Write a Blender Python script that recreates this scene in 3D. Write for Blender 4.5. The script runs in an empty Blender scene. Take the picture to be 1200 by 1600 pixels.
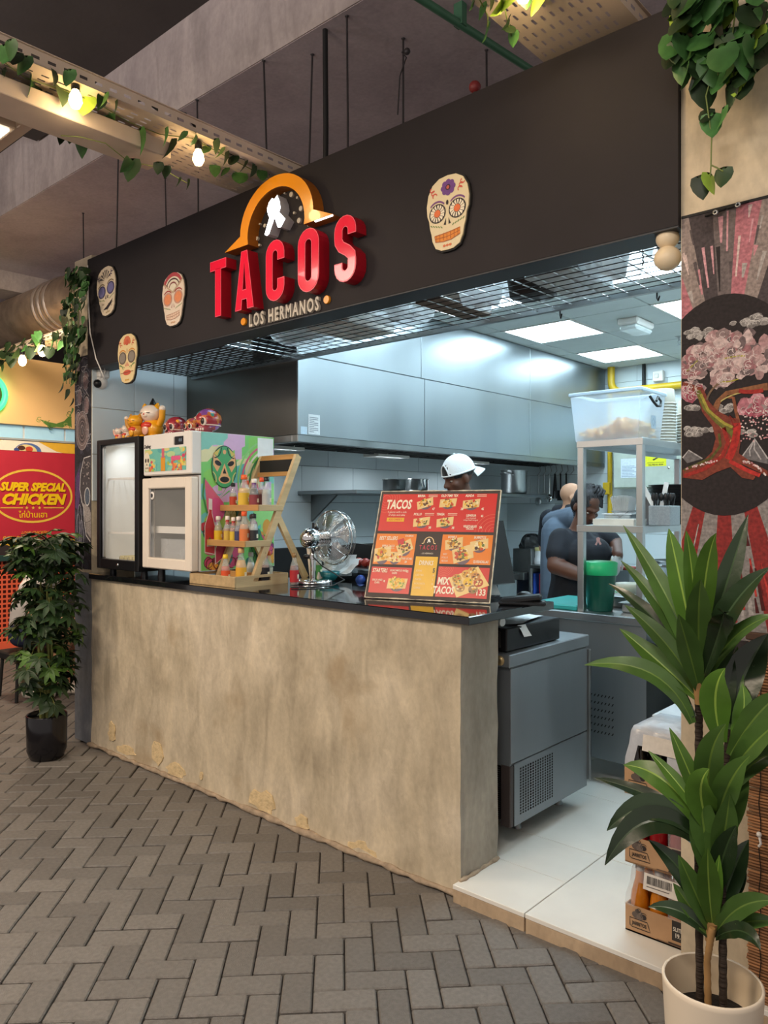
import bpy, bmesh, math, random
from mathutils import Vector, Matrix

# ------------------------------------------------------------------ camera, world, lights, exposure
SC = bpy.context.scene
COL = SC.collection
rnd = random.Random(11)
PI = math.pi
FPX, CAM_Z, CAM_D, HOR = 1210.0, 1.52, 2.457, 793.0
YAW = math.atan(1357.0 / FPX)
FWD = (-math.cos(YAW), math.sin(YAW))
RGT = (math.sin(YAW), math.cos(YAW))
cam = bpy.data.cameras.new('camera')
camo = bpy.data.objects.new('camera', cam)
COL.objects.link(camo)
cam.sensor_fit = 'VERTICAL'
cam.sensor_height = 36.0
cam.sensor_width = 27.0
cam.lens = FPX / 1600.0 * 36.0
cam.shift_y = -7.0 / 1600.0
cam.clip_start = 0.05
camo.location = (0, -CAM_D, CAM_Z)
camo.rotation_euler = (PI / 2, 0, math.atan2(-FWD[0], FWD[1]))
SC.camera = camo
SC.view_settings.view_transform = 'Standard'
SC.view_settings.look = 'None'
SC.view_settings.gamma = 1.0
SC.view_settings.use_curve_mapping = False
SC.view_settings.exposure = 0.0

world = bpy.data.worlds.new('hall_ambient')
SC.world = world
world.use_nodes = True
world.node_tree.nodes['Background'].inputs[0].default_value = (1.0, 0.90, 0.86, 1)
world.node_tree.nodes['Background'].inputs[1].default_value = 0.55


def lamp(name, loc, size, power, col, rot=(0, 0, 0), sy=None):
    l = bpy.data.lights.new(name, 'AREA')
    l.shape = 'RECTANGLE'
    l.size = size
    l.size_y = sy or size
    l.energy = power
    l.color = col
    o = bpy.data.objects.new(name, l)
    o.location = loc
    o.rotation_euler = rot
    COL.objects.link(o)
    return o


WARM = (1.0, 0.80, 0.60)
NEUT = (1.0, 0.90, 0.80)
lamp('hall_lamp', (-2.6, -3.2, 3.2), 1.2, 80, WARM, (0.35, 0, 0), 0.3)
lamp('hall_lamp', (-4.6, -2.6, 3.2), 1.2, 52, WARM, (0.35, 0, 0), 0.3)
lamp('hall_lamp', (-0.4, -2.4, 3.2), 1.2, 38, NEUT, (0.3, 0, 0), 0.3)
lamp('hall_lamp', (-6.4, 0.2, 3.2), 0.9, 66, WARM, (0, 0.5, 0), 0.4)
for x_, y_ in ((-2.6, -3.6), (-5.6, -3.2), (0.3, -3.2)):  # unseen fill lights pointing up, added to brighten the soffit
    lamp('hall_uplight', (x_, y_, 3.35), 1.4, 150, (1.0, 0.89, 0.90), (PI, 0, 0), 0.3)


# ------------------------------------------------------------------ helpers
def at(px, py, y):          # the place where the photograph's pixel meets the upright plane y
    a = (px - 600) / FPX
    b = (HOR - py) / FPX
    dx, dy = FWD[0] + a * RGT[0], FWD[1] + a * RGT[1]
    t = (y + CAM_D) / dy
    return Vector((dx * t, y, CAM_Z + b * t))


def atx(px, py, x):         # the same for the plane x
    a = (px - 600) / FPX
    b = (HOR - py) / FPX
    dx, dy = FWD[0] + a * RGT[0], FWD[1] + a * RGT[1]
    t = x / dx
    return Vector((x, -CAM_D + dy * t, CAM_Z + b * t))


def lin(h):
    h = h.lstrip('#')
    r = []
    for i in (0, 2, 4):
        c = int(h[i:i + 2], 16) / 255.0
        r.append(c / 12.92 if c <= 0.04045 else ((c + 0.055) / 1.055) ** 2.4)
    return (r[0], r[1], r[2], 1.0)


def mul(c, k):
    return (min(1, c[0] * k), min(1, c[1] * k), min(1, c[2] * k), 1)


def _nodes(name):
    m = bpy.data.materials.new(name)
    m.use_nodes = True
    nt = m.node_tree
    return m, nt, nt.nodes['Principled BSDF']


def mat(name, col, rough=0.5, metal=0.0, var=0.10, scale=9.0, bump=0.0, bscale=70.0, stretch=(1, 1, 1), emit=0.0,
        trans=0.0, ior=1.45, alpha=1.0, coat=0.0, objrand=0.0, col2=None, detail=4.0, spec=0.5, rvar=0.0, pos=False):
    m, nt, b = _nodes(name)
    L = nt.links
    c = lin(col)
    tc = nt.nodes.new('ShaderNodeTexCoord')
    mp = nt.nodes.new('ShaderNodeMapping')
    mp.inputs['Scale'].default_value = stretch
    if pos:
        g = nt.nodes.new('ShaderNodeNewGeometry')
        L.new(g.outputs['Position'], mp.inputs['Vector'])
    else:
        L.new(tc.outputs['Object'], mp.inputs['Vector'])
    nz = nt.nodes.new('ShaderNodeTexNoise')
    nz.inputs['Scale'].default_value = scale
    nz.inputs['Detail'].default_value = detail
    L.new(mp.outputs[0], nz.inputs['Vector'])
    rp = nt.nodes.new('ShaderNodeValToRGB')
    rp.color_ramp.elements[0].position = 0.3
    rp.color_ramp.elements[1].position = 0.7
    rp.color_ramp.elements[0].color = mul(c, 1 - var)
    rp.color_ramp.elements[1].color = lin(col2) if col2 else mul(c, 1 + var)
    L.new(nz.outputs['Fac'], rp.inputs[0])
    src = rp.outputs[0]
    if objrand:
        oi = nt.nodes.new('ShaderNodeObjectInfo')
        hs = nt.nodes.new('ShaderNodeHueSaturation')
        ma = nt.nodes.new('ShaderNodeMapRange')
        ma.inputs[3].default_value = 1 - objrand
        ma.inputs[4].default_value = 1 + objrand
        L.new(oi.outputs['Random'], ma.inputs[0])
        L.new(ma.outputs[0], hs.inputs['Value'])
        L.new(src, hs.inputs['Color'])
        src = hs.outputs[0]
    L.new(src, b.inputs['Base Color'])
    b.inputs['Roughness'].default_value = rough
    if rvar:
        mr = nt.nodes.new('ShaderNodeMapRange')
        mr.inputs[1].default_value = 0.3
        mr.inputs[2].default_value = 0.7
        mr.inputs[3].default_value = max(0.02, rough - rvar)
        mr.inputs[4].default_value = rough + rvar
        L.new(nz.outputs['Fac'], mr.inputs[0])
        L.new(mr.outputs[0], b.inputs['Roughness'])
    b.inputs['Metallic'].default_value = metal
    b.inputs['Specular IOR Level'].default_value = spec
    b.inputs['IOR'].default_value = ior
    b.inputs['Transmission Weight'].default_value = trans
    b.inputs['Alpha'].default_value = alpha
    b.inputs['Coat Weight'].default_value = coat
    if emit:
        b.inputs['Emission Color'].default_value = c
        b.inputs['Emission Strength'].default_value = emit
    if bump:
        n2 = nt.nodes.new('ShaderNodeTexNoise')
        n2.inputs['Scale'].default_value = bscale
        n2.inputs['Detail'].default_value = 5
        L.new(mp.outputs[0], n2.inputs['Vector'])
        bp = nt.nodes.new('ShaderNodeBump')
        bp.inputs['Strength'].default_value = bump
        bp.inputs['Distance'].default_value = 0.01
        L.new(n2.outputs['Fac'], bp.inputs['Height'])
        L.new(bp.outputs[0], b.inputs['Normal'])
    return m


def print_mat(name, rough=0.6, var=0.12, scale=60, coat=0.0, emit=0.0):   # flat print: its colours come from the pieces of print themselves
    m, nt, b = _nodes(name)
    L = nt.links
    at_ = nt.nodes.new('ShaderNodeAttribute')
    at_.attribute_name = 'Col'
    nz = nt.nodes.new('ShaderNodeTexNoise')
    nz.inputs['Scale'].default_value = scale
    nz.inputs['Detail'].default_value = 6
    tc = nt.nodes.new('ShaderNodeTexCoord')
    L.new(tc.outputs['Object'], nz.inputs['Vector'])
    mr = nt.nodes.new('ShaderNodeMapRange')
    mr.inputs[1].default_value = 0.3
    mr.inputs[2].default_value = 0.7
    mr.inputs[3].default_value = 1 - var
    mr.inputs[4].default_value = 1 + var * 0.5
    L.new(nz.outputs['Fac'], mr.inputs[0])
    hs = nt.nodes.new('ShaderNodeHueSaturation')
    L.new(mr.outputs[0], hs.inputs['Value'])
    L.new(at_.outputs['Color'], hs.inputs['Color'])
    L.new(hs.outputs[0], b.inputs['Base Color'])
    b.inputs['Roughness'].default_value = rough
    b.inputs['Coat Weight'].default_value = coat
    if emit:
        L.new(hs.outputs[0], b.inputs['Emission Color'])
        b.inputs['Emission Strength'].default_value = emit
    return m


class MB:                   # collects shapes in world coordinates, then links them as one mesh object
    def __init__(s):
        s.v, s.f, s.m, s.c, s.s = [], [], [], [], []
        s.M = None

    def add(s, vs, fs, m, col=None, smooth=False):
        k = len(s.v)
        if s.M is not None:
            vs = [s.M @ Vector(p) for p in vs]
        s.v.extend(tuple(p) for p in vs)
        for f in fs:
            s.f.append([i + k for i in f])
            s.m.append(m)
            s.c.append(col)
            s.s.append(smooth)
        return s

    def box(s, a, b, m, col=None):
        x0, y0, z0 = a
        x1, y1, z1 = b
        vs = [(x0, y0, z0), (x1, y0, z0), (x1, y1, z0), (x0, y1, z0), (x0, y0, z1), (x1, y0, z1), (x1, y1, z1), (x0, y1, z1)]
        return s.add(vs, [(3, 2, 1, 0), (4, 5, 6, 7), (0, 1, 5, 4), (1, 2, 6, 5), (2, 3, 7, 6), (3, 0, 4, 7)], m, col)

    def cbox(s, a, b, m, e=0.004):       # a box with eased edges
        ax = [(a[i] + e, b[i] - e) for i in range(3)]
        vs, ix = [], {}
        for i in (0, 1):
            for j in (0, 1):
                for k in (0, 1):
                    for d in range(3):
                        p = [ax[0][i], ax[1][j], ax[2][k]]
                        p[d] = (a, b)[(i, j, k)[d]][d]
                        ix[i, j, k, d] = len(vs)
                        vs.append(p)
        fs = []
        for d in range(3):
            o = [q for q in range(3) if q != d]
            for sgn in (0, 1):
                q = []
                for u, w in ((0, 0), (1, 0), (1, 1), (0, 1)):
                    t = [0, 0, 0]
                    t[d], t[o[0]], t[o[1]] = sgn, u, w
                    q.append(ix[t[0], t[1], t[2], d])
                fs.append(q)
            for u in (0, 1):
                for w in (0, 1):
                    t0, t1 = [0, 0, 0], [0, 0, 0]
                    for t, e_ in ((t0, 0), (t1, 1)):
                        t[d], t[o[0]], t[o[1]] = e_, u, w
                    fs.append([ix[(*t0, o[0])], ix[(*t1, o[0])], ix[(*t1, o[1])], ix[(*t0, o[1])]])
        for i in (0, 1):
            for j in (0, 1):
                for k in (0, 1):
                    fs.append([ix[i, j, k, d] for d in range(3)])
        cen = Vector([(a[i] + b[i]) / 2 for i in range(3)])
        out = []
        for f in fs:
            p = [Vector(vs[i]) for i in f]
            n = (p[1] - p[0]).cross(p[2] - p[0])
            fc = sum(p, Vector()) / len(p)
            out.append(f if n.dot(fc - cen) > 0 else f[::-1])
        return s.add(vs, out, m)

    def tube(s, pts, r, m, n=8, cap=True, smooth=True):
        pts = [Vector(p) for p in pts]
        rr = r if isinstance(r, (list, tuple)) else [r] * len(pts)
        vs, fs = [], []
        up = Vector((0, 0, 1))
        t0 = (pts[1] - pts[0]).normalized()
        if abs(t0.dot(up)) > 0.95:
            up = Vector((1, 0, 0))
        side = t0.cross(up).normalized()
        for i, p in enumerate(pts):
            t = (pts[min(i + 1, len(pts) - 1)] - pts[max(i - 1, 0)])
            t = t.normalized() if t.length > 1e-9 else t0
            side = (side - t * side.dot(t))
            side = side.normalized() if side.length > 1e-6 else t.orthogonal().normalized()
            bi = t.cross(side)
            for k in range(n):
                a = 2 * PI * k / n
                vs.append(p + (side * math.cos(a) + bi * math.sin(a)) * rr[i])
        for i in range(len(pts) - 1):
            for k in range(n):
                k2 = (k + 1) % n
                fs.append((i * n + k, i * n + k2, (i + 1) * n + k2, (i + 1) * n + k))
        s.add(vs, fs, m, smooth=smooth)
        if cap:
            for e, rev in ((0, 1), (len(pts) - 1, 0)):
                ring = [vs[e * n + k] for k in range(n)]
                s.add(ring, [list(range(n))[::-1] if rev else list(range(n))], m)
        return s

    def cyl(s, p0, p1, r, m, n=16, r1=None):
        return s.tube([p0, p1], [r, r if r1 is None else r1], m, n)

    def lathe(s, prof, c, m, n=20, ax=(0, 0, 1), smooth=True, ang=2 * PI):
        ax = Vector(ax).normalized()
        u = ax.orthogonal().normalized() if abs(ax.z) < 0.999 else Vector((1, 0, 0))
        w = ax.cross(u)
        c = Vector(c)
        vs, fs = [], []
        full = ang > 6.28
        cols = n if full else n + 1
        for r, h in prof:
            for k in range(cols):
                a = ang * k / n
                vs.append(c + ax * h + (u * math.cos(a) + w * math.sin(a)) * r)
        for i in range(len(prof) - 1):
            for k in range(n):
                k2 = (k + 1) % cols
                fs.append((i * cols + k, i * cols + k2, (i + 1) * cols + k2, (i + 1) * cols + k))
        return s.add(vs, fs, m, smooth=smooth)

    def ball(s, c, r, m, n=16, k=10, M=None, smooth=True):
        r = r if isinstance(r, (list, tuple)) else (r, r, r)
        c = Vector(c)
        vs = []
        for i in range(k + 1):
            t = PI * i / k
            for j in range(n):
                a = 2 * PI * j / n
                p = Vector((r[0] * math.sin(t) * math.cos(a), r[1] * math.sin(t) * math.sin(a), r[2] * math.cos(t)))
                vs.append(c + (M @ p if M else p))
        fs = []
        for i in range(k):
            for j in range(n):
                j2 = (j + 1) % n
                if i == 0:
                    fs.append((i * n + j, (i + 1) * n + j, (i + 1) * n + j2))
                elif i == k - 1:
                    fs.append((i * n + j, (i + 1) * n + j, i * n + j2))
                else:
                    fs.append((i * n + j, (i + 1) * n + j, (i + 1) * n + j2, i * n + j2))
        return s.add(vs, fs, m, smooth=smooth)

    def prism(s, poly, O, U, V, N, d, m, side=None, back=True):   # a flat outline given thickness d along N
        O, U, V, N = Vector(O), Vector(U), Vector(V), Vector(N)
        n = len(poly)
        area = sum(poly[i][0] * poly[(i + 1) % n][1] - poly[(i + 1) % n][0] * poly[i][1] for i in range(n))
        if area < 0:
            poly = poly[::-1]
        b0 = [O + U * p[0] + V * p[1] for p in poly]
        b1 = [p + N * d for p in b0]
        s.add(b1, [list(range(n))], m)
        if back:
            s.add(b0, [list(range(n))[::-1]], side or m)
        return s.add(b0 + b1, [(i, (i + 1) % n, n + (i + 1) % n, n + i) for i in range(n)], side or m)

    def plate(s, O, U, V, nu, nv, cu, cv, hu, hv, m, d=0.002, stag=False):   # a sheet with real rectangular holes
        O, U, V = Vector(O), Vector(U), Vector(V)
        for j in range(nv):
            for i in range(nu):
                u0, v0 = i * cu, j * cv
                au = (cu - hu) / 2
                if stag and j % 2:
                    au = (cu - hu) * 0.95 if i % 2 == 0 else (cu - hu) * 0.05
                av = (cv - hv) / 2
                q = [(u0, v0), (u0 + cu, v0), (u0 + cu, v0 + cv), (u0, v0 + cv), (u0 + au, v0 + av), (u0 + au + hu, v0 + av), (u0 + au + hu, v0 + av + hv), (u0 + au, v0 + av + hv)]
                s.add([O + U * a + V * b for a, b in q], [(0, 1, 5, 4), (1, 2, 6, 5), (2, 3, 7, 6), (3, 0, 4, 7)], m)
        return s

    def mesh(s, vs, fs, m, col=None, smooth=False):
        return s.add(vs, fs, m, col, smooth)

    def build(s, name, parent=None, origin=None, kind=None):
        me = bpy.data.meshes.new(name)
        if origin is None:
            lo = [min(p[i] for p in s.v) for i in range(3)]
            hi = [max(p[i] for p in s.v) for i in range(3)]
            origin = ((lo[0] + hi[0]) / 2, (lo[1] + hi[1]) / 2, lo[2])
        o0 = Vector(origin)
        me.from_pydata([Vector(p) - o0 for p in s.v], [], s.f)
        mats = []
        for m in s.m:
            if m not in mats:
                mats.append(m)
        for m in mats:
            me.materials.append(m)
        me.polygons.foreach_set('material_index', [mats.index(m) for m in s.m])
        me.polygons.foreach_set('use_smooth', s.s)
        if any(c is not None for c in s.c):
            ca = me.color_attributes.new('Col', 'FLOAT_COLOR', 'CORNER')
            buf = []
            for f, c in zip(s.f, s.c):
                buf.extend((c or (1, 1, 1, 1)) * len(f))
            ca.data.foreach_set('color', buf)
        me.update()
        o = bpy.data.objects.new(name, me)
        COL.objects.link(o)
        o.location = o0
        WP[o.name] = o0
        if parent is not None:
            adopt(o, parent)
        if kind:
            o['kind'] = kind
        return o


WP = {}                     # where each object was built, in world coordinates


def adopt(o, p):
    o.parent = p
    o.matrix_parent_inverse = Matrix.Translation(-WP[p.name])


def tag(o, label=None, cat=None, group=None):
    if label:
        o['label'] = label
    if cat:
        o['category'] = cat
    if group:
        o['group'] = group
    return o


def thing(name, label, cat, loc, group=None):
    o = bpy.data.objects.new(name, None)
    COL.objects.link(o)
    o.empty_display_size = 0.05
    o.location = loc
    WP[o.name] = Vector(loc)
    return tag(o, label, cat, group)


def dup(root, loc=None, rotz=None, label=None, group=None, scale=None):
    kids = {}
    for o in bpy.data.objects:
        if o.parent:
            kids.setdefault(o.parent.name, []).append(o)

    def cp(o, p):
        c = o.copy()
        COL.objects.link(c)
        WP[c.name] = WP[o.name]
        if p is not None:
            c.parent = p
            c.matrix_parent_inverse = o.matrix_parent_inverse.copy()
        for k in kids.get(o.name, []):
            cp(k, c)
        return c
    r = cp(root, None)
    if loc is not None:
        r.location = loc
    if rotz is not None:
        r.rotation_euler = (0, 0, rotz)
    if scale is not None:
        r.scale = (scale,) * 3 if not isinstance(scale, tuple) else scale
    if label:
        r['label'] = label
    if group:
        r['group'] = group
    return r


_tc = {}


def glyphs(body, size=1.0, sx=1.0, shear=0.0, bold=0.0, align='CENTER', space=1.0):
    key = (body, sx, shear, bold, align, space)
    if key not in _tc:
        cu = bpy.data.curves.new('t', 'FONT')
        cu.body = body
        cu.align_x = align
        cu.align_y = 'CENTER'
        cu.shear = shear
        cu.offset = bold
        cu.resolution_u = 2
        cu.space_character = space
        o = bpy.data.objects.new('t', cu)
        me = bpy.data.meshes.new_from_object(o)
        _tc[key] = ([(v.co.x * sx, v.co.y) for v in me.vertices], [tuple(p.vertices) for p in me.polygons])
        bpy.data.objects.remove(o)
        bpy.data.curves.remove(cu)
        bpy.data.meshes.remove(me)
    vs, fs = _tc[key]
    return [(a * size, b * size) for a, b in vs], fs


class Art(MB):              # flat print on a face: thin coloured pieces laid over one another
    def __init__(s, O, U, V, m):
        super().__init__()
        s.O, s.U, s.V, s.mt = Vector(O), Vector(U), Vector(V), m
        s.N = s.U.cross(s.V).normalized()
        s.lay = 0.0005
        s.clip = None

    def P(s, u, v, h):
        if s.clip:
            u = min(max(u, s.clip[0]), s.clip[2])
            v = min(max(v, s.clip[1]), s.clip[3])
        return s.O + s.U * u + s.V * v + s.N * h

    def cut(s, pts):
        for ax, lim, sg in ((0, s.clip[0], 1), (0, s.clip[2], -1), (1, s.clip[1], 1), (1, s.clip[3], -1)):
            out = []
            for i in range(len(pts)):
                p, q = pts[i], pts[(i + 1) % len(pts)]
                a, b = (p[ax] - lim) * sg, (q[ax] - lim) * sg
                if a >= 0:
                    out.append(p)
                if (a > 0 > b) or (a < 0 < b):
                    t = a / (a - b)
                    out.append((p[0] + (q[0] - p[0]) * t, p[1] + (q[1] - p[1]) * t))
            pts = out
            if len(pts) < 3:
                return []
        return pts

    def poly(s, pts, c, L=1):
        h = L * s.lay + rnd.random() * s.lay * 0.8
        if s.clip:
            pts = s.cut(list(pts))
            if len(pts) < 3:
                return s
        n = len(pts)
        ar = sum(pts[i][0] * pts[(i + 1) % n][1] - pts[(i + 1) % n][0] * pts[i][1] for i in range(n))
        if ar < 0:
            pts = pts[::-1]
        return s.add([s.P(a, b, h) for a, b in pts], [list(range(n))], s.mt, lin(c))

    def rect(s, u0, v0, u1, v1, c, L=1):
        return s.poly([(u0, v0), (u1, v0), (u1, v1), (u0, v1)], c, L)

    def ell(s, u, v, a, b, c, L=1, n=20, rot=0.0, wob=0.0):
        p = []
        for k in range(n):
            t = 2 * PI * k / n
            q = 1 + (rnd.uniform(-wob, wob) if wob else 0)
            x, y = a * math.cos(t) * q, b * math.sin(t) * q
            p.append((u + x * math.cos(rot) - y * math.sin(rot), v + x * math.sin(rot) + y * math.cos(rot)))
        return s.poly(p, c, L)

    def line(s, pts, w, c, L=1, closed=False):
        h = L * s.lay + rnd.random() * s.lay * 0.8
        pts = list(pts)
        n = len(pts)
        ws = w if isinstance(w, (list, tuple)) else [w] * n
        vs, fs = [], []
        for i in range(n):
            a = pts[(i - 1) % n] if closed or i else pts[0]
            b = pts[(i + 1) % n] if closed or i < n - 1 else pts[-1]
            dx, dy = b[0] - a[0], b[1] - a[1]
            l = math.hypot(dx, dy) or 1
            nx, ny = -dy / l, dx / l
            vs.append(s.P(pts[i][0] + nx * ws[i] / 2, pts[i][1] + ny * ws[i] / 2, h))
            vs.append(s.P(pts[i][0] - nx * ws[i] / 2, pts[i][1] - ny * ws[i] / 2, h))
        for i in range(n if closed else n - 1):
            j = (i + 1) % n
            fs.append((2 * i, 2 * i + 1, 2 * j + 1, 2 * j))
        return s.add(vs, fs, s.mt, lin(c))

    def ring(s, u, v, a, b, w, c, L=1, n=28, t0=0.0, t1=2 * PI):
        full = abs(t1 - t0 - 2 * PI) < 1e-6
        k = n if full else n + 1
        return s.line([(u + a * math.cos(t0 + (t1 - t0) * i / n), v + b * math.sin(t0 + (t1 - t0) * i / n)) for i in range(k)], w, c, L, full)

    def text(s, body, u, v, size, c, L=3, sx=1.0, shear=0.0, bold=0.0, align='CENTER', rot=0.0):
        vs, fs = glyphs(body, size, sx, shear, bold, align)
        h = L * s.lay
        ca, sa = math.cos(rot), math.sin(rot)
        return s.add([s.P(u + a * ca - b * sa, v + a * sa + b * ca, h) for a, b in vs], fs, s.mt, lin(c))

    def star(s, u, v, r, c, L=2):
        return s.poly([(u + (r if k % 2 == 0 else r * 0.42) * math.sin(PI * k / 5), v + (r if k % 2 == 0 else r * 0.42) * math.cos(PI * k / 5)) for k in range(10)], c, L)


X3, Y3, Z3 = Vector((1, 0, 0)), Vector((0, 1, 0)), Vector((0, 0, 1))


def bez(p0, p1, p2, n=10):
    return [tuple((1 - t) ** 2 * a + 2 * t * (1 - t) * b + t * t * c for a, b, c in zip(p0, p1, p2)) for t in [i / n for i in range(n + 1)]]

# ------------------------------------------------------------------ materials
def thin_film(name, col, clear, rough, bump=0.8):      # a thin plastic sheet: part see-through, part glowing with the light behind it
    m = bpy.data.materials.new(name)
    m.use_nodes = True
    nt = m.node_tree
    L = nt.links
    nt.nodes.remove(nt.nodes['Principled BSDF'])
    out = nt.nodes['Material Output']
    tl, df, tp, gl = [nt.nodes.new('ShaderNodeBsdf' + k) for k in ('Translucent', 'Diffuse', 'Transparent', 'Glossy')]
    for n in (tl, df):
        n.inputs['Color'].default_value = lin(col)
    gl.inputs['Roughness'].default_value = rough
    nz = nt.nodes.new('ShaderNodeTexNoise')
    nz.inputs['Scale'].default_value = 16
    tc = nt.nodes.new('ShaderNodeTexCoord')
    L.new(tc.outputs['Object'], nz.inputs['Vector'])
    bp = nt.nodes.new('ShaderNodeBump')
    bp.inputs['Strength'].default_value = bump
    bp.inputs['Distance'].default_value = 0.01
    L.new(nz.outputs['Fac'], bp.inputs['Height'])
    for n in (tl, df, gl):
        L.new(bp.outputs[0], n.inputs['Normal'])
    prev = None
    for f, a, b in ((0.45, tl, df), (clear, None, tp), (0.10, None, gl)):
        x = nt.nodes.new('ShaderNodeMixShader')
        x.inputs[0].default_value = f
        L.new((a.outputs[0] if a else prev), x.inputs[1])
        L.new(b.outputs[0], x.inputs[2])
        prev = x.outputs[0]
    L.new(prev, out.inputs['Surface'])
    return m


def cells(name, cols, scale, rough=0.2, coat=0.5):      # painted patches
    m, nt, b = _nodes(name)
    L = nt.links
    tc = nt.nodes.new('ShaderNodeTexCoord')
    v = nt.nodes.new('ShaderNodeTexVoronoi')
    v.inputs['Scale'].default_value = scale
    L.new(tc.outputs['Object'], v.inputs['Vector'])
    s = nt.nodes.new('ShaderNodeSeparateColor')
    L.new(v.outputs['Color'], s.inputs[0])
    r = nt.nodes.new('ShaderNodeValToRGB')
    r.color_ramp.interpolation = 'CONSTANT'
    while len(r.color_ramp.elements) < len(cols):
        r.color_ramp.elements.new(0.5)
    for i, c in enumerate(cols):
        r.color_ramp.elements[i].position = i / len(cols)
        r.color_ramp.elements[i].color = lin(c)
    L.new(s.outputs[0], r.inputs[0])
    L.new(r.outputs[0], b.inputs['Base Color'])
    b.inputs['Roughness'].default_value = rough
    b.inputs['Coat Weight'].default_value = coat
    return m


def concrete(name, base, dark, light, streak=1.0, bump=0.25, stain=None):
    m, nt, b = _nodes(name)
    L = nt.links
    g = nt.nodes.new('ShaderNodeNewGeometry')

    def noise(sc, st, det=6, dist=0.0):
        mp = nt.nodes.new('ShaderNodeMapping')
        mp.inputs['Scale'].default_value = st
        L.new(g.outputs['Position'], mp.inputs['Vector'])
        n = nt.nodes.new('ShaderNodeTexNoise')
        n.inputs['Scale'].default_value = sc
        n.inputs['Detail'].default_value = det
        n.inputs['Distortion'].default_value = dist
        L.new(mp.outputs[0], n.inputs['Vector'])
        return n.outputs['Fac']

    def ramp(src, e):
        r = nt.nodes.new('ShaderNodeValToRGB')
        while len(r.color_ramp.elements) < len(e):
            r.color_ramp.elements.new(0.5)
        for i, (p, c) in enumerate(e):
            r.color_ramp.elements[i].position = p
            r.color_ramp.elements[i].color = c
        L.new(src, r.inputs[0])
        return r.outputs[0]

    def mix(f, a, c, k='MIX'):
        x = nt.nodes.new('ShaderNodeMix')
        x.data_type = 'RGBA'
        x.blend_type = k
        if isinstance(f, float):
            x.inputs[0].default_value = f
        else:
            L.new(f, x.inputs[0])
        for s_, i in ((a, 6), (c, 7)):
            if isinstance(s_, tuple):
                x.inputs[i].default_value = s_
            else:
                L.new(s_, x.inputs[i])
        return x.outputs[2]
    big = noise(1.6, (1, 1, 1.2), 8, 0.6)
    c0 = ramp(big, [(0.28, lin(dark)), (0.5, lin(base)), (0.74, lin(light))])
    sm = noise(5.0, (1.6, 1.6, 0.45), 8, 1.4)
    c1 = ramp(sm, [(0.3, (0.70, 0.69, 0.68, 1)), (0.5, (1, 1, 1, 1)), (0.70, (1.25, 1.24, 1.22, 1))])
    col = mix(0.75 * streak, c0, c1, 'MULTIPLY')
    fine = noise(46, (1, 1, 0.7), 6)
    c2 = ramp(fine, [(0.3, (0.88, 0.88, 0.88, 1)), (0.7, (1.07, 1.07, 1.07, 1))])
    col = mix(0.8, col, c2, 'MULTIPLY')
    if stain:
        st = noise(2.3, (1, 1, 1), 5, 0.3)
        f = ramp(st, [(0.62, (0, 0, 0, 1)), (0.72, (0.6, 0.6, 0.6, 1))])
        col = mix(f, col, lin(stain))
    L.new(col, b.inputs['Base Color'])
    b.inputs['Roughness'].default_value = 0.78
    bp = nt.nodes.new('ShaderNodeBump')
    bp.inputs['Strength'].default_value = bump
    bp.inputs['Distance'].default_value = 0.012
    L.new(noise(22, (1.3, 1.3, 0.5), 8, 0.8), bp.inputs['Height'])
    L.new(bp.outputs[0], b.inputs['Normal'])
    return m


CONC = concrete('rendered_concrete', 'c3b69d', 'a59880', 'd6c9b2', 0.9, 0.35, 'a08a6a')
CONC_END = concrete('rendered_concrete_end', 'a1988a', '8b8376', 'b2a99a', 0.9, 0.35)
CONC_PIL = concrete('pillar_concrete', 'cbbb9f', 'ad9f88', 'd8cab0', 0.7, 0.2)
CONC_BLUE = concrete('bluish_concrete', '767a80', '64686f', '8a8a88', 0.7, 0.3)
CONC_CEIL = concrete('soffit_concrete', 'b5a8ab', 'a89b9e', 'c0b3b5', 0.35, 0.05)
CONC_WALL = concrete('beam_concrete', 'a89d96', '968b86', 'b4a9a2', 0.7, 0.06)
DARKSLAB = mat('dark_painted_slab', '3d3835', 0.85, var=0.15, scale=2.0, bump=0.2, bscale=20)
PATCH = mat('bare_mortar', 'd6bf94', 0.9, var=0.18, scale=30, bump=0.6, bscale=60)
MORTAR = mat('mortar_bead', 'a5937d', 0.9, var=0.25, scale=25, bump=0.6, bscale=50)
PAVER = mat('paver_concrete', '716d68', 0.62, var=0.16, scale=55, bump=0.35, bscale=260, objrand=0.16, detail=6)
PAVER_D = mat('paver_concrete_far', '6c6762', 0.66, var=0.2, scale=6, bump=0.3, bscale=200, pos=True)
JOINT = mat('paving_sand', '3b3632', 0.95, var=0.2, scale=40)
FASCIA = mat('charcoal_paint', '292527', 0.72, var=0.10, scale=3.0, bump=0.06, bscale=60, pos=True, spec=0.3)
SOFFIT = mat('navy_black_paint', '26282e', 0.5, var=0.1)
FTILE = mat('cream_floor_tile', 'e6e4dc', 0.22, var=0.05, scale=4, bump=0.02, bscale=30, pos=True)
GROUT = mat('grey_grout', '6e6a64', 0.9)
STEPF = concrete('step_riser', 'b39c80', '957e63', 'c6b193', 0.8, 0.3)
WTILE = mat('grey_wall_tile', 'cbd6dA', 0.28, var=0.03, scale=3, objrand=0.03)
GROUT2 = mat('dark_tile_grout', '4f5656', 0.9)
CTILE = mat('ceiling_tile', 'c3cbca', 0.75, var=0.03)
TBAR = mat('ceiling_tbar', '8c9696', 0.5)
STEEL = mat('brushed_steel', 'b4b8ba', 0.34, 1.0, var=0.06, scale=6, stretch=(1, 1, 0.08), bump=0.03, bscale=40, rvar=0.04)
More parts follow.
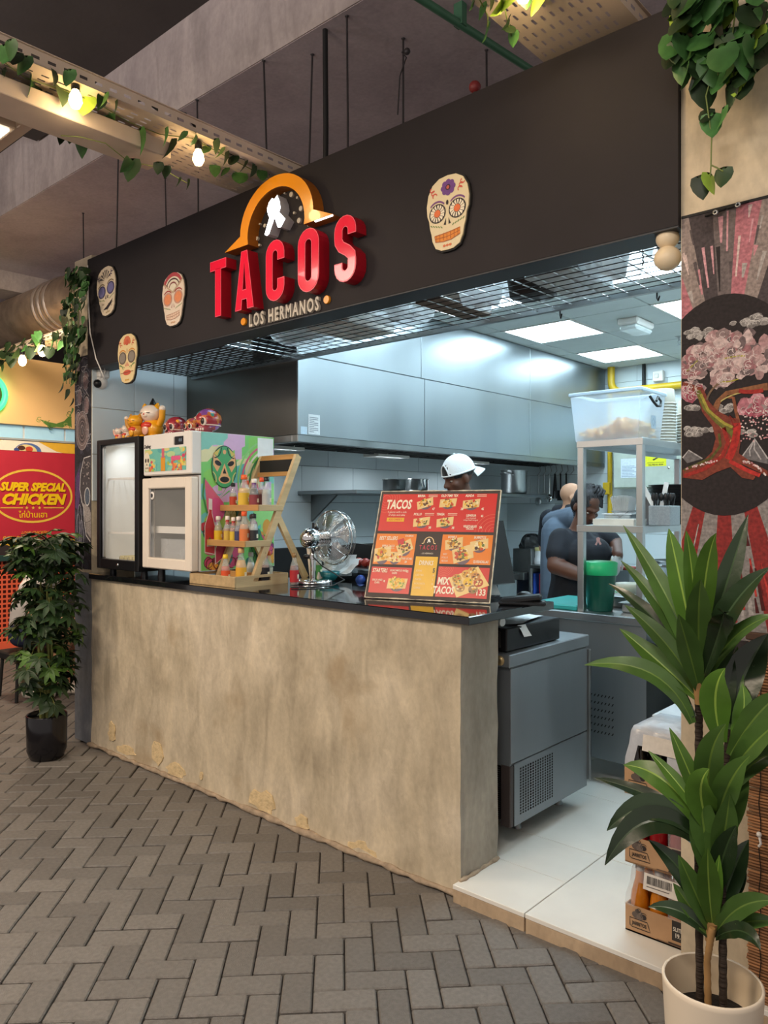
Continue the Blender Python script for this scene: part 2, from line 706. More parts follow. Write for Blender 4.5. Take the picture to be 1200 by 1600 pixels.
STEEL_E = mat('hood_end_steel', '74746f', 0.34, 1.0, var=0.08, scale=3, bump=0.05, bscale=5, pos=True)  # end panel's steel darkened to stand in for the dark hall's reflection
STEEL_H = mat('hood_steel', '9ca4a8', 0.35, 1.0, var=0.06, scale=2.0, stretch=(1, 1.0, 0.2), rvar=0.05, pos=True)
STEEL_D = mat('dull_steel', '8f9394', 0.38, 1.0, var=0.12, scale=5, bump=0.03, bscale=20, rvar=0.08)
CHROME = mat('chrome', 'd8d8d8', 0.06, 1.0, var=0.02)
FOIL = mat('crumpled_foil', 'c8c4bc', 0.3, 1.0, var=0.1, bump=0.5, bscale=40)
TRAYW = mat('painted_tray', 'c9b8a8', 0.5, var=0.06)
WHITE = mat('white_plastic', 'e6e2dc', 0.35, var=0.03)
CREAM = mat('cream_plastic', 'eadfd0', 0.3, var=0.03)
OFFW = mat('off_white_paint', 'd9d6cf', 0.5, var=0.04)
PAPER = mat('white_paper', 'e4e8ea', 0.8, var=0.04, bump=0.1, bscale=30)
BLACK = mat('black_plastic', '16171a', 0.32, var=0.1)
BLACKM = mat('matt_black', '1b1a1a', 0.7, var=0.15)
BLACKG = mat('polished_black_stone', '121316', 0.08, var=0.25, scale=120, coat=0.4)
RUBBER = mat('black_cable', '141414', 0.55)
CLEAR = mat('clear_glass', 'f4f8f8', 0.03, trans=1.0, ior=1.02, var=0.0, spec=0.5)
GLASSB = mat('bottle_glass', 'eef2f0', 0.05, trans=0.92, ior=1.12, var=0.0)
FILM = mat('clear_film', 'e8edf0', 0.22, alpha=0.30, var=0.05, bump=0.6, bscale=18)
BAG = thin_film('cloudy_plastic_bag', 'f2f6f8', 0.45, 0.25)
TUB = thin_film('cloudy_tub', 'd8eafa', 0.58, 0.3, 0.0)
TUBRIM = mat('cloudy_tub_rim', 'cfe2f0', 0.30, alpha=0.85, var=0.03)
WOOD = mat('pine_wood', 'b98b52', 0.55, var=0.2, scale=5, stretch=(0.5, 6, 6), bump=0.08, bscale=30, objrand=0.10)
WOODP = mat('pale_pine', 'c2a77c', 0.6, var=0.16, scale=5, stretch=(6, 0.5, 6), bump=0.08, bscale=30, objrand=0.08)
CARD = mat('brown_cardboard', 'b08c68', 0.85, var=0.07, scale=14, bump=0.05, bscale=60)
CARDW = mat('white_card', 'd8c8b4', 0.85, var=0.07)
RED_F = mat('red_sign_face', 'f21a40', 0.16, var=0.04, coat=0.5)
RED_S = mat('red_sign_side', 'a01022', 0.35, var=0.06)
RED_T = mat('pink_sign_trim', 'f0506a', 0.3, var=0.02)
ORA_F = mat('orange_sign_face', 'f29a1c', 0.25, var=0.03, coat=0.3)
ORA_S = mat('orange_sign_side', '9c5a1a', 0.45, var=0.06)
SAND_L = mat('sand_letter', 'c2baac', 0.5, var=0.06)
LITW = mat('lit_white_face', 'f4f7ff', 0.4, emit=7.0, var=0.0)
GREYS = mat('grey_return', 'c6c6c8', 0.4, var=0.06)
PRINT = print_mat('matt_print', 0.6, 0.10, 60)
PRINTG = print_mat('gloss_print', 0.35, 0.05, 20, coat=0.15)
CHALK = print_mat('chalk_paint', 0.85, 0.42, 95)
PANEL = mat('led_panel', 'd6f1ff', 0.5, emit=15.0, var=0.0)
LAMPW = mat('lit_hall_panel', 'fff4e2', 0.5, emit=9.0, var=0.0)
BULB = mat('warm_bulb', 'ffd890', 0.3, emit=22.0, var=0.0)
LEAFD = mat('dark_green_leaf', '253b1e', 0.5, var=0.3, scale=14, objrand=0.45, bump=0.1, bscale=40)
LEAFV = mat('ivy_leaf', '3f6a35', 0.45, var=0.3, scale=20, objrand=0.4, bump=0.1, bscale=40)
LEAFY = mat('lime_leaf', '8fae3e', 0.45, var=0.2, scale=20, objrand=0.25)
VINE = mat('vine_stem', '6c7a40', 0.6, var=0.1)
STEMG = mat('green_stem', '7d8345', 0.6, var=0.25, scale=20, stretch=(1, 1, 0.3))
TRUNK = mat('ringed_dark_trunk', '33281f', 0.75, var=0.4, scale=30, stretch=(0.2, 0.2, 4), bump=0.8, bscale=30)
TANST = mat('tan_leaf_base', '9a7648', 0.7, var=0.2)
SOIL = mat('dark_soil', '1c1713', 0.95, var=0.3, scale=60, bump=0.6, bscale=90)
POTW = mat('cream_pot', 'eadcc6', 0.4, var=0.03)
POTIN = mat('cream_pot_inside', 'd8c6aa', 0.5, var=0.04)
POTB = mat('glossy_black_pot', '17161a', 0.16, var=0.1)
YEL = mat('yellow_gas_pipe', 'c9a520', 0.4, var=0.08)
GREENP = mat('green_conduit', '3f6a50', 0.5, var=0.1)
SILVER = mat('silver_duct_wrap', 'a89684', 0.42, 0.6, var=0.2, scale=8, bump=0.5, bscale=22)
TEALB = mat('teal_cutting_board', '2f9a96', 0.45, var=0.06)
GREEN_D = mat('dark_green_pitcher', '0d5646', 0.3, var=0.08, alpha=0.95)
GREEN_L = mat('green_lid', '20b070', 0.35, var=0.06)
SKIN_D = mat('dark_brown_skin', '5a3a2c', 0.5, var=0.08)
SKIN_M = mat('tan_skin', 'b98a6c', 0.5, var=0.06)
HAIR = mat('black_hair', '18171b', 0.55, var=0.5, scale=30, stretch=(1, 1, 0.3), bump=0.6, bscale=60)
TEE = mat('black_cotton', '1c2028', 0.85, var=0.25, scale=8, bump=0.25, bscale=14)
APRON = mat('slate_apron', '5a6878', 0.85, var=0.12, scale=6, bump=0.1, bscale=30)
DENIM = mat('blue_denim', '6b83a6', 0.85, var=0.2, scale=40)
SHOE = mat('white_trainer', 'd8d0c4', 0.6, var=0.06)
GLOVE = mat('clear_glove', 'd8e2e4', 0.35, alpha=0.6, var=0.05)
EYE_W = mat('eye_white', 'a8a098', 0.3, var=0.0)
PEACH = mat('peach_wall_paint', 'f6cc90', 0.7, var=0.04, scale=2, pos=True)
ORMESH = mat('orange_mesh', 'ee6a4a', 0.5, var=0.05)
DARKR = mat('dark_red_backing', '5a1812', 0.7, var=0.1)
NEON = mat('green_neon', '35e070', 0.4, emit=3.0, var=0.0)
SKYGL = mat('pale_blue_pane', 'a8d4ea', 0.2, var=0.05, emit=0.25)
BAMBOO = mat('bamboo_slat', '9a6c46', 0.6, var=0.35, scale=8, stretch=(0.6, 1, 14), objrand=0.4)
TOM = mat('tomato_skin', '8e2a1e', 0.3, var=0.2)
CHIP = mat('tortilla_chip', 'ecbc6e', 0.7, var=0.25, scale=20)


def tint(name, h, rough=0.35, **k):
    return mat(name, h, rough, **k)


# ------------------------------------------------------------------ the setting: paving, kitchen floor, walls, ceilings
b = MB()
b.box((-10, -4.2, -0.10), (2.6, 6.5, -0.012), JOINT)
floor = b.build('floor', kind='structure')


def paver_mesh():
    m = MB()
    m.cbox((-0.0975, -0.0475, -0.05), (0.0975, 0.0475, 0.0), PAVER, 0.0045)
    return m


def seen(x, y, z, mx=40):
    yy = y + CAM_D
    d = x * FWD[0] + yy * FWD[1]
    if d < 0.3:
        return False
    px = 600 + FPX * (x * RGT[0] + yy * RGT[1]) / d
    py = HOR - FPX * (z - CAM_Z) / d
    return -mx < px < 1200 + mx and -mx < py < 1600 + mx


spots = []
ca, sa = math.cos(PI / 4), math.sin(PI / 4)
for i in range(-110, 90):
    for j in range(-110, 90):
        r = (i - j) % 4
        if r == 0:
            u, v, rot = i + 1.0, j + 0.5, 0
        elif r == 3:
            u, v, rot = i + 0.5, j + 1.0, 1
        else:
            continue
        x, y = (u * ca - v * sa) * 0.1 - 2.0, (u * sa + v * ca) * 0.1 - 1.0
        inside = (x > -4.9 and y < 0.06 and x < 1.2) or (x <= -4.9 and -8.3 < x and y < 4.0)
        if y > -2.75 and inside and seen(x, y, 0, 70):
            d = x * FWD[0] + (y + CAM_D) * FWD[1]
            spots.append((d, x, y, rot))
spots.sort()
pm = None
far = MB()
for n, (d, x, y, rot) in enumerate(spots):
    dz, tl = rnd.uniform(-0.004, 0.0015), (rnd.uniform(-0.012, 0.012), rnd.uniform(-0.012, 0.012))
    if -0.09 < y + 0.0 and x > -4.9:
        dz = -0.006
        tl = (0, 0)
    R_ = Matrix.Translation((x, y, dz)) @ Matrix.Rotation(PI / 4 + rot * PI / 2, 4, 'Z') @ Matrix.Rotation(tl[0], 4, 'X') @ Matrix.Rotation(tl[1], 4, 'Y')
    if n < 300:
        if pm is None:
            o = paver_mesh().build('paver', origin=(0, 0, 0))
            pm = o
            o.parent = floor
            o.matrix_parent_inverse = Matrix.Translation(-WP['floor'])
        else:
            o = pm.copy()
            COL.objects.link(o)
        o.matrix_basis = R_
    else:
        far.M = R_
        far.cbox((-0.0975, -0.0475, -0.05), (0.0975, 0.0475, 0.0), PAVER_D, 0.0045)
far.M = None
far.build('distant_pavers', floor, kind='stuff')

# raised tiled floor of the kitchen with its step
b = MB()
b.box((-4.7, 0.27, -0.01), (-0.3, 4.9, 0.052), GROUT)
b.box((-1.795, -0.03, -0.01), (-0.3, 0.27, 0.052), GROUT)
fk = b.build('floor_kitchen', kind='structure')
xs = [-1.475 + 0.6 * k for k in range(-6, 4)]
ys = [-0.035 + 0.6 * k for k in range(0, 9)]
rest = MB()
for i in range(len(xs) - 1):
    for j in range(len(ys) - 1):
        x0, x1, y0, y1 = xs[i] + 0.002, xs[i + 1] - 0.002, ys[j] + 0.002, ys[j + 1] - 0.002
        x0, x1 = max(x0, -4.69), min(x1, -0.31)
        back_ = j == 0 and xs[i] < -1.80
        if back_ and x1 > -1.795:
            m = MB()
            m.cbox((-1.795, -0.045, 0.045), (x1, 0.262, 0.062), FTILE, 0.0015)
            m.build('floor_tile', fk)
        if x1 - x0 < 0.02:
            continue
        if j == 0:
            y0 = 0.265 if back_ else -0.045
        if xs[i] > -2.4 and j < 4:
            m = MB()
            m.cbox((x0, y0, 0.045), (x1, y1, 0.062), FTILE, 0.0015)
            m.build('floor_tile', fk)
        else:
            rest.box((x0, y0, 0.045), (x1, y1, 0.061), FTILE)
rest.build('distant_floor_tiles', fk, kind='stuff')
for x0, x1 in ((-1.795, -1.478), (-1.472, -0.90), (-0.896, -0.30)):
    m = MB()
    m.cbox((x0, -0.043, -0.012), (x1, -0.028, 0.044), STEPF, 0.002)
    m.build('step_riser', fk)

# concrete counter wall
def rough_slab(x0, x1, y0, y1, z0, z1, mf, me_, nx=30, nz=12, amp=0.004):
    m = MB()
    vs, fs = [], []
    for j in range(nz + 1):
        for i in range(nx + 1):
            z = z0 + (z1 - z0) * j / nz
            vs.append((x0 + (x1 - x0) * i / nx, y0 + rnd.uniform(-amp, amp) - (0.008 if j == 0 else 0), z))
    for j in range(nz):
        for i in range(nx):
            a = j * (nx + 1) + i
            fs.append((a, a + 1, a + nx + 2, a + nx + 1))
    m.add(vs, fs, mf, smooth=True)
    n = nx + 1
    e, fe = [], []
    ny = 5
    for j in range(nz + 1):
        for k in range(ny + 1):
            if k == 0:
                e.append(vs[j * n + nx])
            else:
                e.append((x1 + rnd.uniform(-amp, amp) + (0.006 if j == 0 else 0), y0 + (y1 - y0) * k / ny, z0 + (z1 - z0) * j / nz))
    for j in range(nz):
        for k in range(ny):
            a = j * (ny + 1) + k
            fe.append((a, a + 1, a + ny + 2, a + ny + 1))
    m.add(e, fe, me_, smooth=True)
    m.box((x0, y0 + 0.02, z0), (x1 - 0.02, y1, z1 - 0.002), me_)
    return m


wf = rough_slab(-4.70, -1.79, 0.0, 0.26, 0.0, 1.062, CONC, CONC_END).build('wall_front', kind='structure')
for k, (cx, cz, w, h) in enumerate(((-4.44, 0.115, 0.085, 0.08), (-4.28, 0.05, 0.26, 0.035), (-3.93, 0.10, 0.13, 0.11), (-3.74, 0.05, 0.24, 0.06), (-3.50, 0.075, 0.03, 0.03), (-2.99, 0.06, 0.22, 0.07), (-2.70, 0.03, 0.11, 0.055), (-2.32, 0.025, 0.20, 0.045))):
    m = MB()
    pts = []
    for q in range(14):
        t = 2 * PI * q / 14
        r = rnd.uniform(0.65, 1.1)
        pts.append((cx + w / 2 * math.cos(t) * r, max(0.012, cz + h * (math.sin(t) * r * (1 if math.sin(t) > 0 else 0.6)))))
    m.prism(pts, (0, -0.001, 0), X3, Z3, (0, -1, 0), 0.0075, PATCH)
    m.build('bare_patch', wf)
m = MB()
pp = [(-4.72 + 2.92 * i / 60, -0.012 + rnd.uniform(-0.006, 0.004), 0.004 + rnd.uniform(0, 0.006)) for i in range(61)]
m.tube(pp, [0.012 + rnd.uniform(-0.005, 0.008) for _ in pp], MORTAR, 6)
m.build('mortar_bead', wf)
m = MB()
pp = [(-1.785 + rnd.uniform(-0.004, 0.004), -0.01 + 0.27 * i / 10, 0.065) for i in range(11)]
m.tube(pp, [0.008 + rnd.uniform(-0.003, 0.005) for _ in pp], MORTAR, 6)
m.build('mortar_bead', wf)

# polished worktop
t = MB()
t.cbox((-4.70, -0.022, 1.066), (-1.735, 0.63, 1.10), BLACKG, 0.003)
tag(t.build('countertop'), 'polished black stone countertop along the concrete counter wall', 'countertop')

# right pillar with its mural, left pillar
pr_ = MB()
pr_.box((-0.93, 0.0, 0.0), (0.35, 0.40, 4.0), CONC_PIL)
pilr = pr_.build('pillar', kind='structure')
# fascia
b = MB()
b.box((-4.715, -0.02, 2.41), (-0.932, 0.115, 3.106), FASCIA)
b.box((-4.70, -0.018, 2.404), (-0.932, 0.115, 2.4102), SOFFIT)
fas = b.build('fascia_beam', kind='structure')
pl = MB()
pl.box((-4.925, 0.0, 0.0), (-4.702, 0.30, 1.10), CONC_BLUE)
pl.box((-4.925, 0.0, 1.10), (-4.702, 0.30, 3.14), CONC_PIL)
pill = pl.build('pillar', kind='structure')


def tiled(name, plane, pos, a0, a1, z0, z1, w, h, off, vis, thick=0.006, rot=None):
    g = MB()
    if plane == 'x':
        g.box((pos - 0.10, a0, 0.0), (pos, a1, 3.0), GROUT2)
    else:
        g.box((a0, pos, 0.0), (a1, pos + 0.10, 3.0), GROUT2)
    wall = g.build(name, kind='structure')
    rest = MB()
    nr = int(math.ceil((z1 - z0) / h))
    for j in range(nr):
        s0 = a0 - (w / 2 if (j + off) % 2 else 0)
        k = 0
        while s0 + k * w < a1:
            p0, p1 = max(a0, s0 + k * w + 0.0015), min(a1, s0 + (k + 1) * w - 0.0015)
            q0, q1 = z0 + j * h + 0.0015, min(z1, z0 + (j + 1) * h - 0.0015)
            k += 1
            if p1 - p0 < 0.03:
                continue
            pc = ((pos, (p0 + p1) / 2, (q0 + q1) / 2) if plane == 'x' else ((p0 + p1) / 2, pos, (q0 + q1) / 2))
            lo, hi = ((pos - 0.004, p0, q0), (pos + thick, p1, q1)) if plane == 'x' else ((p0, pos - thick, q0), (p1, pos + 0.004, q1))
            if vis(*pc):
                m = MB()
                m.cbox(lo, hi, WTILE, 0.0015)
                m.build('tile', wall)
            else:
                rest.box(lo, hi, WTILE)
    if rest.v:
        rest.build('hidden_tiles', wall, kind='stuff')
    return wall


wl = tiled('wall_left', 'x', -4.70, 0.302, 4.86, 0.062, 2.99, 0.6, 0.3, 0, lambda x, y, z: 1.0 < z < 2.95 and y < 3.4)
m = MB()
for z0 in (1.562, 1.862, 2.162, 2.462):
    m.cbox((-4.706, 0.002, z0 + 0.0015), (-4.694, 0.30, z0 + 0.2985), WTILE, 0.0015)
m.build('edge_tile', wl)
wb = tiled('wall_back', 'y', 4.86, -4.70, -0.3, 0.062, 2.99, 0.6, 0.3, 0, lambda x, y, z: z > 1.0 and x < -2.4 and z < 2.95)
m = MB()
m.box((-0.5, 0.40, 0.0), (-0.35, 4.95, 3.0), OFFW)
m.build('wall_right', kind='structure')

# suspended ceiling of the kitchen
g = MB()
g.box((-4.7, 0.12, 2.925), (-0.35, 4.95, 2.97), TBAR)
ck = g.build('ceiling_kitchen', kind='structure')
panels = []
for i in range(-1, 7):
    for j in range(-1, 8):
        x0, y0 = -4.58 + 0.6 * i, 0.325 + 0.6 * j
        x1, y1 = x0 + 0.6, y0 + 0.6
        X0, X1, Y0, Y1 = max(x0, -4.69) + 0.006, min(x1, -0.52) - 0.006, max(y0, 0.13) + 0.006, min(y1, 4.85) - 0.006
        if X1 - X0 < 0.05 or Y1 - Y0 < 0.05:
            continue
        if (i, j) in ((2, 4), (2, 6), (4, 4), (2, 2), (4, 2), (4, 6), (1, 0), (4, 0), (5, 1), (5, 3)):  # the last panel listed is unseen, added to brighten the kitchen
            panels.append((X0, X1, Y0, Y1))
            continue
        m = MB()
        m.cbox((X0, Y0, 2.912), (X1, Y1, 2.93), CTILE, 0.003)
        m.build('ceiling_tile', ck)

# the building's slab and wide beam above
g = MB()
g.box((-11, -5.5, 4.54), (3, 0.32, 4.7), DARKSLAB)
slab = g.build('ceiling', kind='structure')
g = MB()
g.box((-11, 0.30, 4.00), (3, 6.5, 4.56), CONC_CEIL)
g.box((-11, 0.292, 4.002), (3, 0.302, 4.545), CONC_WALL)
beam = g.build('ceiling_beam', kind='structure')
for (x0, y0, x1, y1, z0) in ((-6.1, -2.4, -5.9, 0.28, 4.40), (-3.2, -2.4, -3.05, 0.28, 4.44), (-8, -1.1, 0, -0.85, 4.42)):
    m = MB()
    m.cbox((x0, y0, z0), (x1, y1, 4.545), DARKSLAB, 0.01)
    m.build('slab_rib', slab)

# ------------------------------------------------------------------ murals on the pillars
FX, FZ = Vector((1, 0, 0)), Vector((0, 0, 1))


def crop_uv(cx, cy, x0, y0, k, ox, oz, y=0.0):       # a place on the pillar face, in metres from its art's corner
    p = at(x0 + cx / k, y0 + cy / k, y)
    return (p.x - ox, p.z - oz)


MX0, MZ0, MX1, MZ1 = -0.928, 1.02, -0.40, 2.436
a = Art((MX0, -0.0006, MZ0), FX, FZ, CHALK)
mw, mh = MX1 - MX0, MZ1 - MZ0
a.rect(0, 0, mw, mh, '2c2627', 0)
a.clip = (0, 0.10, mw, mh)
dc, da, db = (0.130, 0.813), 0.235, 0.338
ncol = 38
for k in range(ncol):
    t0, t1 = 2 * PI * k / ncol, 2 * PI * (k + 1) / ncol
    tm = (t0 + t1) / 2
    up = math.sin(tm) > -0.02
    c = (('b8747c', '6f6462', '4a4142', '95867f')[k % 4] if up else ('8c2a28', '8b8582')[k % 2])
    a.poly([(dc[0] + da * 0.96 * math.cos(t0), dc[1] + db * 0.96 * math.sin(t0)), (dc[0] + 0.9 * math.cos(t0), dc[1] + 1.25 * math.sin(t0)), (dc[0] + 0.9 * math.cos(t1), dc[1] + 1.25 * math.sin(t1)), (dc[0] + da * 0.96 * math.cos(t1), dc[1] + db * 0.96 * math.sin(t1))], c, 1)
for k in range(420):
    t = rnd.uniform(0, 2 * PI)
    r0, l = rnd.uniform(1.02, 2.6), rnd.uniform(0.03, 0.14)
    up = math.sin(t) > 0
    c = rnd.choice(('c88a90', 'b3aaa4', '2a2425', 'd8c0b8', '5a5050', 'd09aa0') if up else ('c03a34', '6a1414', 'a8a29e', '4a1010'))
    u, v = dc[0] + da * r0 * math.cos(t), dc[1] + db * r0 * math.sin(t)
    e_ = (u + l * math.cos(t) * 0.7, v + l * math.sin(t))
    if 0 < u < mw and 0.1 < v < mh and 0 < e_[0] < mw and 0.1 < e_[1] < mh:
        a.line([(u, v), e_], [rnd.uniform(0.002, 0.006), rnd.uniform(0.005, 0.016)], c, 2)
a.ell(dc[0], dc[1], da, db, '261f20', 3, 48)


def mq(cx, cy):
    return crop_uv(cx, cy, 1060, 440, 4.21, MX0, MZ0)


for (cx, cy, sx_, sy_, n) in ((440, 275, 90, 18, 12), (530, 255, 60, 28, 10), (130, 345, 75, 30, 16), (140, 985, 85, 24, 16), (320, 835, 48, 20, 8), (450, 1000, 45, 12, 7), (90, 832, 40, 6, 5)):
    for q in range(n):
        u, v = mq(cx + rnd.uniform(-sx_, sx_), cy + rnd.uniform(-sy_, sy_))
        a.ell(u, v, rnd.uniform(0.008, 0.017), rnd.uniform(0.006, 0.011), rnd.choice(('8f8a86', 'a8a39e', '77726f')), 4, 9)
        a.ring(u, v, 0.010, 0.007, 0.0016, 'c4bfba', 5, 9, 0.2, 3.6)
for pts in (((415, 1160), (460, 1090), (505, 1035), (545, 1100), (590, 1160), (590, 1200)), ((30, 1160), (70, 1110), (110, 1130), (160, 1165), (60, 1195))):
    a.poly([mq(*p) for p in pts], '6e6b6c', 4)
for pts in (((415, 1160), (505, 1035), (590, 1165)), ((505, 1040), (500, 1100), (545, 1170)), ((30, 1160), (70, 1110), (160, 1165)), ((505, 1035), (470, 1110), (475, 1150))):
    a.line([mq(*p) for p in pts], 0.004, 'b5b1b0', 5)
for k in range(360):                                   # blossom
    t, r = rnd.uniform(0, 2 * PI), math.sqrt(rnd.random())
    e = rnd.choice(((420, 480, 190, 150), (420, 500, 200, 150), (300, 460, 150, 120), (120, 560, 90, 70), (160, 480, 80, 70), (540, 820, 130, 50), (270, 640, 70, 40), (90, 720, 60, 40)))
    cx, cy = e[0] + e[2] * r * math.cos(t), e[1] + e[3] * r * math.sin(t)
    if cx > 610 or (cx > 150 and cx < 240 and cy > 560):
        continue
    u, v = mq(cx, cy)
    c = rnd.choice(('b99a98', 'a58584', '8d7876', 'c9b2ae', '9d6c70', 'b08a8a', '6f5f60') if cy < 700 else ('b0707a', 'c9929a', '9d8a8a', 'a05060'))
    a.ell(u, v, rnd.uniform(0.009, 0.022), rnd.uniform(0.009, 0.020), c, 5, 9, 0, 0.2)
    if k % 3 == 0:
        a.ring(u, v, 0.009, 0.009, 0.0018, 'd8c6c2', 7, 8, rnd.uniform(0, 3), rnd.uniform(4, 6))
trunk = [(30, 660), (120, 685), (165, 700), (205, 790), (260, 850), (335, 890), (400, 905), (410, 1060), (400, 1130), (480, 1185), (590, 1245), (590, 1280), (470, 1225), (410, 1195), (510, 1285), (495, 1305), (420, 1290), (345, 1220), (250, 1255), (160, 1305), (30, 1290), (30, 1240), (150, 1195), (225, 1120), (248, 1030), (225, 950), (160, 860), (125, 740), (60, 690), (30, 685)]
a.poly([mq(*p) for p in trunk], '7e3a2a', 6)
a.line([mq(*p) for p in ((240, 850), (265, 790), (320, 735), (420, 715), (590, 690))], [0.020, 0.017, 0.014, 0.014, 0.022], '8a5a3a', 6)
a.line([mq(*p) for p in ((330, 760), (365, 765), (380, 850), (400, 930))], 0.009, '8a5236', 6)
for pts, w, c in ((((130, 720), (180, 830), (260, 920), (350, 990), (390, 1050)), 0.015, '6e6c2c'), (((150, 740), (200, 850), (300, 930), (360, 960)), 0.008, 'a3983e'), (((300, 960), (330, 1060), (290, 1150), (180, 1230), (40, 1280)), 0.012, '9c2a22'),
                  (((390, 930), (390, 1060), (330, 1170)), 0.022, 'b02a24'), (((270, 1000), (280, 1080), (220, 1160), (40, 1240)), 0.008, '5a5424'), (((340, 1180), (440, 1240), (540, 1275)), 0.012, 'b8302a'), (((110, 690), (160, 780), (230, 890), (300, 980)), 0.004, 'c0a070'),
                  (((400, 720), (480, 735), (560, 715)), 0.012, 'a02c26'), (((280, 790), (330, 750), (420, 730)), 0.004, 'b8a868'), (((350, 1040), (300, 1150), (150, 1250)), 0.003, 'd08a50'), (((380, 920), (340, 880), (370, 960), (395, 940)), 0.004, '7a2018'),
                  (((300, 510), (360, 490), (440, 490)), 0.004, 'a8a040'), (((60, 590), (130, 520)), 0.004, '9a9440'), (((190, 780), (210, 700), (300, 650)), 0.006, '77604a'), (((280, 660), (340, 665), (400, 640)), 0.004, 'a8a040')):
    a.line([mq(*p) for p in bez(pts[0], pts[len(pts) // 2], pts[-1], 10)] if len(pts) == 3 else [mq(*p) for p in pts], w, c, 7)
for k in range(150):
    z = rnd.random()
    if z < 0.5:
        cx, cy = rnd.uniform(415, 600), rnd.uniform(850, 1060)
    elif z < 0.75:
        q = rnd.random()
        cx, cy = 35 + 230 * q, 1235 - 62 * q + rnd.uniform(-6, 6)
    else:
        q = rnd.random()
        cx, cy = 430 + 150 * q, 1185 + 90 * q * q + rnd.uniform(-6, 6)
    u, v = mq(cx, cy)
    a.ell(u, v, 0.0026, 0.0026, rnd.choice(('e0d0cc', 'd8b0b0', 'c88a90')), 8, 6)
a.build('mural', pilr)
for k, (px, py) in enumerate(((1119, 333), (1154, 321))):
    c = at(px, py, -0.01)
    m = MB()
    m.lathe([(0.004, -0.004), (0.0085, -0.003), (0.0085, 0.003), (0.004, 0.004), (0.004, -0.004)], c + Vector((0, -0.006, 0)), STEEL, 12, (0, -1, 0.1))
    m.tube([c + Vector((-0.035, 0.006, 0.002)), c + Vector((-0.008, -0.004, 0)), c + Vector((0.008, -0.004, 0.002)), c + Vector((0.026, 0.006, 0.008))], 0.0035, BLACKM, 6)
    m.build('eye_bolt', pilr)
m = MB()
m.box((MX0, -0.004, 2.432), (MX1, 0.0, 2.440), BLACKM)
m.build('mural_top_edge', pilr)

LX0, LZ0 = -4.9245, 1.12
a = Art((LX0, -0.0006, LZ0), FX, FZ, CHALK)
lw, lh = 0.2215, 1.385
a.rect(0, 0, lw, lh, '2e2c33', 0)
a.clip = (0.002, 0.002, lw - 0.002, lh - 0.002)
for k in range(120):
    u, v = rnd.uniform(0, lw), rnd.uniform(0, lh)
    a.ell(u, v, rnd.uniform(0.008, 0.03), rnd.uniform(0.01, 0.05), rnd.choice(('3b3a44', '454450', '26242a', '34343e')), 1, 9, rnd.uniform(0, 3))
for (u, v, s_) in ((0.15, 1.22, 0.055), (0.07, 1.12, 0.045), (0.16, 1.06, 0.05), (0.05, 1.30, 0.04), (0.05, 0.98, 0.04)):
    a.ell(u, v, s_ * 0.6, s_, '8a7474', 2, 14)
    a.ring(u, v, s_ * 0.7, s_ * 1.1, 0.005, 'aaa4a6', 3, 16, 0.4, 5.5)
    a.ring(u, v, s_ * 1.0, s_ * 1.5, 0.004, '8b878c', 3, 18, 0.8, 4.5)
for q in (1.0, 0.78, 0.5, 0.28):
    a.ring(0.105, 0.90, 0.085 * q, 0.125 * q, 0.006, ('2a2629', '8a7c7a', '3a3436', 'a09290')[int(q * 3.9) % 4], 4, 24)
a.ell(0.105, 0.90, 0.08, 0.12, '7a6a68', 3, 22)
a.ell(0.105, 0.90, 0.05, 0.08, '4c4446', 3, 22)
for k in range(26):
    u, v = rnd.uniform(0, lw), rnd.uniform(0.75, 1.36)
    a.line(bez((u, v), (u + rnd.uniform(-0.08, 0.08), v + 0.05), (u + rnd.uniform(-0.08, 0.08), v + rnd.uniform(-0.09, 0.09)), 7), 0.0035, rnd.choice(('9a969c', 'b8b2b4', '7b7078')), 4)
sk = [(0.215, 0.73), (0.13, 0.72), (0.085, 0.62), (0.075, 0.52), (0.10, 0.44), (0.125, 0.40), (0.135, 0.31), (0.16, 0.22), (0.215, 0.18)]
a.poly(sk + [(0.2215, 0.18), (0.2215, 0.73)], '4a4548', 4)
a.poly([(0.115, 0.43), (0.2, 0.40), (0.2215, 0.36), (0.2215, 0.2), (0.165, 0.24)], '9a928e', 5)
a.line(sk, 0.007, 'd0ccca', 6)
a.ell(0.175, 0.47, 0.035, 0.055, '55606e', 6, 18)
a.ring(0.175, 0.47, 0.035, 0.057, 0.008, 'c8c4c2', 7, 18)
a.line([(0.15, 0.3), (0.215, 0.315)], 0.003, '3a3436', 7)
for k in range(5):
    a.line([(0.16 + 0.013 * k, 0.24), (0.158 + 0.013 * k, 0.30)], 0.002, '5a5250', 7)
for k in range(24):
    u, v = rnd.uniform(0.10, 0.21), rnd.uniform(0.55, 0.70)
    a.ell(u, v, 0.005, 0.009, rnd.choice(('8d8480', 'a89c98', '2a2628')), 6, 7, rnd.uniform(0, 3))
a.poly([(0.01, 0.40), (0.05, 0.38), (0.085, 0.52), (0.06, 0.66), (0.02, 0.60)], '5a3f6a', 3)
for (u, v) in ((0.05, 0.20), (0.095, 0.16), (0.07, 0.26)):
    a.ring(u, v, 0.03, 0.16, 0.004, 'a8a6b4', 5, 22)
for k in range(30):
    u, v = rnd.uniform(0.02, 0.2), rnd.uniform(0.02, 0.4)
    a.line([(u, v), (u + rnd.uniform(-0.03, 0.03), v + rnd.uniform(0.04, 0.12))], 0.003, rnd.choice(('54556a', '6c6878', '3c4258')), 4)
a.build('mural', pill)

# ------------------------------------------------------------------ the sign on the fascia
FY = -0.02
NF = Vector((0, -1, 0))


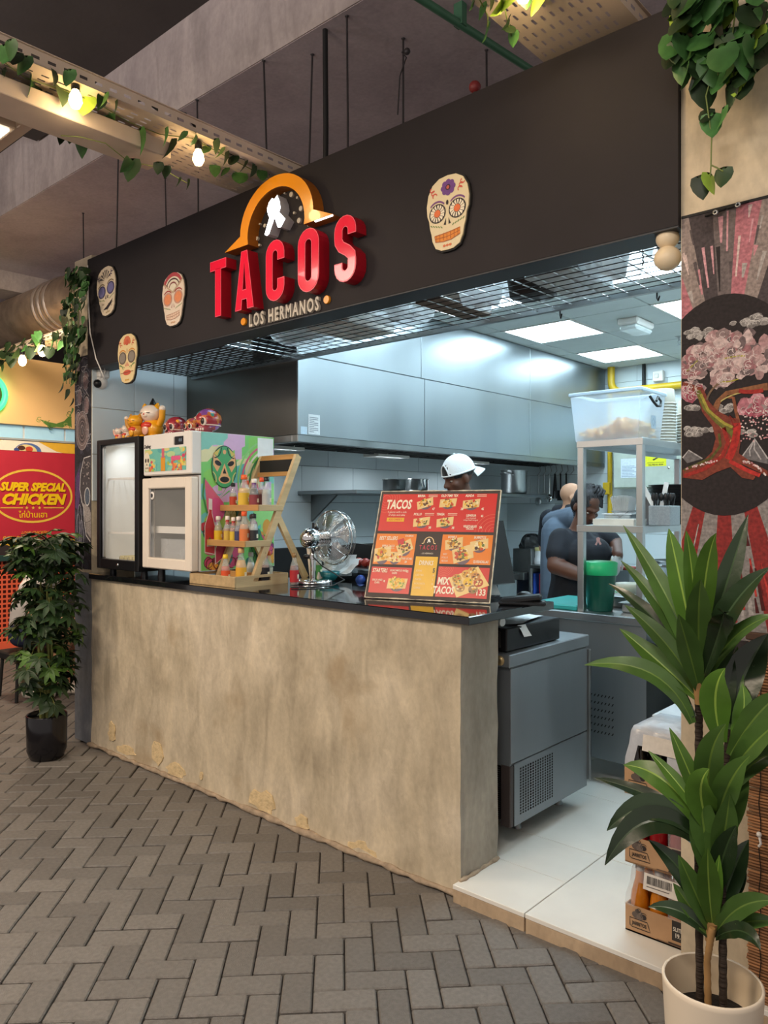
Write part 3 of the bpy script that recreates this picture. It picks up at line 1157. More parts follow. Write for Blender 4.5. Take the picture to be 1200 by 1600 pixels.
def stroke(mb, path, w, O, d, mf, ms, closed=False, y0=0.0):
    n = len(path)
    Lp, Rp = [], []
    for i in range(n):
        p0 = path[(i - 1) % n] if closed or i else path[0]
        p1 = path[(i + 1) % n] if closed or i < n - 1 else path[-1]
        dx, dz = p1[0] - p0[0], p1[1] - p0[1]
        l = math.hypot(dx, dz) or 1
        nx, nz = -dz / l * w / 2, dx / l * w / 2
        Lp.append((path[i][0] + nx, path[i][1] + nz))
        Rp.append((path[i][0] - nx, path[i][1] - nz))
    O = Vector(O)
    P = lambda q, h: O + FX * q[0] + FZ * q[1] + NF * h
    vs = [P(q, y0) for q in Lp] + [P(q, y0) for q in Rp] + [P(q, y0 + d) for q in Lp] + [P(q, y0 + d) for q in Rp]
    ff, fs = [], []
    for i in range(n if closed else n - 1):
        j = (i + 1) % n
        ff.append((2 * n + i, 3 * n + i, 3 * n + j, 2 * n + j))
        fs.append((i, 2 * n + i, 2 * n + j, j))
        fs.append((n + j, 3 * n + j, 3 * n + i, n + i))
    if not closed:
        fs.append((0, n, 3 * n, 2 * n))
        fs.append((n - 1, 3 * n - 1, 4 * n - 1, 2 * n - 1))
    k0 = len(mb.v)
    mb.add(vs, ff, mf)
    mb.add(vs, fs, ms)


def rrect(w, h, t, n=9):      # the middle line of a round-ended upright loop
    r = w / 2 - t / 2
    pts = []
    for k in range(n + 1):
        q = PI * k / n
        pts.append((w / 2 + r * math.cos(q), h - t / 2 - r + r * math.sin(q)))
    for k in range(n + 1):
        q = PI + PI * k / n
        pts.append((w / 2 + r * math.cos(q), t / 2 + r + r * math.sin(q)))
    return pts


def letter(ch, w, h, t):
    r = w / 2 - t / 2
    if ch == 'O':
        return [(rrect(w, h, t), True)]
    if ch == 'C':
        pts = [(w - t / 2, h * 0.66)] + rrect(w, h, t) + [(w - t / 2, h * 0.36)]
        return [(pts, False)]
    if ch == 'S':
        top = [(w / 2 + r * math.cos(PI * k / 9), h - t / 2 - r + r * math.sin(PI * k / 9)) for k in range(10)]
        bot = [(w / 2 + r * math.cos(-PI * k / 9), t / 2 + r + r * math.sin(-PI * k / 9)) for k in range(10)]
        mid = [(t / 2, h * 0.68), (t / 2 + 0.01 * w, h * 0.62), (w * 0.32, h * 0.54), (w * 0.62, h * 0.46), (w - t / 2 - 0.01 * w, h * 0.38), (w - t / 2, h * 0.32)]
        return [([(w - t / 2, h * 0.70)] + top + mid + bot + [(t / 2, h * 0.30)], False)]
    if ch == 'T':
        return [([(0, h - t / 2), (w, h - t / 2)], False), ([(w / 2, h - t), (w / 2, 0)], False)]


sign = thing('restaurant_sign', 'raised red letters reading TACOS under an orange arch on the dark fascia', 'sign', (-2.8, FY, 2.42))
for ch, x0, x1 in (('T', 328, 353), ('A', 367, 396), ('C', 415, 444), ('O', 465, 498), ('S', 522, 556)):
    X0_, X1_ = at(x0, 440, -0.085).x, at(x1, 440, -0.085).x
    w, h, tt = X1_ - X0_, 0.287, 0.050
    m = MB()
    if ch == 'A':
        for e, d0, d1, f_, s_ in ((0.0, 0.0, 0.064, RED_T, RED_S), (0.0042, 0.0642, 0.0654, RED_F, RED_F)):
            xi = lambda y: tt + (w / 2 - tt) * y / (h * 0.80)
            xo = lambda y: w * 0.34 * y / h
            for sg in (0, 1):
                L_ = [(xo(e) + e, e), (tt - e, e), (xi(h * 0.17) - e, h * 0.17 + e), (w / 2, h * 0.17 + e), (w / 2, h * 0.34 - e), (xi(h * 0.34) - e, h * 0.34 - e), (w / 2, h * 0.80 + e * 3), (w / 2, h - e), (w * 0.34 + e, h - e)]
                if sg:
                    L_ = [(w - x, y) for x, y in L_]
                m.prism(L_, Vector((X0_, FY, 2.490)) + NF * d0, FX, FZ, NF, d1 - d0, f_, s_)
    for path, cl in (letter(ch, w, h, tt) if ch != 'A' else []):
        stroke(m, path, tt, (X0_, FY, 2.490), 0.064, RED_T, RED_S, cl)
        q = path
        if not cl:
            q = list(path)
            for e, f in ((0, 1), (-1, -2)):
                dx, dz = q[f][0] - q[e][0], q[f][1] - q[e][1]
                l = math.hypot(dx, dz)
                q[e] = (q[e][0] + dx / l * 0.004, q[e][1] + dz / l * 0.004)
            if ch == 'T' and path[1][1] == 0:
                q[0] = (path[0][0], path[0][1] + 0.006)
        stroke(m, q, tt - 0.008, (X0_, FY, 2.490), 0.0012, RED_F, RED_F, cl, 0.0642)
    m.build('letter', sign)
ac, az = -2.80, 2.80
outer = [(0.262 * math.cos(PI * k / 24), 0.052 + 0.225 * math.sin(PI * k / 24)) for k in range(25)]
inner = [(0.205 * math.cos(PI * k / 24), 0.03 + 0.190 * math.sin(PI * k / 24)) for k in range(25)]
m = MB()
O_ = (ac, FY, az)
P = lambda q, h: Vector(O_) + FX * q[0] + FZ * q[1] + NF * h
for (A_, B_) in ((outer, inner),):
    n = 25
    vs = [P(q, 0) for q in A_] + [P(q, 0) for q in B_] + [P(q, 0.066) for q in A_] + [P(q, 0.066) for q in B_]
    m.add(vs, [(2 * n + i, 2 * n + i + 1, 3 * n + i + 1, 3 * n + i) for i in range(n - 1)], ORA_F)
    m.add(vs, [(i, i + 1, 2 * n + i + 1, 2 * n + i) for i in range(n - 1)] + [(n + i + 1, n + i, 3 * n + i, 3 * n + i + 1) for i in range(n - 1)], ORA_S)
for sg in (-1, 1):
    m.prism([(sg * 0.262, 0.052), (sg * 0.205, 0.03), (sg * 0.20, 0.0), (sg * 0.385, 0.0)], O_, FX, FZ, NF, 0.066, ORA_F, ORA_S)
m.build('arch', sign)
m = MB()
m.box((ac + 0.27, FY - 0.064, az - 0.005), (ac + 0.38, FY - 0.057, az - 0.001), LITW)
m.build('arch_light', sign)
ic = [(0.02, 0.06), (0.14, 0.0), (0.24, 0.03), (0.5, 0.42), (0.66, 0.12), (0.8, 0.10), (1.0, 0.28), (0.72, 0.52), (0.78, 0.62), (0.74, 0.8), (0.62, 1.0), (0.5, 0.92), (0.38, 0.97), (0.22, 0.88), (0.14, 0.7), (0.2, 0.55), (0.26, 0.48)]
i0, i1 = at(413, 369, -0.075), at(446, 340, -0.075)
m = MB()
m.prism([(p[0] * (i1.x - i0.x), p[1] * 0.175) for p in ic], (i0.x, FY, i0.z - 0.004), FX, FZ, NF, 0.056, LITW, GREYS)
m.build('lit_figure', sign, )
for (cx, cy, r) in ((536, 222, 3), (578, 208, 3), (620, 215, 8), (657, 235, 4), (680, 303, 8), (638, 330, 4), (668, 378, 8), (727, 405, 5), (423, 400, 3), (454, 410, 6), (405, 490, 6), (420, 531, 4), (472, 298, 3), (320, 1010, 11), (840, 872, 13)):
    c = at(300 + cx / 4, 250 + cy / 4, -0.03)
    m = MB()
    big = r > 10
    rr = (0.019 if big else r * 0.0016)
    m.lathe([(0.0005, 0.012), (rr * 0.9, 0.012), (rr, 0.010), (rr, 0)], (c.x, FY, c.z), ORA_F if big else SAND_L, 14, NF, False)
    m.build('dot', sign)
vs, fs = glyphs('LOS HERMANOS', 0.098, 0.50, 0, 0.03, 'CENTER', 1.3)
xs_ = [p[0] for p in vs]
w0 = max(xs_) - min(xs_)
k = (at(499, 475, -0.03).x - at(390, 495, -0.03).x) / w0
x0 = at(390, 495, -0.03).x
yl, yh = min(p[1] for p in vs), max(p[1] for p in vs)
P2 = lambda p, h: Vector((x0 + (p[0] - min(xs_)) * k, FY - h, 2.414 + (p[1] - yl) / (yh - yl) * 0.066))
own = list(range(len(vs)))


def find(i):
    while own[i] != i:
        i = own[i]
    return i


for f in fs:
    for i in f[1:]:
        own[find(i)] = find(f[0])
byl = {}
for f in fs:
    byl.setdefault(find(f[0]), []).append(f)
n = len(vs)
for r_, ff in byl.items():
    ids = sorted({i for f in ff for i in f})
    mp2 = {i: k_ for k_, i in enumerate(ids)}
    q = [vs[i] for i in ids]
    g_ = [[mp2[i] for i in f] for f in ff]
    ed = {(f[i], f[(i + 1) % len(f)]) for f in g_ for i in range(len(f))}
    n = len(q)
    m = MB()
    m.add([P2(p, 0.014) for p in q], g_, SAND_L)
    m.add([P2(p, 0.0) for p in q], [f[::-1] for f in g_], SAND_L)
    m.add([P2(p, 0.0) for p in q] + [P2(p, 0.014) for p in q], [(e[0], e[1], n + e[1], n + e[0]) for e in ed if (e[1], e[0]) not in ed], SAND_L)
    m.build('small_letter', sign)

# sugar skull cut-outs
SK = [(0, 0.5), (0.2, 0.485), (0.36, 0.42), (0.46, 0.30), (0.5, 0.15), (0.485, 0.02), (0.44, -0.06), (0.42, -0.16), (0.385, -0.24), (0.36, -0.34), (0.28, -0.45), (0.14, -0.495), (0, -0.5)]
SKO = SK + [(-x, y) for x, y in SK[-2:0:-1]]


def skull(cx, cz, w, h, tilt, style, label):
    ct, st = math.cos(tilt), math.sin(tilt)
    U, V = Vector((ct, 0, st)), Vector((-st, 0, ct))
    o = thing('sugar_skull', label, 'wall decoration', (cx, FY, cz - h / 2), 'sugar skull cut-outs')
    m = MB()
    m.prism([(x * (w + 0.012), y * (h + 0.012)) for x, y in SKO], (cx, FY - 0.0005, cz), U, V, NF, 0.010, BLACKM)
    m.build('backing', o)
    base = ('e0cfa8', 'dccbb0', 'e2d0bc', 'e4cc98')[style]
    m = MB()
    m.prism([(x * w, y * h) for x, y in SKO], (cx, FY - 0.0105, cz), U, V, NF, 0.006, tint('skull_board', base, 0.5, var=0.03), back=False)
    m.build('board', o)
    a = Art(Vector((cx, FY - 0.0168, cz)), U * w, V * h, PRINT)
    a.N = NF
    eye = ('241a1c', '4a4468', 'c2907a', '6a5c50')[style]
    iris = ('e2703a', '7470a0', 'e08a5a', '8a8074')[style]
    for sg in (-1, 1):
        a.ell(sg * 0.235, 0.02, 0.20, 0.13, eye, 1, 24)
        if style == 0:
            for k in range(14):
                t = 2 * PI * k / 14
                a.line([(sg * 0.235 + 0.08 * math.cos(t), 0.02 + 0.055 * math.sin(t)), (sg * 0.235 + 0.17 * math.cos(t + 0.12), 0.02 + 0.112 * math.sin(t + 0.12))], [0.02, 0.045], 'efe2c8', 2)
            a.ell(sg * 0.235, 0.02, 0.075, 0.05, iris, 3, 16)
        else:
            a.ell(sg * 0.235, 0.02, 0.15, 0.10, iris, 2, 20)
        a.ring(sg * 0.24, 0.03, 0.22, 0.15, 0.025, ('7a4a80', '7a6a50', 'a03a3a', 'd08a3a')[style], 1, 12, 0.7, 2.4)
        for q in range(5):
            a.line([(sg * (0.12 + 0.06 * q), -0.19 + 0.012 * q), (sg * (0.16 + 0.06 * q), -0.165 + 0.012 * q)], 0.014, '6a8a4a', 1)
        for q in range(3):
            a.ring(sg * (0.30 + 0.03 * q), 0.27 + 0.045 * q, 0.05, 0.03, 0.018, ('d05a48', '5a4a60', 'a03a3a', 'c0583a')[style], 1, 10, q, q + 4)
        a.poly([(sg * 0.03, -0.07), (sg * 0.085, -0.155), (sg * 0.03, -0.16)], ('241a1c', '2a2024', 'c09a90', 'c8484a')[style], 1)
    if style == 0:
        for k in range(8):
            t = 2 * PI * k / 8
            a.ell(0.02 + 0.115 * math.cos(t), 0.335 + 0.07 * math.sin(t), 0.062, 0.042, '6e3f86', 1, 10)
        a.ell(0.02, 0.335, 0.1, 0.065, '6e3f86', 2, 16)
        a.ell(0.02, 0.335, 0.06, 0.04, '3a2030', 3, 14)
        a.ell(0.02, 0.335, 0.035, 0.025, 'c05a4a', 4, 12)
        a.ell(0, 0.135, 0.03, 0.035, '241a1c', 1, 8)
    elif style == 1:
        for k in range(7):
            t = PI * (0.12 + 0.76 * k / 6)
            a.poly([(0.06 * math.cos(t), 0.22 + 0.04 * math.sin(t)), (0.28 * math.cos(t - 0.09), 0.22 + 0.22 * math.sin(t - 0.09)), (0.28 * math.cos(t + 0.09), 0.22 + 0.22 * math.sin(t + 0.09))], '2e2430', 1)
        for k in range(18):
            a.ell(rnd.uniform(-0.35, 0.35), rnd.uniform(-0.42, 0.15), 0.02, 0.014, '9a8a70', 1, 6)
    elif style == 2:
        a.poly([(-0.4, 0.36), (-0.2, 0.47), (0, 0.49), (0.2, 0.47), (0.4, 0.36), (0.0, 0.16)], 'e6dcc4', 1)
        a.ring(0, 0.22, 0.40, 0.25, 0.075, 'b04048', 2, 16, 0.45, PI - 0.45)
        a.ring(0, 0.22, 0.29, 0.17, 0.03, '4a2a30', 2, 16, 0.3, PI - 0.3)
        a.ring(0, 0.22, 0.17, 0.10, 0.03, '8a4a4a', 2, 14, 0.2, PI - 0.2)
        a.line([(-0.42, 0.33), (0, 0.13), (0.42, 0.33)], 0.03, 'c0a888', 2)
    else:
        for k in range(7):
            t = PI * k / 6
            a.ell(0.13 * math.cos(t), 0.33 + 0.09 * math.sin(t), 0.06, 0.045, 'd0704a', 1, 9)
        a.ell(0, 0.33, 0.1, 0.06, 'c85a3e', 2, 12)
        a.line([(0, 0.1), (0, 0.2)], 0.03, '8a6a3a', 1)
        for sg in (-1, 1):
            a.line(bez((sg * 0.38, -0.12), (sg * 0.25, -0.12), (sg * 0.2, -0.22), 6), 0.02, '5a8a4a', 1)
    if style in (0, 2):
        mo = [(-0.30, -0.28), (-0.1, -0.275), (0.1, -0.265), (0.30, -0.245), (0.30, -0.33), (0.1, -0.375), (-0.1, -0.38), (-0.28, -0.36)]
        a.poly(mo, ('e0882e', 'dfc4ae', 'e6c8b0', 'd08050')[style], 1)
        for q in range(7):
            x = -0.26 + 0.085 * q
            a.line([(x, -0.37 + 0.02 * (q / 6)), (x, -0.27 + 0.02 * (q / 6))], 0.012, 'a85a24' if style == 0 else 'a8806c', 2)
        a.line([(-0.29, -0.32), (0.0, -0.325), (0.30, -0.29)], 0.010, 'a85a24' if style == 0 else 'a8806c', 2)
        a.line(mo + mo[:1], 0.012, 'b0602a' if style == 0 else 'b8907a', 2)
    elif style == 1:
        a.poly([(-0.24, -0.36), (0.0, -0.31), (0.30, -0.22), (0.22, -0.31), (0.0, -0.385)], '2a2024', 1)
    else:
        a.ell(0, -0.29, 0.2, 0.055, 'c8583e', 1, 16)
        a.line([(-0.33, -0.29), (0, -0.285), (0.33, -0.28)], 0.012, '7a3a2a', 2)
    for q in (-1, 0, 1):
        a.ell(q * 0.07, -0.44, 0.035, 0.018, ('d8744a', 'b09a70', 'c8a080', 'd0a040')[style], 1, 8)
    a.build('printed_face', o)


skull(-1.827, 2.672, 0.205, 0.29, 0.0, 0, 'large cream sugar skull with a purple flower, orange teeth and wheel-like eyes')
skull(-4.448, 2.853, 0.225, 0.30, 0.13, 1, 'pale sugar skull with violet eyes and a crooked black smile, near the fascia end')
skull(-3.722, 2.672, 0.215, 0.29, 0.0, 2, 'pinkish sugar skull with orange eyes and a red scalloped crown')
skull(-4.205, 2.407, 0.215, 0.29, 0.0, 3, 'yellowish sugar skull hanging over the lower edge of the fascia')

# twin globe lamp under the fascia end, security camera at the other end
o = thing('globe_lamp', 'cream twin-globe fitting under the fascia beside the tree mural', 'lamp', (-0.985, 0.05, 2.29))
for z, r in ((2.392, 0.037), (2.328, 0.043)):
    m = MB()
    m.ball((-0.985, 0.03, z), (r, r, r * 0.92), tint('cream_globe', 'e2cfae', 0.4, var=0.05), 20, 12)
    m.build('globe', o)
m = MB()
m.cyl((-0.985, 0.04, 2.41), (-0.985, 0.035, 2.43), 0.03, BLACK)
m.build('mount', o)
o = thing('security_camera', 'white dome security camera with a black lens below the fascia end', 'camera', (-4.62, 0.10, 2.22))
cc = at(156, 597, 0.06)
m = MB()
m.cbox((cc.x - 0.05, 0.03, cc.z + 0.02), (cc.x + 0.045, 0.11, cc.z + 0.09), WHITE, 0.012)
m.build('housing', o)
m = MB()
m.ball((cc.x, 0.065, cc.z - 0.005), 0.045, WHITE, 18, 12)
m.build('dome', o)
m = MB()
m.ball((cc.x + 0.018, 0.035, cc.z - 0.015), 0.028, BLACK, 14, 10)
m.build('lens', o)
m = MB()
m.cbox((cc.x - 0.09, 0.02, cc.z + 0.09), (cc.x + 0.10, 0.14, cc.z + 0.105), OFFW, 0.003)
m.build('bracket_plate', o)
m = MB()
m.tube(bez((cc.x + 0.06, 0.04, cc.z + 0.09), (cc.x + 0.16, 0.03, cc.z + 0.06), (cc.x + 0.05, 0.05, cc.z + 0.03), 8), 0.003, WHITE, 6)
m.build('cable', o)
m = MB()
m.tube([at(137, 415, -0.028), at(138, 470, -0.03), at(141, 520, -0.028), at(150, 560, -0.026), at(162, 588, -0.02), at(164, 592, 0.03)], 0.0045, WHITE, 6)
tag(m.build('hanging_cable'), 'thin white cable running down the fascia end to the camera', 'cable')

# ------------------------------------------------------------------ wire shelf under the fascia and what lies on it
ZS = 2.425
o = thing('wire_shelf', 'wire mesh storage shelf hung under the fascia above the counter', 'shelf', (-2.7, 0.4, ZS))
m = MB()
x = -3.52
while x < -0.95:
    m.tube([(x, 0.12, ZS), (x, 0.69, ZS)], 0.0028, STEEL, 5, smooth=False)
    x += 0.088
for k in range(1, 9):
    y = 0.12 + 0.57 * k / 9
    m.tube([(-3.55, y, ZS - 0.004), (-0.94, y, ZS - 0.004)], 0.0022, BLACKM, 5, smooth=False)
m.build('wire_grid', o)
for (p0, p1) in (((-4.60, 0.69, ZS), (-0.935, 0.69, ZS)), ((-4.60, 0.122, ZS), (-0.935, 0.122, ZS))):
    m = MB()
    m.box((p0[0], p0[1] - 0.012, ZS - 0.012), (p1[0], p0[1] + 0.012, ZS + 0.012), STEEL_D)
    m.build('edge_bar', o)
m = MB()
m.plate((-4.58, 0.14, ZS), X3, Y3, 15, 13, 0.069, 0.042, 0.052, 0.014, BLACKM, stag=True)
m.box((-4.58, 0.135, ZS - 0.002), (-3.55, 0.14, ZS + 0.015), BLACKM)
m.build('slotted_plate', o)
for px in (845, 920):
    q = at(px, 430, 0.35)
    for k in range(2):
        m = MB()
        for i in range(11):
            z = ZS + 0.018 * i
            m.tube([(q.x + 0.22 * k - 0.004, 0.35 + (0.003 if i % 2 else 0), z), (q.x + 0.22 * k + 0.004, 0.35 - (0.003 if i % 2 else 0), z + 0.018)], 0.0028, STEEL_D, 5)
        m.build('hanging_chain', o)
for x in (-1.3, -1.75):
    m = MB()
    m.tube([(x, 0.69, ZS + 0.01), (x, 0.712, ZS + 0.0), (x, 0.712, ZS - 0.03), (x + 0.01, 0.70, ZS - 0.045), (x + 0.02, 0.69, ZS - 0.03)], 0.004, BLACKM, 6)
    m.build('hook', o)


def bag(x, y, z, sx, sy, sz, seed, m_=BAG):
    r = random.Random(seed)
    m = MB()
    n, k = 18, 12
    vs = []
    ph = [r.uniform(0, 6) for _ in range(6)]
    for i in range(k + 1):
        t = PI * i / k
        for j in range(n):
            a_ = 2 * PI * j / n
            q = 1 + 0.10 * math.sin(3 * a_ + ph[0] + t * 2) + 0.07 * math.sin(7 * a_ + ph[1]) + r.uniform(-0.05, 0.05)
            pz = math.cos(t)
            pz = max(pz, -0.72)
            vs.append((x + sx * math.sin(t) ** 0.7 * math.cos(a_) * q, y + sy * math.sin(t) ** 0.7 * math.sin(a_) * q, z + sz * (0.72 + pz)))
    fs = [(i * n + j, (i + 1) * n + j, (i + 1) * n + (j + 1) % n, i * n + (j + 1) % n) for i in range(k) for j in range(n)]
    m.add(vs, fs, m_, smooth=False)
    return m


LIDB = tint('dark_tub', '2a2a2c', 0.4)
bagsp = [(-3.15, 0.40, 0.20, 0.16, 0.10, 'clear bag of ribbed foam lids on the wire shelf above the hot sauce rack'),
         (-2.45, 0.42, 0.17, 0.15, 0.12, 'wrinkled clear bag on the wire shelf left of the cardboard box'),
         (-1.98, 0.45, 0.12, 0.12, 0.12, 'clear bag of paper cups on the wire shelf beside the dark tub'),
         (-1.35, 0.42, 0.12, 0.17, 0.13, 'bulky clear bag hanging on the wire shelf near its middle chain'),
         (-1.08, 0.40, 0.13, 0.17, 0.12, 'crumpled clear bag at the pillar end of the wire shelf')]
for k, (x, y, sx, sy, sz, lb) in enumerate(bagsp):
    o = thing('plastic_bag', lb, 'bag', (x, y, ZS + 0.004), 'bags on the wire shelf')
    bag(x, y, ZS + 0.004, sx, sy, sz, k + 3).build('film', o)
    m = MB()
    if k == 0:
        for q in range(9):
            m.lathe([(0.0, 0.0), (0.085, 0.0), (0.09, 0.008), (0.09, 0.014)], (x - 0.13 + 0.03 * q, y, ZS + 0.095), tint('foam_lid', 'e4e6e6', 0.5) if q == 0 else m.m[0], 20, (1, 0, 0.15))
    else:
        for q in range(4):
            cx_, cy_ = x + sx * rnd.uniform(-0.35, 0.35), y + sy * rnd.uniform(-0.35, 0.35)
            m.lathe([(0.0, 0.0), (0.03, 0.0), (0.042, 0.09), (0.038, 0.09), (0.028, 0.004)], (cx_, cy_, ZS + 0.02), PAPER, 14, (0.3 * rnd.uniform(-1, 1), 0.2, 1))
    m.build('contents', o)
m = MB()
m.cbox((-2.20, 0.22, ZS + 0.004), (-2.06, 0.62, ZS + 0.10), tint('kraft_box', '6e6258', 0.8), 0.002)
m.box((-2.201, 0.40, ZS + 0.03), (-2.06, 0.43, ZS + 0.1005), tint('parcel_tape', '9a8a6a', 0.4))
tag(m.build('storage_box'), 'flat brown cardboard box lying on the wire shelf', 'box')
m = MB()
m.lathe([(0, 0), (0.10, 0), (0.115, 0.10), (0.122, 0.10), (0.122, 0.11), (0, 0.112)], (-1.74, 0.46, ZS + 0.004), LIDB, 24)
tag(m.build('storage_tub'), 'round dark tub with a lid standing on the wire shelf', 'tub')
m = MB()
for k in range(6):
    m.cbox((-1.64 + 0.004 * k, 0.22, ZS + 0.004 + 0.016 * k), (-1.44 - 0.004 * k, 0.62, ZS + 0.018 + 0.016 * k), tint('clear_lid_stack', 'c8d0d2', 0.25, alpha=0.75) if k == 0 else m.m[0], 0.004)
tag(m.build('lid_stack'), 'stack of clear rectangular lids on the wire shelf by the chains', 'lids')
m = MB()
m.cbox((-2.95, 0.25, ZS + 0.004), (-2.65, 0.6, ZS + 0.05), OFFW, 0.006)
m.cbox((-2.93, 0.27, ZS + 0.05), (-2.67, 0.58, ZS + 0.09), OFFW, 0.006)
tag(m.build('foam_trays'), 'pale foam trays stacked on the wire shelf above the fan', 'trays')

# ------------------------------------------------------------------ counter: glass-door fridges
TOPZ = 1.10
INNER = mat('fridge_liner', 'e4e2dc', 0.4, var=0.02)
GREYIN = mat('grey_liner', '8d8880', 0.4, var=0.05)
PANE = mat('fridge_pane', 'f0f4f4', 0.02, alpha=0.10, var=0.0, spec=0.6)
ALU = mat('aluminium_strip', 'b0b2b4', 0.3, 1.0)


def ring_box(m, x0, x1, z0, z1, y0, y1, w, mt, e=0.003, wb=None, wt=None):
    wb, wt = wb or w, wt or w
    m.cbox((x0, y0, z0), (x0 + w, y1, z1), mt, e)
    m.cbox((x1 - w, y0, z0), (x1, y1, z1), mt, e)
    m.cbox((x0 + w - e, y0 + 0.001, z0), (x1 - w + e, y1, z0 + wb), mt, e)
    m.cbox((x0 + w - e, y0 + 0.001, z1 - wt), (x1 - w + e, y1, z1), mt, e)


def fridge_shell(m, x0, x1, y0, y1, z0, z1, mt, mi, t=0.03):
    m.box((x0, y0, z0), (x0 + t, y1, z1), mt)
    m.box((x1 - t, y0, z0), (x1, y1, z1), mt)
    m.box((x0 + t, y1 - t, z0), (x1 - t, y1, z1), mt)
    m.box((x0 + t, y0, z0), (x1 - t, y1 - t, z0 + t), mt)
    m.box((x0 + t, y0, z1 - t), (x1 - t, y1 - t, z1), mt)
    e = 0.003
    m.box((x0 + t, y0, z0 + t), (x0 + t + e, y1 - t, z1 - t), mi)
    m.box((x1 - t - e, y0, z0 + t), (x1 - t, y1 - t, z1 - t), mi)
    m.box((x0 + t, y1 - t - e, z0 + t), (x1 - t, y1 - t, z1 - t), mi)
    m.box((x0 + t, y0, z0 + t), (x1 - t, y1 - t, z0 + t + e), mi)
    m.box((x0 + t, y0, z1 - t - e), (x1 - t, y1 - t, z1 - t), mi)


bx0, bx1 = at(151, 780, 0.0).x, -4.145
bz0, bz1 = 1.137, 1.945
o = thing('display_fridge', 'narrow black fridge with a glass door on the counter beside the white fridge', 'fridge', ((bx0 + bx1) / 2, 0.24, TOPZ))
m = MB()
fridge_shell(m, bx0, bx1, 0.045, 0.48, bz0, bz1, BLACK, INNER)
for k in range(7):
    m.box((bx0 + 0.2, 0.435, 1.50 + 0.035 * k), (bx1 - 0.06, 0.447, 1.515 + 0.035 * k), INNER)
m.build('cabinet', o)
dr = MB()
ring_box(dr, bx0, bx1, bz0, bz1, 0.0, 0.043, 0.042, BLACK, 0.004, wb=0.062, wt=0.036)
dr = dr.build('door', o)
m = MB()
m.box((bx0 + 0.042, 0.018, bz0 + 0.06), (bx1 - 0.042, 0.022, bz1 - 0.035), PANE)
m.build('pane', dr)
m = MB()
m.cbox((bx0 + 0.05, 0.008, bz0 + 0.07), (bx0 + 0.066, 0.03, bz1 - 0.05), ALU, 0.003)
m.build('edge_strip', dr)
m = MB()
m.lathe([(0, 0.004), (0.009, 0.003), (0.011, 0)], ((bx0 + bx1) / 2 + 0.01, 0.0, bz0 + 0.03), CHROME, 12, (0, -1, 0))
m.build('lock', dr)
lf = bpy.data.lights.new('fridge_lamp', 'AREA')
lf.size, lf.size_y, lf.shape, lf.energy, lf.color = 0.30, 0.04, 'RECTANGLE', 0.9, (0.85, 0.94, 1.0)
lfo = bpy.data.objects.new('fridge_lamp', lf)
lfo.location = ((bx0 + bx1) / 2, 0.12, bz1 - 0.045)
lfo.rotation_euler = (0.5, 0, 0)
COL.objects.link(lfo)
for z in (1.36, 1.70):
    m = MB()
    for k in range(12):
        y = 0.07 + 0.033 * k
        m.tube([(bx0 + 0.035, y, z), (bx1 - 0.035, y, z)], 0.002, WHITE, 5)
    m.box((bx0 + 0.035, 0.062, z - 0.005), (bx1 - 0.035, 0.068, z + 0.006), WHITE)
    m.build('shelf', o)
for x in (bx0 + 0.06, bx1 - 0.06):
    for y in (0.08, 0.43):
        m = MB()
        m.lathe([(0.018, 0.037), (0.022, 0.0)], (x, y, TOPZ), BLACK, 10)
        m.build('foot', o)
m = MB()
m.cyl((bx1 - 0.19, 0.2, 1.745), (bx1 - 0.05, 0.2, 1.745), 0.026, tint('pale_roll', 'c8c08a', 0.5), 14)
tag(m.build('label_roll'), 'small pale yellow roll on the upper shelf inside the black fridge', 'roll')
for k in range(5):
    m = MB()
    x = bx0 + 0.13 + 0.05 * k
    m.lathe([(0, 0), (0.021, 0.003), (0.021, 0.13), (0.009, 0.17), (0.010, 0.205), (0, 0.206)], (x, 0.09, bz0 + 0.058), tint('pale_drink', 'c0b070', 0.2, alpha=0.8) if k == 0 else PD, 12, (0, 1, 0))
    PD = m.m[0]
    q = m.build('drink_bottle')
    tag(q, ('leftmost', 'second', 'middle', 'fourth', 'rightmost')[k] + ' of the small bottles lying on the black fridge floor', 'bottle', 'bottles lying in the black fridge')

wx0, wx1 = at(224, 780, 0.02).x, -3.628
wz0, wz1, wzd = 1.165, 1.945, 1.695
o = thing('display_fridge', 'white fridge with an illustrated header and a painted right side', 'fridge', ((wx0 + wx1) / 2, 0.3, TOPZ))
m = MB()
fridge_shell(m, wx0 + 0.006, wx1, 0.07, 0.61, wz0, wzd + 0.006, WHITE, GREYIN)
m.build('cabinet', o)
m = MB()
m.cbox((wx0, 0.02, wzd + 0.012), (wx1, 0.61, wz1), WHITE, 0.006)
hd = m.build('header', o)
a = Art((wx0, 0.0193, wzd), X3, Z3, PRINTG)
W_, H_ = wx1 - wx0, wz1 - wzd
u0, u1, v0, v1 = 0.02, W_ - 0.05, 0.035, 0.165
a.rect(u0, v0, u1, v1, '6fbcae', 1)
a.clip = (u0, v0, u1, v1)
for k in range(26):
    a.ell(rnd.uniform(u0, u1), rnd.uniform(v0, v1), rnd.uniform(0.02, 0.06), rnd.uniform(0.006, 0.02), rnd.choice(('8ccab0', '5aa9a8', 'b6d49a', 'd8cf8a')), 2, 12)
for k in range(60):
    e = rnd.choice(((0.09, 0.06, 0.03, 0.03), (0.33, 0.07, 0.07, 0.04), (0.36, 0.06, 0.06, 0.03), (u1, 0.13, 0.03, 0.04)))
    a.ell(e[0] + rnd.uniform(-1, 1) * e[2], e[1] + rnd.uniform(-1, 1) * e[3], 0.012, 0.011, rnd.choice(('e8a040', 'd85a50', 'e8c860', 'd0486a', 'e07848', 'a8c050')), 3, 8)
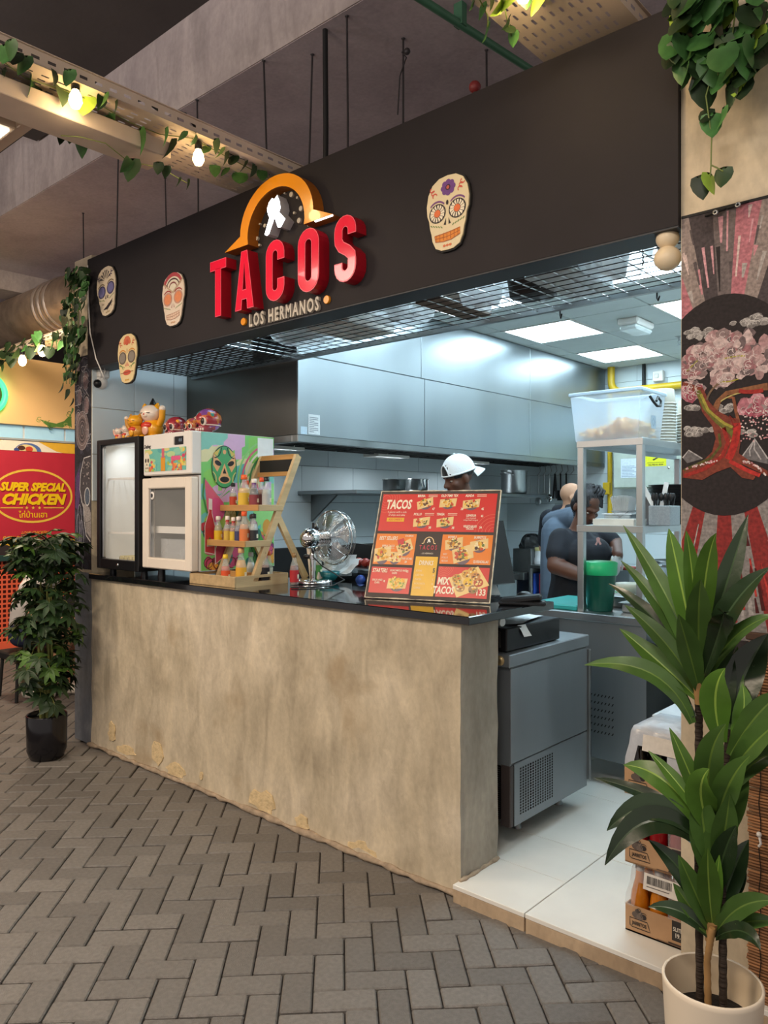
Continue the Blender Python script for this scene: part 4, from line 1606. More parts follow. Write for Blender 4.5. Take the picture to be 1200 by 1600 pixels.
a.rect(0.19, v0, 0.235, 0.115, 'e09a30', 4)
a.rect(0.2, 0.11, 0.226, v1, 'd06a78', 4)
for k in range(4):
    a.ell(0.31 + 0.022 * k, 0.105, 0.016, 0.014, 'e0608a', 4, 9)
a.ell(0.045, 0.105, 0.030, 0.044, 'e8dfc8', 5, 18)
a.ell(0.045, 0.062, 0.022, 0.026, 'e8dfc8', 5, 14)
for du in (-0.012, 0.014):
    a.ell(0.045 + du, 0.100, 0.0085, 0.013, '2a1e1e', 6, 12)
a.poly([(0.045, 0.085), (0.039, 0.072), (0.051, 0.072)], '2a1e1e', 6)
for k in range(6):
    a.line([(0.029 + 0.006 * k, 0.05), (0.029 + 0.006 * k, 0.062)], 0.0015, '4a3a30', 6)
a.line([(0.026, 0.056), (0.064, 0.056)], 0.0015, '4a3a30', 6)
a.clip = None
a.text('Dubing', 0.045, 0.182, 0.030, '1c1c1c', 2, 0.8, 0.2, 0.02)
a.rect(0.33, 0.178, 0.415, 0.225, '14161c', 1)
a.text('8.8', 0.385, 0.203, 0.026, '9ab0c8', 2, 0.9)
a.rect(0.322, 0.18, 0.326, 0.222, '3a3a3a', 1)
a.build('printed_header', hd)
dr = MB()
ring_box(dr, wx0 - 0.008, wx1 + 0.0, wz0, wzd - 0.004, 0.016, 0.066, 0.062, CREAM, 0.006)
dr = dr.build('door', o)
m = MB()
m.box((wx0 + 0.05, 0.034, wz0 + 0.058), (wx1 - 0.058, 0.039, wzd - 0.06), PANE)
m.build('pane', dr)
m = MB()
m.cbox((wx0 + 0.055, 0.028, wz0 + 0.064), (wx0 + 0.067, 0.05, wzd - 0.066), ALU, 0.002)
m.build('edge_strip', dr)
m = MB()
m.lathe([(0, 0.003), (0.016, 0.003), (0.018, 0)], (wx0 + 0.075, 0.033, wzd - 0.105), BLACK, 16, (0, -1, 0))
m.lathe([(0.013, 0.004), (0.02, 0.0045), (0.024, 0.001)], (wx0 + 0.075, 0.033, wzd - 0.105), WHITE, 18, (0, -1, 0))
m.build('round_sticker', dr)
m = MB()
m.box((wx0 + 0.04, 0.09, wz0 + 0.22), (wx1 - 0.035, 0.56, wz0 + 0.228), CLEAR if False else INNER)
m.box((wx0 + 0.04, 0.075, wz0 + 0.205), (wx1 - 0.035, 0.085, wz0 + 0.245), INNER)
m.build('shelf', o)
m = MB()
for k in range(2):
    m.box((wx0 + 0.06, 0.10 + 0.2 * k, wz0 + 0.036), (wx1 - 0.07, 0.105 + 0.2 * k, wz0 + 0.17), FILM)
m.box((wx0 + 0.06, 0.10, wz0 + 0.165), (wx1 - 0.07, 0.5, wz0 + 0.17), FILM)
tag(m.build('storage_bin'), 'clear plastic bin on the floor of the white fridge', 'bin')
for x in (wx0 + 0.07, wx1 - 0.07):
    for y in (0.1, 0.55):
        m = MB()
        m.lathe([(0.02, 0.066), (0.024, 0.0)], (x, y, TOPZ), BLACK, 10)
        m.build('foot', o)
# painted side
a = Art((wx1 + 0.0006, 0.082, wz0 + 0.002), Y3, Z3, PRINTG)
W_, H_ = 0.524, wz1 - wz0 - 0.004
a.rect(0, 0, W_, H_, '7ccf6e', 0)
a.clip = (0, 0, W_, H_)
CSD = ('86d060', '6cc0bc', 'dcb4d8', 'e6e2b0', '9cdc84', '86ccbc', 'd4aed4')
for k in range(46):
    u, v = rnd.uniform(0, W_), rnd.uniform(H_ * 0.35, H_)
    pts = []
    for q in range(7):
        pts.append((u + (q - 3) * 0.026, v + 0.04 + rnd.uniform(0, 0.02) + 0.4 * (q - 3) * 0.018))
    for q in range(6, -1, -1):
        pts.append((u + (q - 3) * 0.026, v - 0.04 - rnd.uniform(0, 0.02) + 0.4 * (q - 3) * 0.018))
    a.poly(pts, CSD[k % 7], 1)
for k in range(40):                                         # fruit and flowers low down
    u, v = rnd.uniform(0, W_), rnd.uniform(0, H_ * 0.40)
    a.ell(u, v, rnd.uniform(0.02, 0.05), rnd.uniform(0.02, 0.05), rnd.choice(('d0507a', '4a9a4a', 'e0a040', '8a3a6a', '3a7a6a', 'c03a48', 'a8c850', 'd88aa0')), 2, 12)
    a.ring(u, v, 0.03, 0.03, 0.004, '2a3a34', 3, 12, rnd.uniform(0, 6), rnd.uniform(4, 8))
for (u, v, c) in ((0.02, 0.42, 'd8627e'), (0.28, 0.44, 'd86088')):
    a.poly([(u, v + 0.10), (u + 0.13, v - 0.04), (u + 0.02, v - 0.10)], c, 4)
    a.line([(u, v + 0.10), (u - 0.01, v), (u + 0.02, v - 0.10)], 0.012, '3f8a4a', 5)
a.ell(0.10, 0.34, 0.06, 0.07, 'd8558a', 4, 18)
for k in range(6):
    t = 0.5 + 0.35 * k
    a.poly([(0.12, 0.40), (0.12 + 0.09 * math.cos(t), 0.40 + 0.10 * math.sin(t)), (0.135 + 0.07 * math.cos(t + 0.2), 0.40 + 0.08 * math.sin(t + 0.2))], '6cbf5c', 5)
a.ell(0.20, 0.31, 0.045, 0.05, '4a7a3a', 5, 20)
a.ell(0.20, 0.31, 0.038, 0.043, 'e6d88a', 6, 20)
for k in range(8):
    t = 2 * PI * k / 8
    a.line([(0.20, 0.31), (0.20 + 0.036 * math.cos(t), 0.31 + 0.04 * math.sin(t))], 0.003, 'b09a40', 7)
for k in range(8):
    a.ring(0.50, 0.50, 0.05 + 0.028 * k, 0.06 + 0.028 * k, 0.012, ('3f8a5a', 'e8e0d0', 'd0607a', '8fcf7a')[k % 4], 5, 20, 1.6, 3.5)
# the wrestler's mask
mu, mv = 0.155, 0.585
a.ell(mu, mv, 0.088, 0.122, '1f3a2e', 8, 30)
a.ell(mu, mv, 0.083, 0.117, '4aa86a', 9, 30)
for sg in (-1, 1):
    a.poly([(mu + sg * 0.02, mv + 0.02), (mu + sg * 0.075, mv + 0.075), (mu + sg * 0.078, mv + 0.01), (mu + sg * 0.05, mv - 0.03)], 'e6b07a', 10)
    a.ell(mu + sg * 0.045, mv + 0.02, 0.024, 0.014, '1a1414', 11, 14, sg * 0.4)
    a.line(bez((mu + sg * 0.02, mv + 0.11), (mu + sg * 0.03, mv + 0.05), (mu + sg * 0.07, mv + 0.05), 7), 0.006, '1f3a2e', 11)
    a.line(bez((mu + sg * 0.08, mv - 0.03), (mu + sg * 0.05, mv - 0.05), (mu + sg * 0.06, mv - 0.09), 7), 0.006, 'd8c878', 11)
    a.poly([(mu + sg * 0.03, mv + 0.105), (mu + sg * 0.075, mv + 0.075), (mu + sg * 0.05, mv + 0.06)], 'd8c060', 10)
a.poly([(mu, mv + 0.02), (mu - 0.03, mv - 0.05), (mu + 0.03, mv - 0.05)], 'e6b07a', 10)
a.poly([(mu, mv - 0.005), (mu - 0.013, mv - 0.038), (mu + 0.013, mv - 0.038)], '1a1414', 11)
a.ell(mu, mv - 0.07, 0.042, 0.026, 'e6b07a', 11, 18)
a.ell(mu, mv - 0.072, 0.032, 0.017, '1a1414', 12, 16)
a.ell(mu, mv + 0.085, 0.012, 0.013, 'e0a870', 11, 12)
# bottles in the painting
a.poly([(0.02, 0.10), (0.09, 0.085), (0.095, 0.24), (0.072, 0.32), (0.072, 0.40), (0.048, 0.405), (0.046, 0.325), (0.02, 0.25)], 'e8e0d8', 8)
a.poly([(0.024, 0.105), (0.086, 0.092), (0.091, 0.24), (0.068, 0.32), (0.068, 0.34), (0.05, 0.342), (0.05, 0.325), (0.024, 0.25)], 'c0363c', 9)
a.poly([(0.055, 0.19), (0.04, 0.16), (0.07, 0.155)], '3a7a3a', 10)
a.rect(0.034, 0.135, 0.082, 0.152, 'e0d8d0', 10)
a.poly([(0.09, 0.03), (0.17, 0.08), (0.22, 0.24), (0.16, 0.26), (0.09, 0.12)], 'e8e0d8', 8)
a.poly([(0.095, 0.036), (0.165, 0.084), (0.213, 0.236), (0.163, 0.253), (0.096, 0.12)], 'b83a5a', 9)
for k in range(5):
    a.ring(0.06 + 0.05 * k, 0.035, 0.03, 0.03, 0.006, '7a2a2a', 8, 14, 0, 5)
a.rect(W_ - 0.128, H_ - 0.125, W_ - 0.008, H_ - 0.008, 'eef0ee', 8)
a.build('painted_side', o)

# ------------------------------------------------------------------ figures on top of the fridges
GOLD = tint('yellow_glaze', 'eba51e', 0.2, coat=0.4)
CWH = tint('white_glaze', 'ead9c8', 0.2, coat=0.4)
REDG = tint('red_glaze', 'd03a2a', 0.25, coat=0.3)
PINKG = tint('pink_glaze', 'eab09a', 0.25, coat=0.3)
DOT = tint('black_dot', '201818', 0.3)


def lucky_cat(c, s, label, body, headm, arm_up=1, group=None):
    c = Vector(c)
    o = thing('lucky_cat', label, 'figurine', c, group)
    F = (Vector((0.35, -0.94, 0))).normalized()
    S = Vector((0.94, 0.35, 0)).normalized()
    p = lambda x, y, z: c + (S * x + F * y + Z3 * z) * s
    M_ = Matrix((S, F, Z3)).transposed().to_3x3()
    m = MB()
    m.ball(p(0, 0, 0.40), (0.44 * s, 0.36 * s, 0.42 * s), body, 18, 12, M_)
    for sg in (-1, 1):
        m.ball(p(sg * 0.25, 0.25, 0.10), (0.15 * s, 0.22 * s, 0.10 * s), body, 12, 8, M_)
    m.build('body', o)
    h = MB()
    h.ball(p(-0.05, 0.05, 0.98), (0.42 * s, 0.36 * s, 0.34 * s), headm, 20, 14, M_)
    h.ball(p(-0.05, 0.34, 0.90), (0.14 * s, 0.10 * s, 0.09 * s), headm, 10, 8, M_)
    h.ball(p(-0.05, -0.04, 1.08), (0.40 * s, 0.34 * s, 0.26 * s), body, 18, 10, M_)
    h = h.build('head', o)
    for sg in (-1, 1):
        m = MB()
        m.lathe([(0.15 * s, 0), (0.10 * s, 0.12 * s), (0.02 * s, 0.22 * s), (0, 0.22 * s)], p(-0.05 + sg * 0.26, 0.0, 1.18), body, 10, (S * sg * 0.25 + Z3))
        m.build('ear', h)
        m = MB()
        m.tube([p(-0.05 + sg * 0.22, 0.385, 0.99), p(-0.05 + sg * 0.16, 0.40, 0.975), p(-0.05 + sg * 0.10, 0.40, 0.99)], 0.015 * s, DOT, 6)
        m.build('eye', h)
    m = MB()
    m.ball(p(-0.05, 0.44, 0.93), 0.03 * s, REDG, 8, 6)
    m.build('nose', h)
    m = MB()
    m.tube([p(0.36 * arm_up, 0.05, 0.55), p(0.52 * arm_up, 0.1, 0.80), p(0.55 * arm_up, 0.12, 1.12)], [0.13 * s, 0.12 * s, 0.12 * s], body, 10)
    m.ball(p(0.55 * arm_up, 0.12, 1.14), 0.13 * s, CWH, 10, 8)
    m.build('raised_paw', o)
    m = MB()
    m.ball(p(-0.05, 0.28, 0.52), (0.26 * s, 0.13 * s, 0.14 * s), REDG, 12, 8, M_)
    m.build('bib', o)
    m = MB()
    m.ball(p(-0.05, 0.36, 0.34), (0.15 * s, 0.05 * s, 0.19 * s), PINKG if body is GOLD else GOLD, 12, 8, M_)
    m.build('coin', o)
    return o


zt = bz1
lucky_cat(at(238, 680, 0.20).xy.to_3d() + Z3 * zt, 0.165, 'large yellow lucky cat with a white face on the black fridge', GOLD, CWH)
lucky_cat(at(213, 683, 0.12).xy.to_3d() + Z3 * zt, 0.115, 'tall golden cat figure left of the large yellow lucky cat', tint('old_gold', 'c88a28', 0.25, coat=0.3), GOLD, -1)
lucky_cat(at(186, 686, 0.12).xy.to_3d() + Z3 * zt, 0.062, 'small pinkish cat figure at the left corner of the black fridge', PINKG, CWH, -1)
lucky_cat(at(198, 686, 0.13).xy.to_3d() + Z3 * zt, 0.072, 'small white cat with a red collar on the black fridge', CWH, CWH)
m = MB()
c = at(239, 627, 0.2)
m.lathe([(0.022, 0), (0.018, 0.012), (0.004, 0.04), (0, 0.042)], (c.x, 0.2, zt + 0.218), BLACK, 12)
tag(m.build('pointed_hat'), 'tiny black pointed hat on the head of the large yellow cat', 'hat')

SKRED = tint('maroon_skull', '8a2f3c', 0.2, coat=0.5, var=0.3)
SKCLR = print_mat('painted_skull', 0.2, 0.2, 30, coat=0.5)


def toy_skull(c, r, label, colr, spots):
    c = Vector(c)
    o = thing('painted_skull', label, 'figurine', c, 'painted skulls on the white fridge')
    F = Vector((0.15, -0.99, 0)).normalized()
    S = Vector((0.99, 0.15, 0)).normalized()
    M_ = Matrix((S, F, Z3)).transposed().to_3x3()
    p = lambda x, y, z: c + (S * x + F * y + Z3 * z) * r
    m = MB()
    m.ball(p(0.05, -0.08, 1.08), (0.90 * r, 1.0 * r, 0.84 * r), colr, 24, 16, M_)
    m.build('cranium', o)
    m = MB()
    m.ball(p(0, 0.28, 0.46), (0.66 * r, 0.70 * r, 0.46 * r), SKRED, 18, 10, M_)
    m.build('jaw', o)
    for sg in (-1, 1):
        m = MB()
        m.ball(p(sg * 0.38, 0.74, 0.92), (0.27 * r, 0.16 * r, 0.32 * r), CWH, 14, 10, M_)
        m.ball(p(sg * 0.39, 0.80, 0.92), (0.20 * r, 0.14 * r, 0.25 * r), DOT, 12, 8, M_)
        m.tube([p(sg * (0.36 + 0.34 * math.cos(q)), 0.80 - 0.12 * abs(math.cos(q)), 0.86 + 0.40 * math.sin(q)) for q in [PI * i / 8 for i in range(9)]], 0.04 * r, REDG if sg > 0 else PINKG, 5)
        m.build('eye_socket', o)
    m = MB()
    m.tube([p(0.05 + 0.80 * math.cos(q), -0.08 + 0.90 * math.sin(q), 0.68) for q in [2 * PI * i / 28 for i in range(29)]], 0.035 * r, CWH, 5, cap=False)
    m.build('painted_line', o)
    m = MB()
    m.lathe([(0.13 * r, 0), (0.02 * r, 0.2 * r)], p(0, 0.93, 0.52), DOT, 8)
    m.build('nose_hole', o)
    m = MB()
    for k in range(6):
        m.ball(p(-0.4 + 0.16 * k, 0.93 - 0.9 * (k - 2.5) ** 2 * 0.02, 0.36), (0.07 * r, 0.06 * r, 0.11 * r), CWH, 8, 6, M_)
    m.build('teeth', o)
    for k in range(spots):
        t, q = rnd.uniform(0.3, 1.2), rnd.uniform(-2.5, 1.2)
        d = Vector((math.sin(t) * math.cos(q), math.sin(t) * math.sin(q), math.cos(t)))
        m = MB()
        nn = c + Vector((0, 0, 1.08 * r)) + (S * d.x * 0.9 + F * d.y * 0.92 + Z3 * d.z * 0.84) * r * 0.97
        m.lathe([(0.0, 0.09 * r), (0.13 * r, 0.05 * r), (0.20 * r, 0.0)], nn, (GOLD, REDG, tint('teal_petal', '2f8a80', 0.3) if k == 2 else PINKG, tint('violet_petal', '8a5aa0', 0.3) if k == 3 else GOLD)[k % 4], 8, (S * d.x + F * d.y + Z3 * d.z))
        m.build('painted_flower', o)


zt = wz1
SKA, SKB, SKC = cells('crimson_skull', ('7c2030', '98303a', '8a2a3c', '6a3a5a', '98303a', 'b0503c'), 38), cells('amber_skull', ('b8703a', 'c08a40', '9a4a5a', 'd0a050', 'a04a3a'), 60), cells('many_coloured_skull', ('9a2c38', '7a4a90', '2f7a5a', 'b0403a', '8a5aa0', 'c07038', '9a2c38'), 30)
toy_skull(at(274, 676, 0.24).xy.to_3d() + Z3 * zt, 0.070, 'dark red painted skull on the white fridge beside the yellow cat', SKA, 5)
toy_skull(at(301, 676, 0.18).xy.to_3d() + Z3 * zt, 0.052, 'small amber skull in the middle of the painted skulls', SKB, 4)
toy_skull(at(324, 676, 0.25).xy.to_3d() + Z3 * zt, 0.082, 'largest glossy painted skull at the right end of the white fridge', SKC, 7)

# ------------------------------------------------------------------ hot sauce rack and tray
RX0, RX1 = -3.618, -3.288


def beam_(m, p0, p1, wx, wt, mt):       # a flat wooden bar between two points in the plane x = constant
    p0, p1 = Vector(p0), Vector(p1)
    t = (p1 - p0).normalized()
    n = Vector((0, -t.z, t.y)) * wt / 2
    a0, a1 = Vector((-wx / 2, 0, 0)), Vector((wx / 2, 0, 0))
    vs = [p0 + a0 - n, p0 + a1 - n, p0 + a1 + n, p0 + a0 + n, p1 + a0 - n, p1 + a1 - n, p1 + a1 + n, p1 + a0 + n]
    m.add(vs, [(3, 2, 1, 0), (4, 5, 6, 7), (0, 1, 5, 4), (1, 2, 6, 5), (2, 3, 7, 6), (3, 0, 4, 7)], mt)


o = thing('bottle_rack', 'slanted pine rack of hot sauce bottles standing beside the painted fridge', 'rack', ((RX0 + RX1) / 2, 0.3, TOPZ))
for x in (RX0 + 0.011, RX1 - 0.011):
    m = MB()
    beam_(m, (x, 0.185, 1.118), (x, 0.505, 1.815), 0.022, 0.040, WOODP)
    m.build('side_rail', o)
    m = MB()
    beam_(m, (x, 0.352, 1.475), (x, 0.565, 1.118), 0.020, 0.036, WOODP)
    m.build('rear_leg', o)
m = MB()
m.cbox((RX0 + 0.02, 0.485, 1.79), (RX1 - 0.02, 0.525, 1.825), WOOD, 0.002)
m.build('top_bar', o)
m = MB()
m.cbox((RX0 + 0.02, 0.455, 1.70), (RX1 - 0.02, 0.475, 1.725), WOOD, 0.002)
m.build('cross_bar', o)
m = MB()
m.box((RX0 + 0.02, 0.472, 1.722), (RX1 - 0.02, 0.482, 1.795), BLACKM)
m.build('chalk_panel', o)
SHV = ((0.215, 0.385, 1.505), (0.125, 0.295, 1.312))
for y0, y1, z in SHV:
    m = MB()
    m.cbox((RX0, y0, z), (RX1, y1, z + 0.010), WOOD, 0.001)
    sh = m.build('shelf', o)
    m = MB()
    m.cbox((RX0 - 0.004, y0 - 0.01, z - 0.004), (RX1 + 0.004, y0, z + 0.030), WOOD, 0.002)
    m.build('front_lip', sh)
    for x in (RX0 - 0.004, RX1 - 0.006):
        m = MB()
        m.cbox((x, y0 - 0.002, z - 0.004), (x + 0.010, y1, z + 0.030), WOODP, 0.002)
        m.build('side_lip', sh)
m = MB()
m.cbox((RX0 + 0.02, 0.205, 1.135), (RX1 - 0.02, 0.225, 1.165), WOOD, 0.002)
m.build('bottom_bar', o)
TX0, TX1, TY0, TY1 = -3.66, -3.275, 0.045, 0.395
o = thing('serving_tray', 'shallow pine tray with a cut-out handle under the hot sauce rack', 'tray', ((TX0 + TX1) / 2, 0.2, TOPZ))
m = MB()
m.cbox((TX0, TY0, TOPZ), (TX1, TY1, TOPZ + 0.009), WOODP, 0.001)
m.build('bottom', o)
for y in (TY0 - 0.010, TY1):
    m = MB()
    m.cbox((TX0 - 0.01, y, TOPZ), (TX1 + 0.01, y + 0.010, TOPZ + 0.058), WOODP, 0.002)
    m.build('long_side', o)
for x in (TX0 - 0.010, TX1):
    m = MB()
    hole = (0.115, 0.235, 0.024, 0.044)
    L_ = TY1 - TY0
    for (u0, u1, v0, v1) in ((0, hole[0], 0, 0.058), (hole[1], L_, 0, 0.058), (hole[0], hole[1], 0, hole[2]), (hole[0], hole[1], hole[3], 0.058)):
        m.box((x, TY0 + u0, TOPZ + v0), (x + 0.010, TY0 + u1, TOPZ + v1), WOODP)
    m.build('handle_side', o)

_mc = {}


def T(h, r=0.35, **k):
    key = (h, r, tuple(sorted(k.items())))
    if key not in _mc:
        _mc[key] = mat('coloured_' + ('glaze' if r < 0.3 else 'finish'), h, r, **k)
    return _mc[key]


BGL = mat('thin_bottle_glass', 'd4dcd8', 0.06, alpha=0.30, var=0.05, coat=0.5)


def bottle(x, y, z, h, r, liquid, cap, lab, label, neck=0.38, group='hot sauce bottles', shoulder=0.62, band=None, fill=True, lab2='e8dcc0'):
    o = thing('sauce_bottle', label, 'bottle', (x, y, z), group)
    rn = r * neck
    m = MB()
    fl = (0.66, 0.60, 0.54)[int(h * 1000) % 3]
    rf = r * 0.9 + (rn * 1.1 - r * 0.9) * (fl - 0.58) / 0.18 if fl > 0.58 else r * 0.93
    m.lathe([(0, 0.002), (r * 0.90, 0.002), (r * 0.96, 0.006), (r * 0.96, h * 0.50), (rf * 0.95, h * fl), (0, h * fl)], (x, y, z), T(liquid, 0.15, var=0.15, coat=0.3), 14)
    m.build('sauce', o)
    m = MB()
    m.lathe([(0, 0), (r * 0.92, 0.0), (r, 0.004), (r, h * 0.50), (r * 0.9, h * 0.58), (rn * 1.1, h * 0.76), (rn, h * 0.86), (rn, h * 0.90)], (x, y, z), BGL, 14)
    m.build('glass', o)
    m = MB()
    m.lathe([(rn * 1.25, h * 0.855), (rn * 1.3, h * 0.86), (rn * 1.25, h * 0.99), (0, h)], (x, y, z), T(cap, 0.35), 12)
    m.build('cap', o)
    m = MB()
    m.lathe([(r + 0.0006, h * 0.09), (r + 0.0006, h * 0.46)], (x, y, z), T(lab, 0.55, var=0.05), 16)
    lb = m.build('label', o)
    m = MB()
    m.lathe([(r + 0.0011, h * 0.20), (r + 0.0011, h * 0.33)], (x, y, z), T(lab2, 0.55, var=0.25, scale=160), 10, ang=PI * 0.9, ax=(0, 0, 1))
    m.build('print', lb)
    if band:
        m = MB()
        m.lathe([(rn + 0.0008, h * 0.68), (rn + 0.0008, h * 0.85)], (x, y, z), T(band, 0.5), 12)
        m.build('neck_band', o)
    return o


z1, z2 = SHV[0][2] + 0.010, SHV[1][2] + 0.010
BT = [  # top shelf
    (-3.575, 0.262, z1, 0.145, 0.021, 'b0a890', '1c1a1a', 'c04a30', 'slim clear bottle with a black cap and red label, top shelf of the rack'),
    (-3.53, 0.325, z1, 0.160, 0.020, 'c07a30', 'd8542a', 'c8b080', 'amber bottle with an orange cap behind the large yellow one'),
    (-3.475, 0.262, z1, 0.190, 0.034, 'e0b050', 'e8642a', 'ddb83c', 'large yellow sauce bottle with an orange nozzle, top shelf of the rack'),
    (-3.405, 0.33, z1, 0.175, 0.022, '9a5a3a', 'e05028', '6a3a3a', 'brown bottle with an orange-red cap at the back of the top shelf'),
    (-3.388, 0.262, z1, 0.165, 0.026, '3a2430', 'e8e2da', '8a3a40', 'dark purple bottle with a white cap and maroon label, top shelf'),
    (-3.325, 0.30, z1, 0.175, 0.025, 'b8bcb8', '1a1a1c', 'b0b4b4', 'clear bottle with a black cap and pale label at the right of the top shelf'),
    # middle shelf
    (-3.59, 0.170, z2, 0.150, 0.023, 'a89a60', 'ece2d4', 'e0b828', 'bottle with a white cap and bright yellow label, first on the middle shelf'),
    (-3.548, 0.200, z2, 0.145, 0.019, 'a8a8a0', 'e8ded0', 'd8b030', 'slim clear bottle with a white cap, second on the middle shelf'),
    (-3.505, 0.170, z2, 0.152, 0.021, 'b0703a', 'eadccc', 'c8a848', 'bottle with a red neck wrap and yellow label, third on the middle shelf'),
    (-3.475, 0.230, z2, 0.140, 0.018, '5a3024', '1c1a1c', 'd0a830', 'small dark bottle with a black cap at the back of the middle shelf'),
    (-3.452, 0.170, z2, 0.145, 0.020, 'a04a30', 'e8d8cc', 'd8b838', 'red-necked bottle with a pale cap, fifth on the middle shelf'),
    (-3.412, 0.175, z2, 0.150, 0.022, '5a5a78', 'e8dcd4', '3a3f68', 'bottle with an indigo label and white cap on the middle shelf'),
    (-3.38, 0.240, z2, 0.160, 0.020, 'c8c8c0', '3a1a1c', 'c83a30', 'tall clear bottle with a dark red cap at the back of the middle shelf'),
    (-3.360, 0.172, z2, 0.178, 0.026, 'd09058', 'e85a28', 'd87a44', 'peach coloured bottle with an orange cap on the middle shelf'),
    (-3.318, 0.205, z2, 0.165, 0.022, 'a8b0b0', '17171a', '2a2a2e', 'black-labelled bottle with a black cap at the right of the middle shelf'),
    # tray
    (-3.405, 0.082, TOPZ + 0.009, 0.160, 0.024, 'c84a20', 'e8c030', 'd8542a', 'orange-red bottle with a yellow cap at the front of the tray'),
    (-3.388, 0.240, TOPZ + 0.009, 0.165, 0.024, 'c8ccc4', 'b8bcb8', 'a8b0a8', 'clear bottle at the back of the tray under the shelves'),
    (-3.345, 0.140, TOPZ + 0.009, 0.195, 0.029, 'd8a040', 'd0a870', 'dca430', 'yellow-labelled sauce bottle with a tan wooden-looking cap in the tray'),
    (-3.345, 0.33, TOPZ + 0.009, 0.17, 0.024, '9ab090', 'd8602a', 'd8e0d0', 'pale bottle behind the tan-capped one in the tray'),
    (-3.305, 0.262, TOPZ + 0.009, 0.185, 0.032, '8a4a20', '18181c', '1e1c20', 'round amber bottle with a black cap and black label at the tray handle'),
    # behind the tray
    (-3.245, 0.60, TOPZ, 0.20, 0.032, 'c8c0a0', '1e1e1e', '4a8a40', 'green-labelled bottle behind the tray next to the fan'),
    (-3.165, 0.36, TOPZ, 0.175, 0.024, '7a1a1c', '8a6a40', 'b02a30', 'dark red bottle with a yellow base label between tray and fan'),
]
for k, (x, y, z, h, r, li, ca_, lb, tx) in enumerate(BT):
    bottle(x, y, z, h, r, li, ca_, lb, tx, band='c03028' if 'red' in tx and 'neck' in tx else ('7a3a8a' if 'purple' in tx else None), neck=0.42 if r > 0.03 else 0.46)

# ------------------------------------------------------------------ fan
fc = at(512, 838, 0.575)
o = thing('desk_fan', 'chrome desk fan on the counter, seen from behind', 'fan', (fc.x, 0.50, TOPZ))
px_, py_ = at(489, 880, 0.50).x, 0.50
m = MB()
m.lathe([(0.0, 0.022), (0.085, 0.022), (0.104, 0.018), (0.110, 0.008), (0.110, 0.0), (0, 0)], (px_, py_, TOPZ), CHROME, 32)
m.build('base', o)
m = MB()
m.cyl((px_, py_, TOPZ + 0.02), (px_, py_, TOPZ + 0.165), 0.016, CHROME, 16)
m.lathe([(0.02, 0), (0.022, 0.02), (0.017, 0.035)], (px_, py_, TOPZ + 0.13), CHROME, 16)
m.build('pole', o)
m = MB()
m.lathe([(0.010, 0), (0.014, 0.01), (0.014, 0.03), (0.010, 0.035)], (px_ - 0.018, py_ - 0.01, TOPZ + 0.145), BLACK, 10, (-1, -0.3, 0))
m.build('tilt_knob', o)
mz = fc.z - 0.008
m = MB()
m.lathe([(0, -0.185), (0.028, -0.180), (0.050, -0.160), (0.058, -0.130), (0.054, -0.10), (0.047, -0.085), (0.046, -0.02), (0.040, -0.004), (0, 0.0)], (fc.x, fc.y - 0.005, mz), CHROME, 24, (0, 1, 0))
m.cyl((px_, py_, TOPZ + 0.16), (px_ + 0.004, py_ - 0.02, mz - 0.03), 0.013, CHROME, 12)
m.build('motor', o)
m = MB()
m.cyl((fc.x, fc.y - 0.11, mz + 0.045), (fc.x, fc.y - 0.11, mz + 0.085), 0.007, BLACK, 10)
m.ball((fc.x, fc.y - 0.085, mz + 0.055), 0.013, BLACK, 10, 8)
m.build('oscillation_knob', o)
R_ = 0.152
m = MB()
for k in range(17):
    q = k / 16
    r = 0.035 + (R_ - 0.037) * q
    y = fc.y + 0.002 + 0.030 * q ** 3 * 0 + 0.002
    yb = -0.012 + 0.035 * (q ** 2.2)
    pts = [(fc.x + r * math.cos(t), fc.y + yb, mz + r * math.sin(t)) for t in [2 * PI * i / 40 for i in range(41)]]
    m.tube(pts, 0.0011, CHROME, 4, cap=False)
    pts = [(p[0], fc.y + 0.095 - yb, p[2]) for p in pts]
    if k % 2 == 0:
        m.tube(pts, 0.0011, CHROME, 4, cap=False)
for k in range(8):
    t = 2 * PI * k / 8 + 0.1
    m.tube([(fc.x + r * math.cos(t), fc.y - 0.014 + 0.035 * (q ** 2.2), mz + r * math.sin(t)) for q, r in [(i / 6, 0.035 + (R_ - 0.037) * i / 6) for i in range(7)]], 0.0014, CHROME, 4)
m.build('wire_guard', o)
m = MB()
pts = [(fc.x + R_ * math.cos(t), fc.y + 0.040, mz + R_ * math.sin(t)) for t in [2 * PI * i / 48 for i in range(49)]]
m.tube(pts, 0.0045, CHROME, 8, cap=False)
m.build('rim', o)
for k in range(4):
    m = MB()
    t0 = 2 * PI * k / 4 + 0.4
    vs, fs = [], []
    for i in range(6):
        r = 0.03 + 0.10 * i / 5
        for s_ in range(5):
            tt = t0 + (s_ - 2) * (0.16 + 0.03 * i)
            vs.append((fc.x + r * math.cos(tt), fc.y + 0.045 + (s_ - 2) * 0.007, mz + r * math.sin(tt)))
    for i in range(5):
        for s_ in range(4):
            a_ = i * 5 + s_
            fs.append((a_, a_ + 1, a_ + 6, a_ + 5))
    m.add(vs, fs, ALU, smooth=True)
    m.build('blade', o)
m = MB()
